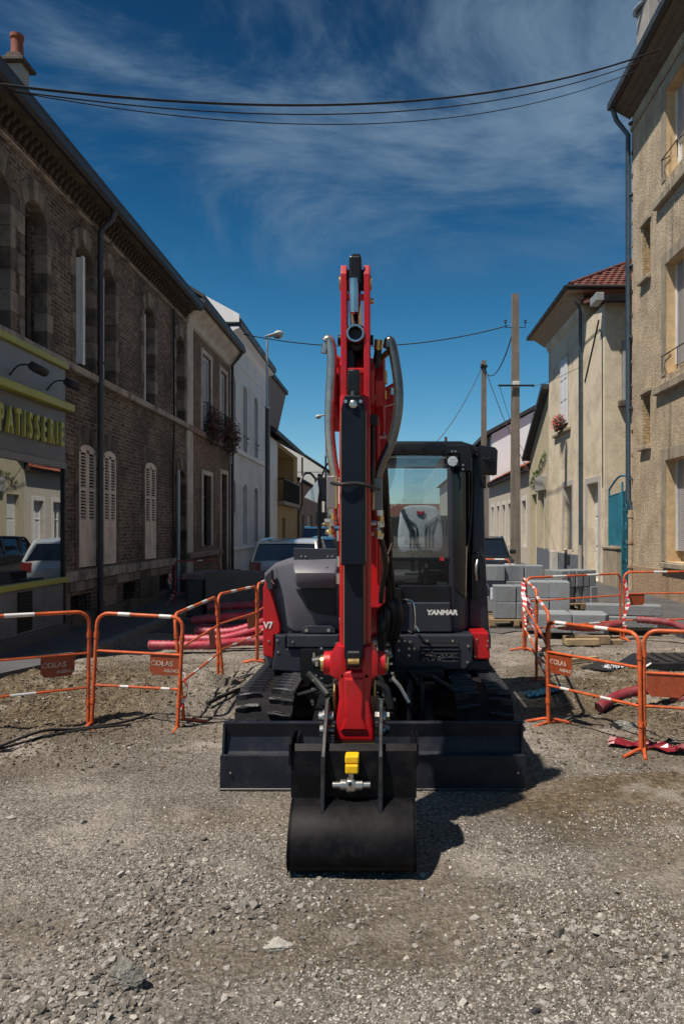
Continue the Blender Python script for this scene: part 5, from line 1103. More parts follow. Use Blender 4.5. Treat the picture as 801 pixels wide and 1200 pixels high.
barrier((-4.62, 15.7), (-3.75, 16.1), 'dark red barrier standing by the steps of the brick house', h=1.05, bands=((.5, .62),), colr=MRW)
def tape_mat():
    m = bpy.data.materials.new('striped_tape'); m.use_nodes = True; t = m.node_tree; L = t.links.new; b = t.nodes['Principled BSDF']; b.inputs['Roughness'].default_value = .4
    tc = N(t, 'ShaderNodeTexCoord'); w = N(t, 'ShaderNodeTexWave', wave_type='BANDS', bands_direction='DIAGONAL'); w.inputs['Scale'].default_value = 5; L(tc.outputs['Object'], w.inputs['Vector'])
    r = N(t, 'ShaderNodeValToRGB'); r.color_ramp.interpolation = 'CONSTANT'; e = r.color_ramp.elements; e[0].color = (.5, .015, .04, 1); e[1].position = .5; e[1].color = (.62, .58, .56, 1); L(w.outputs['Fac'], r.inputs[0]); L(r.outputs[0], b.inputs['Base Color']); return m
MTAPE = tape_mat()
def tape(pts, label, w=.035, seed=1):
    rg = random.Random(seed); bm = B(); q = []
    P_ = [Vector(p) for p in pts]; prev = None
    for i in range(len(P_)-1):
        for k in range(6):
            u = k/6; p = P_[i].lerp(P_[i+1], u)+Vector((rg.uniform(-.012, .012), rg.uniform(-.012, .012), rg.uniform(-.01, .01))); q.append(p)
    q.append(P_[-1]); ang = rg.uniform(0, 3)
    for i, p in enumerate(q):
        d = (q[min(i+1, len(q)-1)]-q[max(i-1, 0)]).normalized(); s = d.orthogonal().normalized(); s.rotate(Matrix.Rotation(ang, 3, d)); ang += rg.uniform(-.5, .6)
        a, b = bm.verts.new(p+s*w), bm.verts.new(p-s*w)
        if prev: bm.faces.new((prev[0], prev[1], b, a))
        prev = (a, b)
    o = obj('warning_tape', bm, MTAPE); tag(o, label, 'tape')
    sm = o.modifiers.new('thick', 'SOLIDIFY'); sm.thickness = .0015
tape([(1.92, 10.36, .98), (1.9, 10.1, .6), (1.86, 9.8, .45), (1.78, 9.0, .55), (1.72, 8.3, .35)], 'red and white striped tape trailing down the edge-on barrier beside the blocks', .03, 3)
tape([(1.93, 10.35, .85), (2.02, 10.2, .55), (1.9, 10.2, .4), (2.05, 10.1, .66)], 'bunch of striped tape knotted at the top of the barrier post by the blocks', .035, 8)
tape([(3.68, 11.36, .95), (3.74, 11.3, .6), (3.66, 11.35, .3), (3.72, 11.3, .08)], 'striped tape hanging from the post of the rear right barrier', .03, 9)
tape([(-4.66, 15.64, 1.0), (-4.72, 15.6, .6), (-4.6, 15.55, .35), (-4.75, 15.5, .12)], 'bunch of striped tape tied to the dark red barrier near the steps', .06, 10)
tape([(-1.84, 6.46, .55), (-1.78, 6.44, .3), (-1.84, 6.42, .12)], 'scrap of striped tape around the foot of the leaning left barrier', .018, 12)
MFILM = mat('red_plastic_film', (.19, .008, .016), .35, var=.25, scale=10)
def film(c, w, l, seed, label, m, rz=0.0):
    rg = random.Random(seed); bm = B(); n, k = 26, 8; g = []
    for i in range(n+1):
        row = []
        for j in range(k+1):
            x, y = (i/n-.5)*l, (j/k-.5)*w*(1-.5*abs(i/n-.5)); X = c[0]+x*math.cos(rz)-y*math.sin(rz); Y = c[1]+x*math.sin(rz)+y*math.cos(rz)
            row.append(bm.verts.new((X+rg.uniform(-.012, .012), Y+rg.uniform(-.012, .012), gz(X, Y)+.02+abs(rg.gauss(0, .02)))))
        g.append(row)
    for i in range(n):
        for j in range(k): bm.faces.new((g[i][j], g[i+1][j], g[i+1][j+1], g[i][j+1]))
    o = obj('plastic_film', bm, m); tag(o, label, 'plastic film'); s = o.modifiers.new('thick', 'SOLIDIFY'); s.thickness = .002
film((2.35, 5.55), .16, 1.3, 4, 'crumpled red plastic film lying at the foot of the front right barrier', MFILM, R(-28))
film((1.62, 7.55), .18, .5, 6, 'torn light blue plastic scrap on the earth behind the right barrier', mat('blue_plastic', (.04, .20, .30), .4, var=.3, scale=20), R(30))
film((2.78, 8.9), .25, .3, 9, 'whitish crumpled plastic bag beside the rear barrier post', mat('white_plastic', (.5, .52, .55), .3, var=.2), 0)
def thin_strip(pts, r, label, m=None):  # thin black tubes laid along the ground
    bm = B(); tube(bm, [(x, y, gz(x, y)+z) for x, y, z in pts], r, 6, 4); o = obj('black_strip', bm, m or mat('matt_black', (.012, .011, .010), .8)); tag(o, label, 'strip')
thin_strip([(-3.0, 5.55, .03), (-2.78, 5.82, .05), (-2.6, 6.02, .03), (-2.3, 6.25, .03), (-2.1, 6.45, .03)], .012, 'upper black strip on the earth below the left barrier')
thin_strip([(-3.02, 5.5, .02), (-2.9, 5.72, .03), (-2.72, 5.85, .02), (-2.45, 6.02, .04), (-2.2, 6.2, .02)], .010, 'lower black strip on the earth below the left barrier')
thin_strip([(-1.72, 6.9, .05), (-1.62, 7.3, .05), (-1.45, 7.8, .05), (-1.32, 8.3, .04)], .02, 'black strip running along the earth left of the tracks')
# ------------------------------------------------------------------ concrete blocks
MBLK = [mat('concrete_block_a', (.25, .27, .29), .9, var=.15, scale=3, bump=.9, bscale=40, dirt=(.17, .17, .16), dirt_amt=.6, dirt_scale=3, speck=.12), mat('concrete_block_b', (.21, .23, .245), .9, var=.15, scale=3, bump=.9, bscale=40, dirt=(.15, .145, .135), dirt_amt=.6, dirt_scale=3, speck=.12)]
_bl = {}
def block(c, s, rz, label, group):
    key = s
    if key not in _bl:
        bm = B(); box(bm, -s[0]/2, s[0]/2, -s[1]/2, s[1]/2, 0, s[2], .012, 2); me = bpy.data.meshes.new('concrete_block'); bm.to_mesh(me); bm.free()
        me.materials.append(MBLK[len(_bl) % 2]); _bl[key] = me
    o = bpy.data.objects.new('concrete_block', _bl[key]); COL.objects.link(o); o.location = c; o.rotation_euler = (0, 0, rz); tag(o, label, 'concrete block', group)
def stack(x0, y0, nx, nz, s, z, rz, where, missing=()):
    names = {0: 'bottom', nz-1: 'top'}
    for k in range(nz):
        for i in range(nx):
            if (i, k) in missing: continue
            if nx == 1: col = 'only'
            elif i == 0: col = 'leftmost'
            elif i == nx-1: col = 'rightmost'
            else: col = ['second', 'third', 'fourth', 'fifth', 'sixth', 'seventh'][i-1]+' from left'
            c = (x0+(i*(s[0]+.016))*math.cos(rz)+random.uniform(-.012, .012), y0+i*(s[0]+.016)*math.sin(rz)+random.uniform(-.05, .05), z+k*(s[2]+.004))
            row = names.get(k, 'middle')
            block(c, s, rz+random.uniform(-.04, .04), 'grey block, %s in %s row of %s' % (col, row, where), 'concrete blocks stacked on the pavement side')
stack(1.70, 14.3, 4, 3, (.36, .5, .295), .14, R(-3), 'tallest stack behind the excavator')
stack(2.06, 13.0, 2, 2, (.38, .4, .285), .16, R(-4), 'stack on the small pallet')
stack(2.52, 12.35, 2, 3, (.34, .45, .27), .04, R(-8), 'stack at edge-on barrier')
stack(3.0, 13.0, 5, 2, (.14, .5, .29), .42, R(24), 'upright slab pile')
stack(2.62, 11.72, 2, 1, (.55, .6, .30), .10, R(-6), 'pair lying low in front')
for i, (x, y, l, z, rz) in enumerate(((3.85, 12.1, 1.15, .12, -9), (3.75, 12.55, 1.3, .12, -6), (3.95, 12.25, 1.2, .30, -13))):
    block((x, y, z), (l, .35, .17), R(rz), 'long flat grey kerb block, %s of the three lying before the upright slabs' % ['nearest', 'farthest', 'uppermost'][i], 'long kerb blocks')
MWOOD = mat('pallet_wood', (.26, .18, .10), .85, var=.3, scale=7, bump=.4, dirt=(.12, .1, .08), dirt_amt=.6, dirt_scale=4)
def pallet(c, w, d, rz, label):
    t = thing('wooden_pallet', label, 'pallet', c, rz=rz)
    for k in range(5): bm = B(); y = -d/2+d*k/4; box(bm, -w/2, w/2, y-.045, y+.045, .10, .125, .004, 1); obj('board', bm, MWOOD, t)
    for k in range(3):
        x = -w/2+.05+(w-.1)*k/2
        for y in (-d/2, 0, d/2): bm = B(); box(bm, x-.05, x+.05, y-.05, y+.05, .02, .099, .004, 1); obj('spacer_block', bm, MWOOD, t)
        bm = B(); box(bm, x-.05, x+.05, -d/2-.04, d/2+.04, -.01, .019, .003, 1); obj('bearer', bm, MWOOD, t)
pallet((2.25, 14.3, .0), 1.5, .8, R(-3), 'wooden pallet under the tallest block stack')
pallet((2.26, 13.0, .03), .95, .6, R(-4), 'small splintered pallet under the low block stack')
pallet((3.3, 13.15, .30), .95, .6, R(24), 'pallet raised under the upright slabs')
def plank(c, s, rz, label, m=MWOOD, rx=0.0):
    bm = B(); box(bm, -s[0]/2, s[0]/2, -s[1]/2, s[1]/2, 0, s[2], .006, 1); o = obj('timber', bm, m); o.location = (c[0], c[1], gz(c[0], c[1])+c[2]); o.rotation_euler = (rx, 0, rz); tag(o, label, 'timber')
MCW = mat('fresh_timber', (.34, .25, .14), .8, var=.25, scale=9, bump=.3)
plank((2.86, 10.75, .02), (.5, .12, .09), R(4), 'short squared timber offcut, nearer of the two by the low block pair', MCW)
plank((2.98, 10.95, .02), (.7, .12, .12), R(-4), 'brown squared timber lying behind the nearer offcut')
plank((3.25, 11.0, .0), (.55, .2, .07), R(3), 'flat brown timber end beside the rear barrier foot')
plank((2.50, 9.35, .02), (.5, .06, .05), R(28), 'short yellowish timber lying slantwise on the earth', MCW)
plank((2.1, 13.55, .01), (.9, .10, .05), R(-12), 'loose board beside the small pallet')
plank((4.3, 12.2, .06), (.7, .25, .1), R(2), 'pale timber behind the rear barrier post', mat('grey_timber', (.25, .24, .22), .85))
bm = B(); prism(bm, [(2.35, 8.9), (2.75, 9.35), (3.2, 9.0), (2.8, 8.6)], gz(2.8, 9)+.03, gz(2.8, 9)+.045, 'Z'); o = obj('black_sheet', bm, mat('matt_black', (.012, .011, .010), .8)); tag(o, 'thin black sheet lying flat behind the front right barrier', 'sheet')
t = thing('rubber_mat', 'black ribbed box-shaped cover lying at the right edge behind the barriers', 'cover', (3.6, 9.1, gz(3.6, 9.1)))
MBLKP = mat('black_plastic', (.014, .015, .017), .45, var=.2)
bm = B(); prism(bm, [(-.6, 0), (-.42, .11), (.6, .12), (.8, 0)], -.3, .38, 'Y', .015, 1); obj('body', bm, MBLKP, t)
bm = B()
for k in range(6): box(bm, -.36+k*.15, -.31+k*.15, -.27, .32, .115, .128, .003, 1)
obj('ribs', bm, MBLKP, t, stuff=True)
# ------------------------------------------------------------------ red ducts
def duct_mat(name, c):
    m = bpy.data.materials.new(name); m.use_nodes = True; t = m.node_tree; L = t.links.new; b = t.nodes['Principled BSDF']; b.inputs['Roughness'].default_value = .5
    tc = N(t, 'ShaderNodeTexCoord'); n = N(t, 'ShaderNodeTexNoise'); n.inputs['Scale'].default_value = 7; n.inputs['Detail'].default_value = 6; L(tc.outputs['Object'], n.inputs[0])
    r = N(t, 'ShaderNodeValToRGB'); e = r.color_ramp.elements; e[0].position = .4; e[0].color = (*c, 1); e[1].position = .75; e[1].color = (c[0]*.8+.08, c[1]+.08, c[2]+.07, 1); L(n.outputs['Fac'], r.inputs[0]); L(r.outputs[0], b.inputs['Base Color']); return m
MDUCT = duct_mat('rose_red_duct', (.38, .022, .045)); MDUCT2 = duct_mat('dark_red_duct', (.20, .012, .022))
def duct(pts, r, label, m=MDUCT, zg=True):
    P_ = [Vector(p) for p in pts]; q = []
    for i in range(len(P_)-1):
        p0 = P_[max(i-1, 0)]; p1 = P_[i]; p2 = P_[i+1]; p3 = P_[min(i+2, len(P_)-1)]
        L = (p2-p1).length; n = max(3, int(L/.035))
        for k in range(n):
            u = k/n; q.append(.5*((2*p1)+(-p0+p2)*u+(2*p0-5*p1+4*p2-p3)*u*u+(-p0+3*p1-3*p2+p3)*u**3))
    q.append(P_[-1]); t = thing('corrugated_duct', label, 'duct', q[0]); q = [p-q[0] for p in q]
    bm = B(); tube(bm, q, r, 10, cap=False, radii=[r*(1.06 if i % 2 else .93) for i in range(len(q))]); obj('pipe', bm, m, t, smooth=True)
    bm = B()
    d = (q[0]-q[1]).normalized(); cyl(bm, q[0]+d*.004, q[0]-d*.10, r*.84, n=10); e = (q[-1]-q[-2]).normalized(); cyl(bm, q[-1]+e*.004, q[-1]-e*.10, r*.84, n=10); obj('duct_end', bm, mat('dark_duct_inside', (.05, .006, .01), .7), t)
for i, (pts, lab) in enumerate((
    (((-3.35, 10.15, .10), (-2.6, 10.2, .09), (-1.9, 10.45, .12), (-1.1, 10.6, .15)), 'front lowest rose-red corrugated duct of the coil'),
    (((-3.0, 10.55, .12), (-2.4, 10.5, .14), (-1.9, 10.65, .24), (-1.2, 10.9, .3)), 'second lowest rose-red duct of the coil'),
    (((-2.9, 10.9, .20), (-2.4, 10.85, .18), (-1.95, 10.9, .30), (-1.9, 11.3, .3)), 'short curving rose-red duct in the middle of the coil'),
    (((-3.05, 11.3, .30), (-2.6, 11.2, .36), (-2.0, 11.35, .38), (-1.0, 11.5, .42)), 'rose-red duct across the middle of the coil, left end cut'),
    (((-3.1, 11.9, .10), (-2.6, 11.7, .12), (-2.1, 11.8, .14), (-1.0, 12.0, .16)), 'rose-red duct lying at the back of the coil on the ground'),
    (((-3.0, 12.1, .42), (-2.4, 12.0, .46), (-1.8, 12.1, .52), (-1.0, 12.3, .70)), 'topmost rose-red duct of the coil climbing behind the excavator'))):
    duct([(a, b, c+.02) for a, b, c in pts], .062, lab)
duct([(1.95, 6.75, gz(1.95, 6.75)+.07), (2.3, 6.95, gz(2.3, 6.95)+.13), (2.9, 6.9, gz(2.9, 6.9)+.12), (3.9, 6.7, .25)], .05, 'dark red duct with orange end poking out of the earth at the right', MDUCT2)
duct([(2.75, 7.35, gz(2.7, 7.3)+.14), (3.2, 7.15, gz(3.2, 7.1)+.18), (4.1, 7.1, .3)], .05, 'dark red duct crossing above the other one at the right edge', MDUCT2)
duct([(2.72, 7.0, .10), (3.3, 6.6, .22), (4.0, 6.4, .2)], .045, 'dark red duct slanting down behind the two clods', MDUCT2)
duct([(2.55, 10.95, .28), (3.1, 11.0, .24), (3.55, 11.1, .3)], .055, 'dark red duct resting across the timber offcuts', MDUCT2)
duct([(3.85, 11.25, .34), (4.3, 11.1, .3), (4.62, 10.95, .16)], .055, 'faded red duct leaning down behind the rear right barrier', MDUCT2)
t = thing('concrete_trough', 'brown concrete trough standing dark behind the red duct coil', 'trough', (-2.75, 13.6, 0))
bm = B(); box(bm, -.62, .75, -.3, .3, .32, .95, .03, 2); obj('body', bm, mat('brown_concrete', (.13, .11, .095), .9, var=.2, bump=.4), t)
bm = B(); box(bm, -.95, -.64, -.35, .3, .12, .82, .03, 2); obj('end_box', bm, MBLKP, t)
for x in (-.5, .6): bm = B(); box(bm, x-.1, x+.1, -.25, .25, 0, .318, .01, 1); obj('foot', bm, MSOOT, t)
t = thing('stone_trough', 'low pinkish stone bench beside the entrance steps of the brown house', 'bench', (-4.55, 17.9, .1))
bm = B(); box(bm, -.3, .3, -.9, 1.0, .45, .58, .02, 2); obj('top', bm, mat('pink_band', (.3, .2, .18)), t)
for y in (-.7, .75): bm = B(); box(bm, -.22, .22, y-.1, y+.1, 0, .449, .01, 1); obj('leg', bm, MREN, t)
bm = B(); box(bm, -4.35, -3.75, 9.0, 10.0, .105, .12); bm.free()
# ------------------------------------------------------------------ cars
MCG = glass_mat('car_glass', tint=(.25, .28, .3), refl=.10, trans=.35, dark=(.006, .007, .008))
MTYRE = mat('tyre_rubber', (.015, .015, .015), .85); MRIM = mat('alloy_rim', (.4, .41, .42), .35, .8)
def car(c, rz, paint, label, H=1.48, W=1.76, L=4.1, lights=(.45, .02, .02)):
    """hatchback; local +y is the front"""
    t = thing('parked_car', label, 'car', c, 'parked cars', rz=rz)
    y0, y1 = -L/2, L/2; hw = W/2
    # lower body: side outline (y, z_top) lofted, tumblehome towards the belt
    st = [(y0, .52, .86), (y0+.06, .42, .97), (y0+.35, .30, 1.0), (-.6, .26, .97), (.5, .26, .93), (y1-1.0, .28, .90), (y1-.35, .32, .80), (y1-.05, .38, .66), (y1, .46, .6)]
    bm = B(); rings = []
    for y, zb, zt in st:
        k = 1-.10*max(0, (abs(y)-L/2+.45)/.45)
        prof = [(.82, zb), (.97, zb+.10), (1.0, (zb+zt)/2), (.985, zt-.10), (.93, zt-.01), (.6, zt+.02)]
        R_ = [bm.verts.new((p*hw*k, y, z)) for p, z in prof]+[bm.verts.new((-p*hw*k, y, z)) for p, z in prof[::-1]]; rings.append(R_)
    for a, b in zip(rings, rings[1:]):
        n = len(a)
        for i in range(n): bm.faces.new((a[i], a[(i+1) % n], b[(i+1) % n], b[i]))
    bm.faces.new(rings[0]); bm.faces.new(rings[-1]); 
    body = obj('body', bm, paint, t, smooth=True)
    # greenhouse: glass volume with painted roof and pillars
    gs = [(y0+.10, 1.0, .98, .90), (y0+.42, H-.10, .80, .96), (y0+.75, H-.04, .76, .96), (-.1, H-.01, .76, .96), (.45, H-.06, .74, .95), (y1-1.15, .93, .86, .90)]
    bm = B(); rings = []
    zb = .95
    for y, z, kt, kb in gs: rings.append([bm.verts.new((kb*hw*.97, y, min(zb, z-.01))), bm.verts.new((kt*hw*.97, y, z-.015)), bm.verts.new((-kt*hw*.97, y, z-.015)), bm.verts.new((-kb*hw*.97, y, min(zb, z-.01)))])
    for a, b in zip(rings, rings[1:]):
        for i in range(4): bm.faces.new((a[i], a[(i+1) % 4], b[(i+1) % 4], b[i]))
    bm.faces.new(rings[0]); bm.faces.new(rings[-1]); obj('windows', bm, MCG, t)
    bm = B(); g = gs[1:5]; up = [[bm.verts.new((u*kt*hw, y, z+.012*(1-u*u))) for u in (-1, -.6, 0, .6, 1)] for y, z, kt, kb in g]
    for a, b in zip(up, up[1:]):
        for i in range(4): bm.faces.new((a[i], a[i+1], b[i+1], b[i]))
    ex = bmesh.ops.extrude_face_region(bm, geom=bm.faces[:]); bmesh.ops.translate(bm, verts=[v for v in ex['geom'] if isinstance(v, bmesh.types.BMVert)], vec=(0, 0, .03)); obj('roof', bm, paint, t, smooth=True)
    for s in (-1, 1):
        bm = B(); tube(bm, [(s*.90*hw, y0+.08, .95), (s*.80*hw, y0+.42, H-.09), (s*.765*hw, y0+.75, H-.03), (s*.765*hw, -.1, H), (s*.745*hw, .45, H-.05), (s*.87*hw, y1-1.15, .92)], .04, 6, 3); tube(bm, [(s*.95*hw, -.05, .93), (s*.77*hw, -.05, H-.02)], .035, 6); tube(bm, [(s*.95*hw, y0+1.0, .93), (s*.78*hw, y0+.85, H-.04)], .05, 6); obj('pillars', bm, paint, t, smooth=True)
        bm = B(); box(bm, min(s*hw*.96, s*(hw+.16)), max(s*hw*.96, s*(hw+.16)), .55, .67, .96, 1.1, .03, 2); obj('mirror', bm, paint, t, smooth=True)
        bm = B(); box(bm, min(s*.62*hw, s*.93*hw), max(s*.62*hw, s*.93*hw), y0-.012, y0+.1, .72, .95, .02, 2); obj('tail_light', bm, mat('tail_light_red', (.17, .01, .012), .25, coat=.6), t)
        bm = B(); box(bm, min(s*.52*hw, s*.86*hw), max(s*.52*hw, s*.86*hw), y1-.16, y1+.002, .58, .72, .03, 2); obj('headlight', bm, mat('headlight', (.5, .52, .54), .15, coat=1), t)
        for y in (y0+.72, y1-.78):
            w = bm = B(); lathe(bm, [(.20, s*(hw-.20)), (.30, s*(hw-.19)), (.315, s*(hw-.14)), (.315, s*(hw-.04)), (.29, s*(hw-.0)), (.2, s*(hw-.01))], (0, y, .315), 'X', 20); wh = obj('wheel', bm, MTYRE, t, smooth=True)
            bm = B(); lathe(bm, [(.02, s*(hw-.03)), (.20, s*(hw-.02)), (.20, s*(hw-.06)), (.03, s*(hw-.07))], (0, y, .315), 'X', 20); obj('rim', bm, MRIM, wh)
    bm = B(); box(bm, -hw*.92, hw*.92, y0-.03, y0+.2, .30, .55, .05, 2); obj('bumper', bm, paint, t, smooth=True)
    bm = B(); box(bm, -.26, .26, y0-.022, y0, .72, .83, .004, 1); obj('number_plate', bm, mat('plate_white', (.5, .5, .48), .5), t)
    return t
MPS = mat('silver_car_paint', (.52, .55, .56), .35, .25, var=.02, coat=.8); MPB = mat('black_car_paint', (.008, .010, .012), .25, var=.02, coat=1)
MPN = mat('blue_car_paint', (.02, .055, .10), .3, .3, var=.02, coat=.8); MPG = mat('dark_grey_car_paint', (.06, .065, .07), .3, .4, var=.02, coat=.8)
car((-2.45, 19.1, 0), 0, MPS, 'silver hatchback with dark rear window parked on the left, nearest car')
car((-1.72, 24.2, 0), 0, MPN, 'blue car parked on the left just behind the silver one')
car((-2.55, 29.5, 0), 0, MPG, 'dark grey tall car farthest back in the left parked row', H=1.82, W=1.85, L=4.4)
car((2.97, 23.5, 0), R(180), MPB, 'black hatchback parked on the right beyond the stacked blocks')
# ------------------------------------------------------------------ excavator
MRD = mat('machine_red', (.46, .005, .009), .38, var=.08, scale=3, bump=.05, bscale=200, coat=.10, dirt=(.26, .02, .02), dirt_amt=.35, dirt_scale=5)
MBK = mat('machine_black', (.008, .009, .011), .36, spec=.35, var=.2, scale=6, bump=.08, bscale=150)
MNV = mat('machine_charcoal', (.024, .027, .040), .42, var=.1, scale=4, bump=.1, bscale=180)
MHD = mat('hood_grey', (.105, .105, .125), .40, var=.06, scale=3, bump=.12, bscale=250)
MCH = mat('chrome', (.62, .58, .53), .24, 1.0, var=.15, scale=14)
MGU = mat('guard_black', (.006, .009, .016), .42, var=.12, scale=4, bump=.06, bscale=120, spec=.22)
MSTL = mat('plated_steel', (.52, .51, .47), .28, .9, var=.12, scale=30)
MGLD = mat('yellow_zinc', (.60, .42, .16), .32, .85, var=.15, scale=30)
MBELT = mat('belt_rubber', (.012, .012, .013), .75, spec=.15, var=.3)
MRUB = mat('track_rubber', (.020, .020, .024), .40, spec=.35, var=.3, scale=10, bump=.25, bscale=80, dirt=(.09, .08, .07), dirt_amt=.25, dirt_scale=6)
MHOS = mat('hose_rubber', (.012, .012, .012), .5)
MBKT = mat('bucket_black', (.004, .004, .005), .40, var=.2, scale=5, bump=.03, bscale=25, spec=.13, speck=.3, speck_scale=60, dirt=(.030, .028, .025), dirt_amt=.3, dirt_scale=9)
MBLD = mat('blade_black', (.012, .014, .022), .42, spec=.3, speck=.25, speck_scale=50, var=.15, scale=5, bump=.08, bscale=60, dirt=(.05, .047, .045), dirt_amt=.35, dirt_scale=5)
MYL = mat('safety_yellow', (.80, .48, .01), .4, var=.05)
MSEAM = mat('gold_seam', (.45, .27, .12), .5, .4)
EX = thing('excavator', 'red and black mini excavator with raised boom, standing in mid street', 'excavator', (-.11, 6.6, 0), world=True)
def bolts(parent, pts, r=.012, m=MSTL, axis=(0, -1, 0)):
    bm = B()
    for p in pts: a = Vector(p); cyl(bm, a, a+Vector(axis)*.01, r, n=6)
    return obj('bolts', bm, m, parent, stuff=True)
# --- tracks
def track(xc, side):
    w = .42; y0, y1, zc, r = 5.52, 7.95, .275, .235
    path = []; n = 12
    for i in range(n+1): a = math.pi/2+math.pi*i/n; path.append((y0+r*math.cos(a), zc+r*math.sin(a)))
    m = 26
    for i in range(1, m): path.append((y0+(y1-y0)*i/m, zc-r))
    for i in range(n+1): a = -math.pi/2+math.pi*i/n; path.append((y1+r*math.cos(a), zc+r*math.sin(a)))
    for i in range(1, m): path.append((y1-(y1-y0)*i/m, zc+r))
    def belt(off, x0, x1):
        bm = B(); rings = []
        for (y, z) in path:
            if y < y0: c = (y0, zc)
            elif y > y1: c = (y1, zc)
            else: c = (y, zc)
            d = Vector((y-c[0], z-c[1])).normalized()*off
            rings.append([bm.verts.new((x, y+dd.x, z+dd.y)) for x, dd in ((x0, Vector((0, 0))), (x1, Vector((0, 0))), (x1, -d), (x0, -d))])
        k = len(rings)
        for i in range(k):
            a, b = rings[i], rings[(i+1) % k]
            for j in range(4): bm.faces.new((a[j], a[(j+1) % 4], b[(j+1) % 4], b[j]))
        return bm
    tr = obj('track', belt(.035, xc-w/2, xc+w/2), MBELT, EX)
    # lugs: two offset raised bars per pitch, chamfered, with a stepped outer end
    per = 2*(y1-y0)+2*math.pi*r; pitch = per/62; src = {}
    for k in range(62):
        for s in (-1, 1):
            d = (k+(.5 if s > 0 else 0))*pitch; d %= per
            if d < math.pi*r: a = math.pi/2+d/r; p = (y0+r*math.cos(a), zc+r*math.sin(a)); ang = a
            elif d < math.pi*r+(y1-y0): p = (y0+d-math.pi*r, zc-r); ang = -math.pi/2
            elif d < 2*math.pi*r+(y1-y0): a = -math.pi/2+(d-math.pi*r-(y1-y0))/r; p = (y1+r*math.cos(a), zc+r*math.sin(a)); ang = a
            else: p = (y1-(d-2*math.pi*r-(y1-y0)), zc+r); ang = math.pi/2
            M = Matrix.Translation((xc, p[0], p[1])) @ Matrix.Rotation(ang-math.pi/2, 4, 'X')
            if s not in src:
                bm = B(); xi, xo = s*.035, s*.205
                pts = [(xi, -.012), (s*.10, -.016), (s*.14, -.034), (xo, -.034), (xo, -.002), (s*.15, .0), (s*.11, .020), (xi, .020)]
                A = [bm.verts.new((x, y, 0)) for x, y in pts]; C = [bm.verts.new((x*.99, y*.62, .036 if abs(x) < .2 else .026)) for x, y in pts]
                bm.faces.new(A); bm.faces.new(C)
                for i in range(8): bm.faces.new((A[i], A[(i+1) % 8], C[(i+1) % 8], C[i]))
                o = obj('track_lug', bm, MRUB, tr); src[s] = o; o.matrix_basis = M
            else:
                o = src[s].copy(); COL.objects.link(o); o.matrix_basis = M
    bm = B(); box(bm, xc-.12, xc+.12, y0, y1, .10, .40, .02, 1); fr = obj('track_frame', bm, MBK, EX)
    for y in (y0, y1):
        bm = B(); cyl(bm, (xc-.05, y, zc), (xc+.05, y, zc), r-.045, n=28); cyl(bm, (xc-.09, y, zc), (xc+.09, y, zc), .08, n=20); obj('idler_wheel', bm, MBK, fr)
    for k in range(4):
        y = y0+.45+k*.5; bm = B(); cyl(bm, (xc-.16, y, .12), (xc+.16, y, .12), .065, n=16); obj('roller', bm, MBK, fr)
track(-.915, -1); track(.705, 1)
# --- undercarriage frame, slew ring, dozer blade
bm = B(); box(bm, -.42, .22, 6.0, 7.5, .24, .46, .03, 1); box(bm, -.30, .10, 5.7, 6.1, .20, .40, .03, 1); cf = obj('undercarriage_frame', bm, MBK, EX)
for s in (-1, 1):
    for ya, yb in ((6.1, 5.9), (7.2, 7.4)):
        x0 = -.10+s*.25; x1 = -.105+s*.74; bm = B(); p = [(x0, ya-.16, .46), (x0, ya+.16, .46), (x1, yb+.14, .40), (x1, yb-.14, .40)]
        A = [bm.verts.new(q) for q in p]; C = [bm.verts.new((q[0], q[1], q[2]-.20)) for q in p]; bm.faces.new(A); bm.faces.new(C)
        for i in range(4): bm.faces.new((A[i], A[(i+1) % 4], C[(i+1) % 4], C[i]))
        bmesh.ops.bevel(bm, geom=bm.edges[:], offset=.015, segments=1, affect='EDGES'); obj('frame_leg', bm, MBK, cf)
bm = B(); cyl(bm, (-.1, 6.75, .46), (-.1, 6.75, .545), .40, n=40); cyl(bm, (-.1, 6.75, .49), (-.1, 6.75, .52), .44, n=40); obj('slew_ring', bm, MSTL, EX)
bx0, bx1 = -1.115, .905
prof = [(4.86, .0), (4.845, .03), (4.875, .20), (4.90, .24), (4.925, .33), (4.905, .425), (4.935, .435), (4.965, .33), (4.945, .2), (4.90, .0)]
bm = B(); prism(bm, prof, bx0, bx1, 'X'); bl = obj('dozer_blade', bm, MBLD, EX)
bm = B(); prism(bm, [(4.828, -.004), (4.842, .225), (4.858, .232), (4.852, -.004)], bx0-.008, bx1+.008, 'X', .003, 1); obj('cutting_edge', bm, MBLD, bl)
for x in (bx0, bx1-.012): bm = B(); prism(bm, [(4.85, .02), (4.87, .23), (4.90, .42), (4.98, .42), (4.99, .1), (4.95, .01)], x-.002, x+.014, 'X'); obj('blade_end_plate', bm, MBLD, bl)
bm = B(); box(bm, bx0-.008, bx1+.008, 4.822, 4.836, .0, .014, .003, 1); obj('worn_edge', bm, mat('worn_bare_steel', (.09, .085, .08), .5, .5, var=.4, scale=20), bl)
bolts(bl, [(x, 4.828, .12) for x in (-1.05, .86)], .008)
for x in (-.52, .30):
    bm = B(); prism(bm, [(4.95, .10), (4.97, .30), (5.9, .42), (5.95, .30), (5.3, .12)], x-.04, x+.04, 'X', .012, 1); obj('blade_arm', bm, MBK, bl)
bm = B(); cyl(bm, (-.10, 5.02, .36), (-.10, 5.6, .42), .045, n=16); obj('blade_cylinder', bm, MBK, bl); bm = B(); cyl(bm, (-.10, 5.6, .42), (-.1, 5.9, .44), .022, n=12); obj('blade_cylinder_rod', bm, MCH, bl)
bm = B(); box(bm, -.36, .10, 5.12, 5.2, .18, .33, .02, 1); obj('blade_cross_tube', bm, MBK, bl)
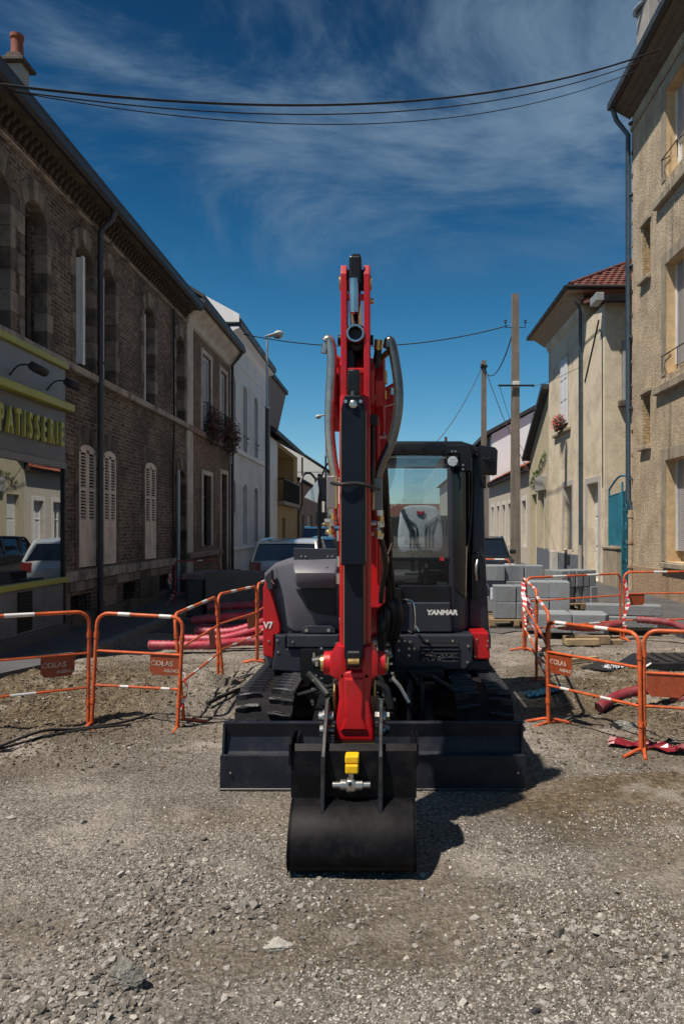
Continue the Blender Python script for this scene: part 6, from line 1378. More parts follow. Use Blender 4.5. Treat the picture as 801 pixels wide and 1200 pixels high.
# diagonal struts and plates seen over the blade
bm = B(); tube(bm, [(-.72, 5.55, .46), (-.36, 5.35, .60)], .018, 8); tube(bm, [(.34, 5.6, .60), (.53, 5.5, .50)], .018, 8); obj('hydraulic_line', bm, MHOS, EX, smooth=True)
bm = B(); tube(bm, [(.03, 5.4, .63), (.08, 5.37, .58), (.15, 5.35, .46)], .014, 8); obj('steel_fitting', bm, MSTL, EX, smooth=True)
bm = B(); box(bm, .14, .18, 5.4, 5.8, .25, .58, .01, 1); box(bm, .235, .27, 5.4, 5.8, .25, .56, .01, 1); box(bm, -.42, -.38, 5.4, 5.8, .25, .62, .01, 1); obj('frame_bracket', bm, MBK, EX)
# --- swing post
AX = -.19
bm = B(); prism(bm, [(5.55, .55), (5.48, .95), (5.60, 1.12), (5.9, 1.15), (6.05, .95), (6.05, .55)], AX-.17, AX-.11, 'X', .015, 1); prism(bm, [(5.55, .55), (5.48, .95), (5.60, 1.12), (5.9, 1.15), (6.05, .95), (6.05, .55)], AX+.11, AX+.17, 'X', .015, 1)
box(bm, AX-.17, AX+.17, 5.6, 6.05, .50, .66, .03, 1); sp = obj('swing_post', bm, MBK, EX)
bm = B(); cyl(bm, (AX-.2, 5.78, 1.0), (AX+.2, 5.78, 1.0), .05, n=20); cyl(bm, (AX-.21, 5.62, .78), (AX+.21, 5.62, .78), .045, n=20); obj('pivot_pin', bm, MSTL, sp)
# --- boom
bp = [(5.88, .92), (5.70, .90), (5.25, 1.65), (4.85, 2.15), (4.42, 2.42), (4.22, 2.47), (4.20, 2.66), (4.34, 2.76), (4.66, 2.84), (4.98, 2.76), (5.42, 2.20), (5.92, 1.12)]
bm = B(); prism(bm, bp, AX-.10, AX+.11, 'X', .012, 2); bo = obj('boom', bm, MRD, EX)
bm = B()
for s in (-1, 1):
    x0 = AX+s*.105; x1 = AX+s*.17; prism(bm, [(4.25, 2.46), (4.21, 2.60), (4.42, 2.80), (4.72, 2.84), (4.86, 2.62), (4.62, 2.36)], *sorted((x0, x1)), 'X', .01, 1)
obj('boom_head_plate', bm, MRD, bo)
bm = B(); prism(bm, [P_ for P_ in [(4.45, 1.95), (4.40, 2.45), (4.72, 2.52), (5.05, 2.05), (5.0, 1.35), (4.75, 1.40)]], AX+.112, AX+.135, 'X', .006, 1); obj('boom_side_plate', bm, MRD, bo)
bm = B(); pp(bm, [(440, 460), (463, 447), (466, 470), (458, 520), (448, 560), (440, 566)], 4.75, 4.78, .004); obj('hose_guide_plate', bm, MRD, bo)
bm = B(); pp(bm, [(433, 570), (443, 570), (445, 640), (451, 690), (451, 706), (444, 713), (433, 713)], 5.02, 5.2, .01); obj('boom_lower_plate', bm, MRD, bo)
bm = B(); prism(bm, [(5.48, 1.12), (5.44, 1.3), (4.95, 1.95), (4.86, 1.9), (5.36, 1.08)], AX-.055, AX+.055, 'X', .01, 1); cyl(bm, (AX, 5.5, .85), (AX, 5.2, 1.45), .05, n=18); obj('boom_cylinder', bm, MBK, bo)
bm = B(); cyl(bm, (AX, 5.2, 1.45), (AX, 4.98, 1.88), .03, n=16); obj('boom_cylinder_rod', bm, MCH, bo)
bm = B(); tube(bm, [(AX+.15, 4.9, 2.2), (AX+.17, 5.15, 1.75), (AX+.2, 5.4, 1.3), (AX+.22, 5.6, 1.15)], .018, 8, 5); tube(bm, [(AX+.17, 4.95, 2.15), (AX+.20, 5.2, 1.6), (AX+.23, 5.45, 1.25), (AX+.26, 5.7, 1.1)], .016, 8, 5); obj('boom_hose', bm, MHOS, bo, smooth=True)
# --- arm, seen head on
Yf = 4.06
bm = B()
for s in (-1, 1):                                           # the two tall side rails of the arm tail
    x0 = AX+s*.048; x1 = AX+s*.084
    prism(bm, [(4.36, 2.0), (4.20, 2.0), (4.155, 2.6), (4.145, 3.20), (4.165, 3.255), (4.22, 3.255), (4.26, 3.18), (4.38, 2.6)], *sorted((x0, x1)), 'X', .006, 2)
box(bm, AX-.05, AX+.05, 4.16, 4.20, 3.06, 3.09, .004, 1); box(bm, AX-.05, AX+.05, 4.16, 4.20, 2.635, 2.665, .004, 1)
ar = obj('arm', bm, MRD, EX)
bm = B(); prism(bm, [(4.40, 2.50), (4.10, 2.50), (Yf, 2.30), (Yf, 1.15), (4.05, .95), (4.05, .66), (4.20, .60), (4.30, .95), (4.42, 1.5), (4.46, 2.2)], AX-.086, AX+.086, 'X', .014, 2); obj('arm_box', bm, MRD, ar)
bm = B()                                                    # lower end: tapering box with a raised face
A = [(AX-.092, .955), (AX+.100, .955), (AX+.086, .80), (AX+.112, .62), (AX+.112, .565), (AX-.112, .565), (AX-.108, .62), (AX-.084, .80)]
prism(bm, A, 4.0, 4.2, 'Y', .02, 3); obj('arm_nose', bm, MRD, ar)
bm = B(); prism(bm, [(AX-.055, .92), (AX+.055, .92), (AX+.05, .70), (AX+.075, .63), (AX-.075, .63), (AX-.05, .70)], 3.985, 4.02, 'Y', .012, 2); obj('arm_nose_rib', bm, MRD, ar)
bm = B()                                                    # bosses of the bucket link
for s in (-1, 1):
    cyl(bm, (AX+s*.05, 4.09, .985), (AX+s*.172, 4.09, .985), .072, .066, n=24); prism(bm, [(AX+s*.04, 1.09), (AX+s*.10, 1.10), (AX+s*.135, 1.04), (AX+s*.135, .93), (AX+s*.09, .90), (AX+s*.04, .90)], 4.0, 4.14, 'Y', .02, 2)
obj('link_boss', bm, MRD, ar, smooth=True)
bm = B()
for s in (-1, 1): cyl(bm, (AX+s*.172, 4.09, .985), (AX+s*.19, 4.09, .985), .048, .044, n=20); cyl(bm, (AX+s*.112, 4.28, 2.52), (AX+s*.135, 4.28, 2.52), .045, .04, n=20)
obj('pin_cap', bm, MGLD, ar, smooth=True)
# bucket cylinder with guard
bm = B(); box(bm, AX-.052, AX+.052, 3.96, 4.05, 1.03, 1.56, .008, 2); gd = obj('cylinder_guard', bm, MGU, ar)
for s in (-1, 1): bm = B(); box(bm, AX+s*.056-.003, AX+s*.056+.003, 4.02, 4.045, 1.1, 1.55); obj('guard_seam', bm, MSEAM, gd)
bm = B(); prism(bm, [(AX-.065, 1.545), (AX+.065, 1.545), (AX+.065, 2.39), (AX+.045, 2.46), (AX-.045, 2.46), (AX-.065, 2.39)], 3.90, 3.99, 'Y', .007, 2); gu = obj('cylinder_guard', bm, MGU, ar)
for s in (-1, 1): bm = B(); box(bm, AX+s*.067-.0025, AX+s*.067+.0025, 3.93, 3.985, 1.56, 2.38); obj('guard_seam', bm, MSEAM, gu)
bm = B(); cyl(bm, (AX-.003, 4.0, 2.42), (AX-.003, 4.05, 2.60), .034, .03, n=16); box(bm, AX-.036, AX+.03, 3.99, 4.06, 2.48, 2.62, .008, 1); obj('cylinder_head', bm, MBK, ar, smooth=True)
bolts(ar, [(AX, 3.899, 2.415), (AX-.04, 3.899, 2.425), (AX+.04, 3.899, 2.425)], .010); 
bm = B(); lathe(bm, [(.0, 0), (.022, .0), (.022, -.012), (.012, -.02), (.0, -.02)], (AX+.001, 3.90, 2.41), 'Y', 14); obj('guard_bolt', bm, MSTL, gu)
bm = B(); box(bm, AX-.04, AX+.04, 3.945, 4.0, .985, 1.075, .01, 1); obj('rod_eye', bm, MBK, ar); bm = B(); cyl(bm, (AX-.03, 3.945, 1.02), (AX+.03, 3.945, 1.02), .016, n=12); obj('grease_pin', bm, MGLD, ar)
# arm cylinder on the tail: rod between the rails, eye, black head on top
bm = B(); cyl(bm, (AX-.008, 4.17, 3.17), (AX-.004, 4.42, 2.94), .036, n=22); cyl(bm, (AX-.008, 4.15, 3.17), (AX-.006, 4.16, 2.98), .030, n=18); obj('arm_cylinder_rod', bm, MCH, ar, smooth=True)
bm = B(); lathe(bm, [(.040, -.0), (.040, -.03), (.050, -.03), (.055, -.02), (.055, .03), (.035, .03)], (AX, 4.17, 2.86), 'Y', 24); bm.faces.ensure_lookup_table(); bmesh.ops.delete(bm, geom=[f for f in bm.faces if len(f.verts) > 4], context='FACES'); obj('rod_eye', bm, MCH, ar, smooth=True)
bm = B(); cyl(bm, (AX, 4.19, 2.86), (AX, 4.2, 2.86), .045, n=20); lathe(bm, [(.055, -.05), (.078, -.04), (.078, .05), (.055, .06)], (AX, 4.28, 2.86), 'Y', 24); cyl(bm, (AX-.11, 4.30, 2.86), (AX+.1, 4.30, 2.86), .03, n=14); obj('cylinder_gland', bm, MBK, ar, smooth=True)
bm = B(); cyl(bm, (AX, 4.35, 2.84), (AX, 4.85, 2.50), .06, n=24); obj('arm_cylinder_barrel', bm, MBK, ar, smooth=True)
bm = B(); box(bm, AX-.035, AX+.035, 4.13, 4.25, 3.14, 3.30, .012, 2); box(bm, AX-.022, AX+.03, 4.15, 4.22, 3.28, 3.32, .01, 1); box(bm, AX-.06, AX+.06, 4.18, 4.22, 3.12, 3.24, .01, 1); obj('tail_block', bm, MBK, ar)
bm = B(); prism(bm, [(AX-.075, 2.66), (AX-.06, 2.78), (AX-.02, 2.80), (AX+.0, 2.74), (AX-.0, 2.5), (AX-.075, 2.5)], 4.22, 4.36, 'Y', .01, 1); obj('hose_cover', bm, MBK, ar)
bm = B(); tube(bm, [(AX+.105, 4.35, 2.52), (AX+.115, 4.33, 2.70), (AX+.128, 4.30, 2.80)], .022, 10, 4); tube(bm, [(AX+.095, 4.18, 2.36), (AX+.10, 4.15, 2.2), (AX+.095, 4.15, 1.95)], .014, 8, 3); box(bm, AX+.06, AX+.13, 4.1, 4.16, 2.33, 2.39, .008, 1); obj('arm_hose', bm, MHOS, ar, smooth=True)
bm = B(); cyl(bm, (AX+.128, 4.30, 2.80), (AX+.132, 4.29, 2.86), .026, n=12); cyl(bm, (AX+.083, 4.2, 3.06), (AX+.105, 4.2, 3.06), .016, n=10); cyl(bm, (AX+.083, 4.19, 3.16), (AX+.093, 4.19, 3.16), .04, n=16); cyl(bm, (AX-.093, 4.19, 3.16), (AX-.083, 4.19, 3.16), .04, n=16); obj('hose_fitting', bm, MGLD, ar, smooth=True)
# --- auxiliary lines: thick bowed steel-wrapped hoses either side
MSLV = mat('steel_sleeve', (.42, .38, .33), .25, .8, var=.15, scale=20)
def aux(pts, Y, blk, m):
    q = [P(a, b, Y) for a, b in pts]; bm = B(); tube(bm, q, .029, 14, 6); h = obj('steel_wrapped_hose', bm, m, ar, smooth=True)
    x0, x1, t, b_ = blk
    bm = B(); p, r = P(x0, t, Y), P(x1, b_, Y); box(bm, p.x, r.x, Y-.03, Y+.05, r.z, p.z, .005, 1); o = obj('valve_block', bm, mat('grey_valve_paint', (.22, .215, .21), .4, .3), ar)
    cx = (p.x+r.x)/2; bm = B(); z = r.z; rg = random.Random(5)
    for k in range(5):
        rr = (.030, .022, .032, .020, .028)[k]; cyl(bm, (cx+rg.uniform(-.012, .012), Y, z), (cx+rg.uniform(-.012, .012), Y, z-.034), rr, rr*.95, n=6 if k % 2 else 12); z -= .033
    cyl(bm, (cx-.04, Y-.01, z+.09), (cx+.03, Y-.01, z+.09), .018, n=8); cyl(bm, (cx-.035, Y-.01, z+.03), (cx+.02, Y-.01, z+.02), .015, n=6); obj('coupling', bm, MSTL, ar)
    bm = B(); cyl(bm, (cx+.015, Y-.03, r.z-.035), (cx+.015, Y-.03, r.z-.065), .020, n=8); cyl(bm, (cx+.0, Y-.03, r.z-.12), (cx+.0, Y-.03, r.z-.15), .022, n=8); cyl(bm, (cx-.045 if cx < AX else cx+.035, Y-.01, r.z-.09), (cx, Y-.01, r.z-.09), .012, n=8); obj('brass_fitting', bm, MGLD, ar)
    sx = 1 if cx < AX else -1; e = (x1 if cx < AX else x0); pe = P(e, t, Y); bm = B(); box(bm, pe.x-.004, pe.x+.008, Y-.035, Y+.045, r.z, p.z, .002, 1); obj('valve_side_plate', bm, MGLD, ar)
    return h
aux([(381, 401), (386, 399), (389, 420), (387, 460), (386, 500), (389, 535), (393, 560)], 4.2, (383, 394, 558, 596), MSLV)
aux([(454, 408), (456, 399), (460, 410), (466, 448), (466, 480), (459, 515), (446, 545), (441, 562)], 4.25, (437, 448, 560, 598), mat('dark_steel_sleeve', (.16, .15, .13), .25, .8, var=.15, scale=20))
bm = B(); tube(bm, [P(388, 414, 4.3), P(396, 420, 4.4)], .012, 8); tube(bm, [P(446, 420, 4.35), P(455, 412, 4.28)], .018, 8); cyl(bm, P(450, 435, 4.4), P(450, 450, 4.4), .02, n=10); cyl(bm, P(448, 458, 4.35), P(448, 468, 4.35), .024, n=8); obj('hose_fitting', bm, MGLD, ar, smooth=True)
bm = B(); tube(bm, [P(381, 403, 4.2), P(379, 414, 4.2)], .018, 8); cyl(bm, P(458, 455, 4.5), P(458, 463, 4.5), .024, n=8); tube(bm, [P(466, 473, 4.7), P(456, 475, 4.7), P(450, 478, 4.7), P(447, 490, 4.7), P(449, 505, 4.7), P(452, 512, 4.7)], .006, 6, 3); cyl(bm, P(444, 512, 4.6), P(452, 512, 4.6), .014, n=8); obj('steel_fitting', bm, MSTL, ar, smooth=True)
bm = B(); tube(bm, [P(446, 632, 4.4), P(452, 660, 4.5), P(447, 690, 4.7), P(446, 705, 4.9)], .017, 8, 5); tube(bm, [P(392, 632, 4.4), P(398, 650, 4.4), P(398, 700, 4.5)], .015, 8, 5); obj('arm_hose', bm, MHOS, ar, smooth=True)
bm = B(); tube(bm, [(AX-.12, 3.95, 1.99), (AX-.07, 3.88, 1.98), (AX+.02, 3.885, 1.985), (AX+.09, 3.9, 1.97), (AX+.14, 4.0, 1.96)], .010, 8, 4); obj('hose_strap', bm, MHOS, ar, smooth=True)
bm = B(); cyl(bm, P(398, 652, 4.1), P(398, 664, 4.1), .02, n=8); cyl(bm, P(398, 672, 4.1), P(398, 684, 4.1), .022, n=8); cyl(bm, P(397, 622, 4.1), P(397, 634, 4.1), .014, n=8); obj('steel_fitting', bm, MSTL, ar)
bm = B(); tube(bm, [P(451, 655, 5), P(455, 645, 5), P(458, 636, 5)], .008, 6); cyl(bm, P(452, 652, 5), P(452, 660, 5), .02, n=8); obj('steel_fitting', bm, MSTL, EX)
# --- coupler and bucket
for s in (-1, 1):
    x0 = AX+s*.138; x1 = AX+s*.160
    bm = B(); prism(bm, [(4.15, .72), (4.02, .80), (3.90, .70), (3.76, .56), (3.735, .42), (3.70, .27), (3.80, .25), (3.95, .36), (4.16, .50), (4.20, .62)], *sorted((x0, x1)), 'X', .004, 1); e = obj('coupler_plate', bm, mat('worn_steel_black', (.03, .03, .032), .35, .5, var=.4, scale=20), EX)
    for z, y in ((.70, 4.02), (.61, 4.08)):
        bm = B(); cyl(bm, (AX+s*.115, y, z), (AX+s*.195, y, z), .030, .028, n=6 if s > 0 else 16); cyl(bm, (AX+s*.16, y, z), (AX+s*.172, y, z), .04, n=20); obj('coupler_pin', bm, MSTL, e)
    bm = B(); prism(bm, [(4.08, .70), (4.02, .84), (4.06, .90), (4.14, .72)], *sorted((AX+s*.105, AX+s*.118)), 'X', .004, 1); obj('link_plate', bm, MGLD, e)
bm = B(); box(bm, AX-.137, AX+.137, 3.93, 4.10, .42, .50, .01, 1); box(bm, AX-.137, AX+.137, 3.83, 3.93, .33, .48, .01, 1); prism(bm, [(4.0, .50), (3.9, .44), (3.9, .48), (4.0, .56)], AX-.1, AX+.1, 'X'); cb = obj('coupler_body', bm, MBK, EX)
bm = B(); prism(bm, [(4.02, .50), (3.98, .56), (4.03, .56), (4.07, .50)], AX-.115, AX+.115, 'X'); obj('coupler_bridge', bm, mat('dull_bronze', (.10, .075, .035), .4, .6), cb)
bm = B(); box(bm, AX-.036, AX+.036, 3.75, 3.84, .525, .565, .008, 2); box(bm, AX-.034, AX+.034, 3.74, 3.83, .475, .522, .008, 2); obj('safety_latch', bm, MYL, cb)
bm = B(); box(bm, AX-.034, AX+.024, 3.74, 3.80, .375, .445, .018, 3); cyl(bm, (AX-.10, 3.77, .41), (AX+.095, 3.77, .41), .017, n=12); cyl(bm, (AX-.06, 3.77, .41), (AX+.055, 3.77, .41), .028, n=14); cyl(bm, (AX-.005, 3.77, .44), (AX-.005, 3.77, .48), .017, n=12); obj('locking_cylinder', bm, MSTL, cb, smooth=True)
bm = B(); cyl(bm, (AX-.008, 3.739, .425), (AX-.008, 3.735, .425), .010, n=12); obj('locking_port', bm, MVOID, cb)
W0, W1 = -.505, .140
out = [(3.855, .60), (3.825, .57), (3.805, .45), (3.795, .335), (3.735, .31), (3.66, .25), (3.60, .17), (3.585, .09), (3.62, .03), (3.72, .004), (3.90, .0), (4.15, .02), (4.36, .07)]
thk = .016
def shellstrip(bm, pts, x0, x1, th):
    inn = []
    for i, p in enumerate(pts):
        a = Vector(pts[max(i-1, 0)]); b = Vector(pts[min(i+1, len(pts)-1)]); d = (b-a).normalized(); inn.append((p[0]-d.y*-1*-th*1.0 if False else p[0]+(-d.y)*-th*-1 if False else p[0]+d.y*-th*-1*-1 if False else p[0], p[1]))
    # inner side is towards the bucket's middle
    c = Vector((4.1, .35)); inn = []
    for p in pts: v = (c-Vector(p)).normalized()*th; inn.append((p[0]+v.x, p[1]+v.y))
    return prism(bm, list(pts)+inn[::-1], x0, x1, 'X')
bm = B(); shellstrip(bm, out[:4], W0-.006, W1+.006, thk); bk = obj('bucket', bm, MBKT, EX)
dense = []
import itertools
for i in range(3, len(out)-1):
    p0, p1, p2, p3 = [Vector(out[k]) for k in (max(i-1, 3), i, i+1, min(i+2, len(out)-1))]
    for k in range(4):
        u = k/4; dense.append(tuple(.5*((2*p1)+(-p0+p2)*u+(2*p0-5*p1+4*p2-p3)*u*u+(-p0+3*p1-3*p2+p3)*u**3)))
dense.append(out[-1])
bm = B(); shellstrip(bm, dense, W0, W1, thk); obj('bucket_shell', bm, MBKT, bk, smooth=True)
side = dense+[(4.40, .18), (4.30, .40), (4.10, .60), (3.95, .605), (3.85, .57), (3.825, .42)]
for x in (W0+.002, W1-.016): bm = B(); prism(bm, side, x, x+.014, 'X'); obj('bucket_side', bm, MBKT, bk)
for x in (W0-.018, W1+.006): bm = B(); prism(bm, [(3.80, .50), (3.81, .61), (3.85, .635), (3.94, .64), (4.1, .60), (4.0, .50)], x, x+.012, 'X'); obj('side_ear', bm, MBKT, bk)
bm = B(); prism(bm, [(4.3, .05), (4.44, .075), (4.44, .095), (4.3, .085)], W0, W1, 'X'); obj('bucket_lip', bm, MBKT, bk)
bm = B(); box(bm, W0+.02, W1-.02, 3.80, 3.82, .325, .34); obj('weld_seam', bm, MBKT, bk)
# --- engine hood (left in the picture)
Yh = 6.05
bm = B(); pp(bm, [(309, 672), (322, 660), (336, 655), (400, 655), (400, 790), (352, 790), (322, 788), (308, 772)], 6.22, 8.05, .04); hd = obj('engine_hood', bm, MHD, EX, smooth=True)
bm = B(); pp(bm, [(322, 664), (342, 657), (396, 655), (398, 740), (345, 741), (336, 735), (331, 700)], 6.12, 6.4, .03); obj('hood_front', bm, MHD, hd, smooth=True)
# overhanging lip: rounded loft
bm = B(); prism(bm, [(6.35, 1.49), (6.12, 1.478), (6.0, 1.44), (5.95, 1.38), (5.955, 1.30), (5.985, 1.255), (6.03, 1.25), (6.35, 1.30)], P(341, 0, 5.98).x, P(395, 0, 5.98).x, 'X', .022, 3)
for v in bm.verts:
    if v.co.x < -.70: v.co.x += (1.47-v.co.z)*.22
obj('hood_lid', bm, MHD, hd, smooth=True)
bm = B(); pp(bm, [(346, 690), (393, 690), (393, 722), (370, 719), (359, 712), (352, 700)], 6.105, 6.115, .004); obj('hood_recess', bm, MBK, hd)
bm = B(); tube(bm, [P(349, 665, 5.985), P(359, 676, 5.96), P(379, 676, 5.96), P(383, 663, 5.985)], .004, 6); obj('lid_crease', bm, mat('crease_grey', (.2, .2, .22), .4), hd)
bm = B(); pp(bm, [(353, 742), (355, 735), (361, 733), (388, 733), (392, 736), (393, 742)], 6.07, 6.11, .006); o = obj('latch_plate', bm, MNV, hd); bolts(o, [tuple(P(x, 738.5, 6.07)) for x in (359, 385)], .016)
bm = B(); pp(bm, [(336, 744), (397, 744), (397, 759), (336, 759)], 6.03, 6.3, .01); o = obj('hood_bumper', bm, MNV, hd); bolts(o, [tuple(P(x, y, 6.03)) for x, y in ((343, 752), (393, 754))], .008)
bm = B(); pp(bm, [(322, 744), (335, 745), (335, 760), (353, 760), (353, 788), (318, 786), (322, 760)], 6.06, 6.3, .012); o = obj('hood_skirt', bm, MNV, hd); bolts(o, [tuple(P(x, y, 6.06)) for x, y in ((326, 764), (325, 750))], .010)
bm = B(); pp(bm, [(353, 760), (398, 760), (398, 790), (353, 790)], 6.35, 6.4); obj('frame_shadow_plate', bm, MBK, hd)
bm = B(); pp(bm, [(313, 672), (317, 690), (328, 733), (328, 742), (321, 745), (320, 772), (308, 768), (308, 690)], 6.13, 7.6, .01); o = obj('side_panel', bm, MRD, hd); bolts(o, [tuple(P(315, 751, 6.13))], .010)
text('lettering', 'V7', .075, Matrix.Translation(P(314, 733, 6.126)) @ FACE_CAM, mat('decal_white', (.75, .75, .73), .5), o, .001, .9, .003)
bm = B(); pp(bm, [(344, 642), (399, 643), (399, 657), (344, 656)], 6.16, 6.19, .006); o = obj('top_guard', bm, MNV, hd); bolts(o, [tuple(P(x, 652, 6.16)) for x in (353, 358, 384, 389)], .008)
bm = B(); pp(bm, [(310, 676), (318, 668), (320, 690), (314, 692)], 6.10, 6.2, .006); obj('hood_corner', bm, MNV, hd)
bm = B(); tube(bm, [P(318, 689, 6.2), P(321, 684, 6.1), P(318, 680, 6.1)], .006, 6); obj('hood_latch', bm, MCH, hd)
# lamp and mirror on posts above the hood
bm = B(); tube(bm, [(-.60, 6.3, 1.55), (-.60, 6.3, 2.0), (-.60, 6.3, 2.22)], .016, 8); mp_ = obj('mirror_post', bm, MBK, EX)
bm = B(); pp(bm, [(368, 561), (373, 558), (384, 560), (386, 584), (382, 588), (371, 586)], 6.22, 6.28, .012); obj('mirror', bm, MBK, mp_)
bm = B(); pp(bm, [(372, 572), (384, 572), (384, 584), (372, 584)], 6.17, 6.21, .006); bm.free()
bm = B(); tube(bm, [P(372, 565, 6.25), P(364, 555, 6.2), P(356, 556, 6.15), P(352, 566, 6.1)], .010, 8, 4); tube(bm, [P(376, 560, 6.25), P(384, 543, 6.2), P(392, 548, 6.2), P(396, 560, 6.2)], .008, 8, 4); obj('mirror_arm', bm, MBK, mp_, smooth=True)
bm = B(); pp(bm, [(356, 583), (362, 575), (372, 562), (374, 575), (372, 590)], 6.2, 6.26, .006); obj('work_light', bm, mat('lens_silver', (.55, .56, .57), .2, .6), mp_)
bm = B(); pp(bm, [(370, 600), (383, 600), (383, 613), (370, 613)], 6.4, 6.45, .006); obj('small_mirror', bm, MBK, mp_)
# --- centre: hoses and swing area
bm = B()
for k, (a, b, c, d) in enumerate((((452, 694), (458, 706), (462, 728), (452, 755)), ((456, 692), (466, 708), (467, 730), (460, 752)), ((450, 700), (454, 716), (452, 740), (448, 765)), ((448, 706), (449, 730), (445, 750), (446, 780)))):
    tube(bm, [P(*a, 5.6), P(*b, 5.5), P(*c, 5.55), P(*d, 5.7)], .034-.004*k, 10, 6)
obj('hose_bundle', bm, MHOS, EX, smooth=True)
bm = B(); tube(bm, [P(472, 703, 5.9), P(476, 703, 5.85), P(484, 708, 5.85), P(485, 740, 5.85), P(478, 740, 5.9)], .010, 8, 4); tube(bm, [P(485, 732, 5.85), P(490, 740, 5.85)], .010, 8); obj('grab_handle', bm, MCH, EX, smooth=True)
bm = B(); pp(bm, [(448, 695), (458, 700), (455, 735), (447, 760), (440, 740)], 5.75, 5.8, .01); cyl(bm, P(436, 752, 5.7), P(444, 752, 5.7), .05, n=16); cyl(bm, P(442, 758, 5.6), P(456, 754, 5.6), .018, n=8); obj('swing_cylinder', bm, MSTL, EX, smooth=True)
bm = B(); pp(bm, [(430, 690), (470, 690), (470, 790), (430, 790)], 6.0, 6.1); pp(bm, [(352, 762), (440, 762), (440, 800), (352, 800)], 5.95, 6.3); obj('front_frame', bm, MBK, EX)
bm = B(); rg = random.Random(8)
for k in range(40):
    x = rg.choice([rg.uniform(362, 388), rg.uniform(438, 462)]); y = rg.uniform(755, 835); Yq = rg.uniform(5.4, 5.6); a = P(x, y, Yq); b_ = a+Vector(rg.choice([(rg.uniform(.01, .03), 0, 0), (0, -.02, 0), (0, 0, rg.uniform(.01, .04))])); cyl(bm, a, b_, rg.uniform(.008, .016), n=8)
obj('hydraulic_fittings', bm, MSTL, EX, stuff=True)
bm = B(); cyl(bm, P(367, 777, 5.55), P(390, 773, 5.55), .05, n=16); tube(bm, [P(362, 790, 5.5), P(372, 800, 5.4), P(384, 815, 5.3)], .026, 8, 4); tube(bm, [P(440, 800, 5.4), P(452, 808, 5.4), P(458, 830, 5.4)], .03, 8, 4); tube(bm, [P(438, 790, 5.4), P(446, 796, 5.4), P(450, 812, 5.4)], .02, 8, 4); obj('swing_hose', bm, MHOS, EX, smooth=True)
# --- cab
MFLR = glass_mat('added_roof_glass', tint=(.93, .95, .95), refl=.03, trans=.97)
Yc = 6.12
def px(x, Y=Yc): return P(x, 620, Y).x
def pz(y, Y=Yc): return P(455, y, Y).z
bm = B(); pp(bm, [(441, 706), (527, 706), (529, 741), (441, 741)], 6.05, 6.2, .012); pp(bm, [(445, 741), (573, 741), (575, 745), (575, 760), (445, 760)], 6.25, 7.9, .02); cab = obj('cab', bm, MNV, EX)
text('lettering', 'YANMAR', .056, Matrix.Translation(P(517.5, 718, 6.0488)) @ FACE_CAM, mat('decal_white', (.75, .75, .73), .5), cab, .0006, 1.1, .0032, .12)
bm = B(); pp(bm, [(470, 686), (527, 686), (527, 706), (441, 706), (441, 700), (468, 700)], 6.10, 6.16, .008); obj('front_sill', bm, MBK, cab)
bm = B(); pp(bm, [(443, 519), (455, 517), (540, 517), (556, 522), (560, 534), (443, 533)], 6.10, 6.27, .03); pp(bm, [(443, 519), (455, 517), (540, 517), (556, 522), (560, 534), (443, 533)], 6.272, 6.28, .001); box(bm, -.09, .80, 7.0, 7.65, 2.375, 2.45, .02, 1); box(bm, -.09, -.07, 6.28, 7.0, 2.375, 2.45, .005, 1); box(bm, .72, .80, 6.28, 7.0, 2.375, 2.45, .01, 1); rf = obj('cab_roof', bm, MBK, cab, smooth=True)
bolts(rf, [tuple(P(x, 525, 6.098)) for x in (471, 496)], .016, MBK)
bm = B(); box(bm, -.07, .72, 6.28, 7.0, 2.40, 2.405); obj('added_roof_window', bm, MFLR, rf)  # unseen opening added in the roof so the sun reaches the seat
# pillars
bm = B(); box(bm, px(441), px(448), 6.12, 6.18, pz(700), pz(533), .012, 2); obj('pillar', bm, MBK, cab)
bm = B(); pp(bm, [(524, 534), (531, 534), (531, 640), (533, 741), (526, 741), (525, 640)], 6.12, 6.2, .012); obj('pillar', bm, MNV, cab, smooth=True)
bm = B(); pp(bm, [(552, 532), (560, 530), (566, 545), (568, 640), (573, 742), (549, 742), (550, 700), (553, 640), (554, 560)], 6.32, 6.44, .016); ps = obj('pillar', bm, MNV, cab, smooth=True)
bm = B(); box(bm, px(441), px(447), 7.5, 7.58, .9, 2.42, .01, 1); box(bm, .80, .87, 7.5, 7.58, .9, 2.42, .01, 1); obj('rear_pillar', bm, MBK, cab)
bm = B(); pp(bm, [(531, 741), (549, 742), (549, 760), (531, 760)], 6.2, 6.4, .01); pp(bm, [(568, 700), (574, 745), (575, 760), (566, 760)], 6.42, 7.7, .01); obj('cab_base', bm, MNV, cab)
# curved dark door corner
bm = B(); arc = []
for k in range(9): a = k/8*math.pi/2; arc.append((.545+.165*math.sin(a)*1.0, 6.16+.26*(1-math.cos(a))))
arc2 = [(x-.012*0, y+.012) for x, y in arc]
def sheet(bm, arc, zf):
    rows = []
    for (x, y), (z0, z1) in zip(arc, zf): rows.append((bm.verts.new((x, y, z0)), bm.verts.new((x, y, z1)), bm.verts.new((x-.008, y+.016, z0)), bm.verts.new((x-.008, y+.016, z1))))
    for a, b in zip(rows, rows[1:]):
        bm.faces.new((a[0], b[0], b[1], a[1])); bm.faces.new((a[2], b[2], b[3], a[3])); bm.faces.new((a[0], a[2], b[2], b[0])); bm.faces.new((a[1], b[1], b[3], a[3]))
    bm.faces.new((rows[0][0], rows[0][1], rows[0][3], rows[0][2])); bm.faces.new((rows[-1][0], rows[-1][1], rows[-1][3], rows[-1][2]))
sheet(bm, arc, [(1.16+.03*abs(k-3), 2.28-.012*max(0, k-5)**2) for k in range(9)])
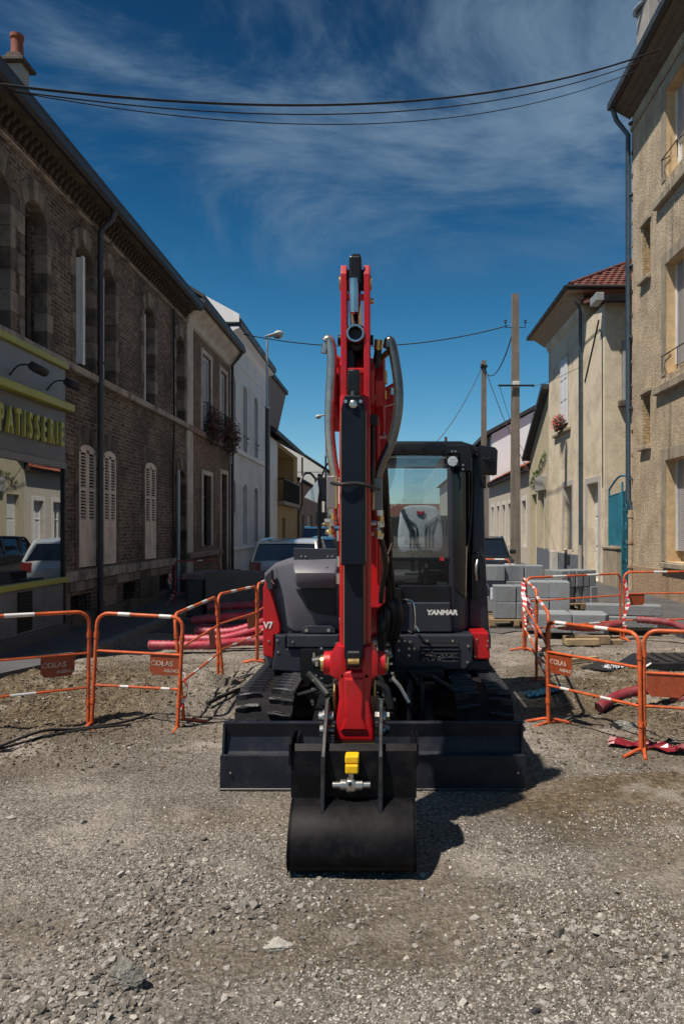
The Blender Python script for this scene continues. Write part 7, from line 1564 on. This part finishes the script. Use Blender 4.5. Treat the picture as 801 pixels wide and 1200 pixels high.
MDKG = mat('tinted_door_glass', (.006, .008, .014), .14, var=.05); obj('door_glass', bm, MDKG, cab, smooth=True)
bm = B(); sheet(bm, arc, [(.85, 1.15+.03*abs(k-3)) for k in range(9)]); dr = obj('door', bm, MNV, cab, smooth=True)
bm = B(); tube(bm, [P(559, 656, 6.30), P(557, 668, 6.27), P(558, 680, 6.30)], .012, 8, 4); obj('door_handle', bm, MSTL, dr, smooth=True)
bm = B(); pp(bm, [(551, 650), (561, 646), (566, 655), (566, 700), (552, 704)], 6.29, 6.33, .008); obj('lock_cover', bm, MBK, dr)
bm = B(); tube(bm, [P(545, 535, 6.2), P(552, 560, 6.28), P(550, 620, 6.28), P(545, 660, 6.25), P(543, 735, 6.25)], .012, 8, 5); obj('door_seal', bm, MHOS, dr, smooth=True)
bm = B(); tube(bm, [P(546, 640, 6.24), P(545, 690, 6.24), P(543, 735, 6.24)], .006, 6, 3); obj('door_trim', bm, MCH, dr)
# glass
MFG = glass_mat('cab_front_glass', tint=(.92, .96, .97), refl=.06, trans=.99, rough=.003, dark=(.02, .03, .03))
bm = B(); box(bm, px(447), px(525), 6.135, 6.141, pz(655), pz(533)); obj('windscreen', bm, MFG, cab)
MFL = glass_mat('cab_lower_glass', tint=(.8, .84, .85), refl=-.02, trans=.95, rough=.003, dark=(.01, .012, .012))
bm = B(); box(bm, px(447), px(525), 6.135, 6.141, pz(700), pz(656.5)); obj('lower_windscreen', bm, MFL, cab)
bm = B(); box(bm, px(443), px(527), 6.118, 6.14, pz(657), pz(653), .003, 1); obj('window_bar', bm, MBK, cab)
bm = B(); box(bm, .0, .80, 7.52, 7.526, 1.88, 2.36); obj('rear_window', bm, MFL, cab)
bm = B(); box(bm, -.07, .86, 7.5, 7.56, .8, 1.88, .01, 1); box(bm, -.07, .86, 6.25, 7.5, .80, .86); box(bm, -.09, -.06, 6.3, 7.5, .8, 1.55); obj('cab_inner_wall', bm, mat('dark_cab_trim', (.012, .014, .016), .7), cab)
bm = B(); box(bm, .845, .855, 6.5, 7.5, 1.2, 2.35); obj('side_window', bm, MFL, cab)
# seat
MSEAT = mat('seat_grey_fabric', (.30, .33, .36), .75, var=.08, scale=20, bump=.2, bscale=200)
def sx_(x): return P(x, 620, 6.75).x
bm = B(); pp(bm, [(470, 648), (466, 640), (466, 625), (469, 600), (474, 594), (482, 592), (502, 592), (510, 594), (515, 600), (519, 625), (519, 640), (514, 648)], 6.70, 6.86, .03); se = obj('seat_back', bm, MSEAT, cab, smooth=True)
bm = B(); rgm = mat('seat_groove', (.13, .14, .15), .8)
for s in (-1, 1):
    for k in range(3):
        c = 492.5; tube(bm, [P(c+s*(20-k*2), 604+k*5, 6.692), P(c+s*(6+k*3), 614+k*4, 6.688), P(c+s*(5+k*4), 619+k*3, 6.688), P(c+s*(5+k*4), 640, 6.692)], .006, 6)
obj('seat_groove', bm, rgm, se)
bm = B(); pp(bm, [(487, 600), (489, 598.5), (492.5, 600), (496, 598.5), (498, 600), (492.5, 603.5)], 6.685, 6.695); obj('seat_emblem', bm, mat('emblem_red', (.4, .02, .03), .5), se)
bm = B(); box(bm, .03, .50, 6.45, 6.85, 1.24, 1.36, .04, 3); obj('seat_cushion', bm, mat('seat_dark', (.03, .033, .038), .8), cab, smooth=True)
for x0, x1 in ((476, 489), (494, 506)):
    bm = B(); pp(bm, [(x0, 645), (x1, 645), (x1, 650), (x0, 650)], 6.5, 6.62, .008); pp(bm, [((x0+x1)/2-2, 650), ((x0+x1)/2+3, 650), ((x0+x1)/2+2, 700), ((x0+x1)/2-1, 700)], 6.52, 6.55, .004); obj('control_lever', bm, MBK, cab)
bm = B()
for y in (672, 681, 690): pp(bm, [(474, y-1), (514, y-1), (514, y+1), (474, y+1)], 6.45, 6.5)
for x in (490, 496): pp(bm, [(x, 658), (x+3, 658), (x+3, 700), (x, 700)], 6.4, 6.42)
obj('pedal_frame', bm, mat('dim_grey_plastic', (.05, .058, .062), .5), cab)
bm = B(); pp(bm, [(512, 682), (523, 682), (524, 688), (511, 688)], 6.3, 6.31, .003); obj('pedal', bm, mat('pedal_grey', (.3, .36, .38), .5), cab)
bm = B(); pp(bm, [(517, 694), (527, 694), (525, 700), (517, 700)], 6.12, 6.13); obj('warning_sticker', bm, mat('sticker_yellow', (.5, .42, .05), .5), cab)
bm = B(); pp(bm, [(515, 653), (520, 653), (520, 657), (515, 657)], 6.10, 6.112); obj('red_sticker', bm, mat('emblem_red', (.4, .02, .03), .5), cab)
bm = B(); pp(bm, [(497, 661), (501, 661), (501, 665), (497, 665)], 6.3, 6.31); obj('white_sticker', bm, mat('decal_grey', (.3, .32, .33), .5), cab)
bm = B()
for x0, x1 in ((456, 478), (488, 503)): pp(bm, [(x0, 538), (x1, 538), (x1, 545), (x0, 545)], 6.2, 6.24, .004)
obj('ceiling_console', bm, mat('console_grey', (.2, .24, .25), .4), cab)
# work light at the top right corner, mirror, beacon stub
bm = B(); pp(bm, [(522, 521), (545, 521), (552, 530), (552, 552), (540, 552), (538, 532), (522, 532)], 6.0, 6.12, .008); lb = obj('light_bracket', bm, MBK, cab)
bm = B(); pp(bm, [(523, 534), (537, 534), (537, 547), (523, 547)], 5.98, 6.05, .01); wl = obj('work_light', bm, MBK, lb)
c = P(530, 540.5, 5.978)
bm = B(); lathe(bm, [(.0, 0), (.042, 0), (.042, .01), (.0, .01)], c, 'Y', 20)
for k in range(7):
    a = k*math.pi/3; r_ = .026 if k < 6 else 0; lathe(bm, [(.011, -.004), (.011, .0), (.0, .0)], (c.x+r_*math.cos(a), c.y, c.z+r_*math.sin(a)), 'Y', 8)
obj('lens', bm, mat('led_lens', (.62, .65, .66), .2, .3, coat=1), wl)
bolts(lb, [tuple(P(x, y, 5.999)) for x, y in ((542, 545), (542, 550), (529, 529), (533, 529))], .009)
bm = B(); pp(bm, [(561, 521), (580, 524), (583, 528), (582, 556), (579, 557), (562, 556)], 6.0, 6.05, .014); mi = obj('mirror', bm, MBK, cab, smooth=True)
bm = B(); lathe(bm, [(.0, -.02), (.02, -.02), (.026, .0), (.0, .0)], P(574, 539, 6.0), 'Y', 12); tube(bm, [P(552, 535, 6.2), P(560, 528, 6.1), P(567, 538, 5.99), P(574, 539, 5.99)], .010, 8, 4); obj('mirror_arm', bm, MBK, mi, smooth=True)
bm = B(); pp(bm, [(563, 557), (569, 557), (569, 572), (563, 571)], 6.1, 6.14, .006); obj('mirror_mount', bm, MBK, mi)
bm = B(); pp(bm, [(574, 689), (577.5, 689), (577.5, 703), (574, 703)], 6.34, 6.42, .006); obj('side_marker', bm, mat('marker_white', (.6, .65, .7), .3), cab)
bm = B(); cyl(bm, P(522, 518, 6.3), P(522, 512, 6.3), .012, n=8); obj('aerial_stub', bm, mat('brown_stub', (.1, .06, .04), .5), rf)
# grille box under the cab and right corner
bm = B(); pp(bm, [(461, 744), (554, 744), (553, 776), (545, 785), (461, 785)], 5.98, 6.6, .012); gb = obj('valve_cover', bm, MNV, EX)
bm = B(); pp(bm, [(491, 752), (537, 752), (537, 776), (493, 776), (491, 772)], 5.972, 5.979); gr = obj('grille_opening', bm, MVOID, gb)
for k in range(5): bm = B(); pp(bm, [(491, 756+k*4.6), (537, 756+k*4.6), (537, 757.8+k*4.6), (491, 757.8+k*4.6)], 5.96, 5.975, .002); obj('grille_slat', bm, MNV, gr)
bm = B(); rg = random.Random(3)
for k in range(60): p = P(rg.uniform(494, 534), rg.uniform(764, 776), 5.97); cyl(bm, p, p+Vector((0, -.003, 0)), rg.uniform(.003, .007), n=5)
obj('grille_screws', bm, MSTL, gr, stuff=True)
bolts(gb, [tuple(P(x, y, 5.978)) for x, y in ((467, 751), (474, 751), (480, 752), (479, 760), (485, 760), (467, 762), (479, 768), (548, 757), (500, 751), (530, 751), (547, 776))], .011)
bm = B(); pp(bm, [(552, 741), (572, 742), (574, 770), (573, 773), (555, 773)], 6.02, 6.6, .012); o = obj('corner_panel', bm, MRD, EX); bolts(o, [tuple(P(x, y, 6.019)) for x, y in ((558, 749), (571, 751), (570, 757), (556, 769))], .008)
bm = B(); pp(bm, [(545, 774), (573, 774), (574, 780), (568, 786), (545, 786)], 6.05, 6.6, .012); obj('corner_skirt', bm, MNV, EX)
bm = B(); box(bm, -.9, .84, 6.5, 8.0, .55, .80, .05, 2); obj('counterweight', bm, MNV, EX)
bm = B(); cyl(bm, P(478, 786, 5.8), P(490, 800, 5.5), .02, n=8); pp(bm, [(452, 786), (520, 786), (520, 795), (452, 797)], 5.8, 6.2, .01); obj('belly_plate', bm, MBK, EX)
# ------------------------------------------------------------------ behind the camera: what the cab glass mirrors
t = thing('apartment_block', 'white apartment block down the street behind, seen mirrored in the cab windscreen', 'building', (6, -150, 0), world=True)
MAW = mat('apartment_white', (.62, .62, .58), .8, var=.05)
bm = B(); box(bm, 3.4, 12, -160, -150, 0, 15.6); obj('wall', bm, MAW, t)
for k in range(6):
    bm = B(); box(bm, 5.2, 12, -149.99, -149.2, 1.2+k*2.45, 2.0+k*2.45); obj('balcony', bm, MAW, t)
    bm = B(); box(bm, 5.2, 12, -149.98, -149.9, 2.02+k*2.45, 3.4+k*2.45); obj('window', bm, MDG, t)
t = thing('facade_behind', 'grey row house on the camera side, mirrored in the cab windscreen', 'building', (8, -70, 0), world=True)
bm = B(); box(bm, 6.5, 14, -122, -30, 0, 10.5); obj('wall', bm, MREN, t)
for y in range(-120, -32, 5):
    for z in (1, 4.2, 7.4): bm = B(); box(bm, 6.44, 6.49, y, y+1.4, z, z+2.0); obj('window', bm, MDG, t)
for i, (x, y, h) in enumerate(((0.2, -58, 5.6), (2.0, -70, 5.4), (-2.4, -60, 6.6))):
    t = thing('leafy_tree', 'round leafy tree behind, %s of the three mirrored in the cab windscreen' % ['nearest the street axis', 'farthest', 'largest'][i], 'tree', (x, y, 0))
    bm = B(); tube(bm, [(0, 0, 0), (.1, 0, h*.3), (0, .1, h*.6)], .2, 8, radii=[.25, .18, .1]); obj('trunk', bm, MSOOT, t)
    bm = B()
    for k in range(7): leaves(bm, (random.uniform(-1.5, 1.5), random.uniform(-1.5, 1.5), h*.55+random.uniform(-1.4, 1.2)), (1.3, 1.3, 1.2), 220, .20, 100+i*10+k)
    obj('crown', bm, MLEAF, t, stuff=True)
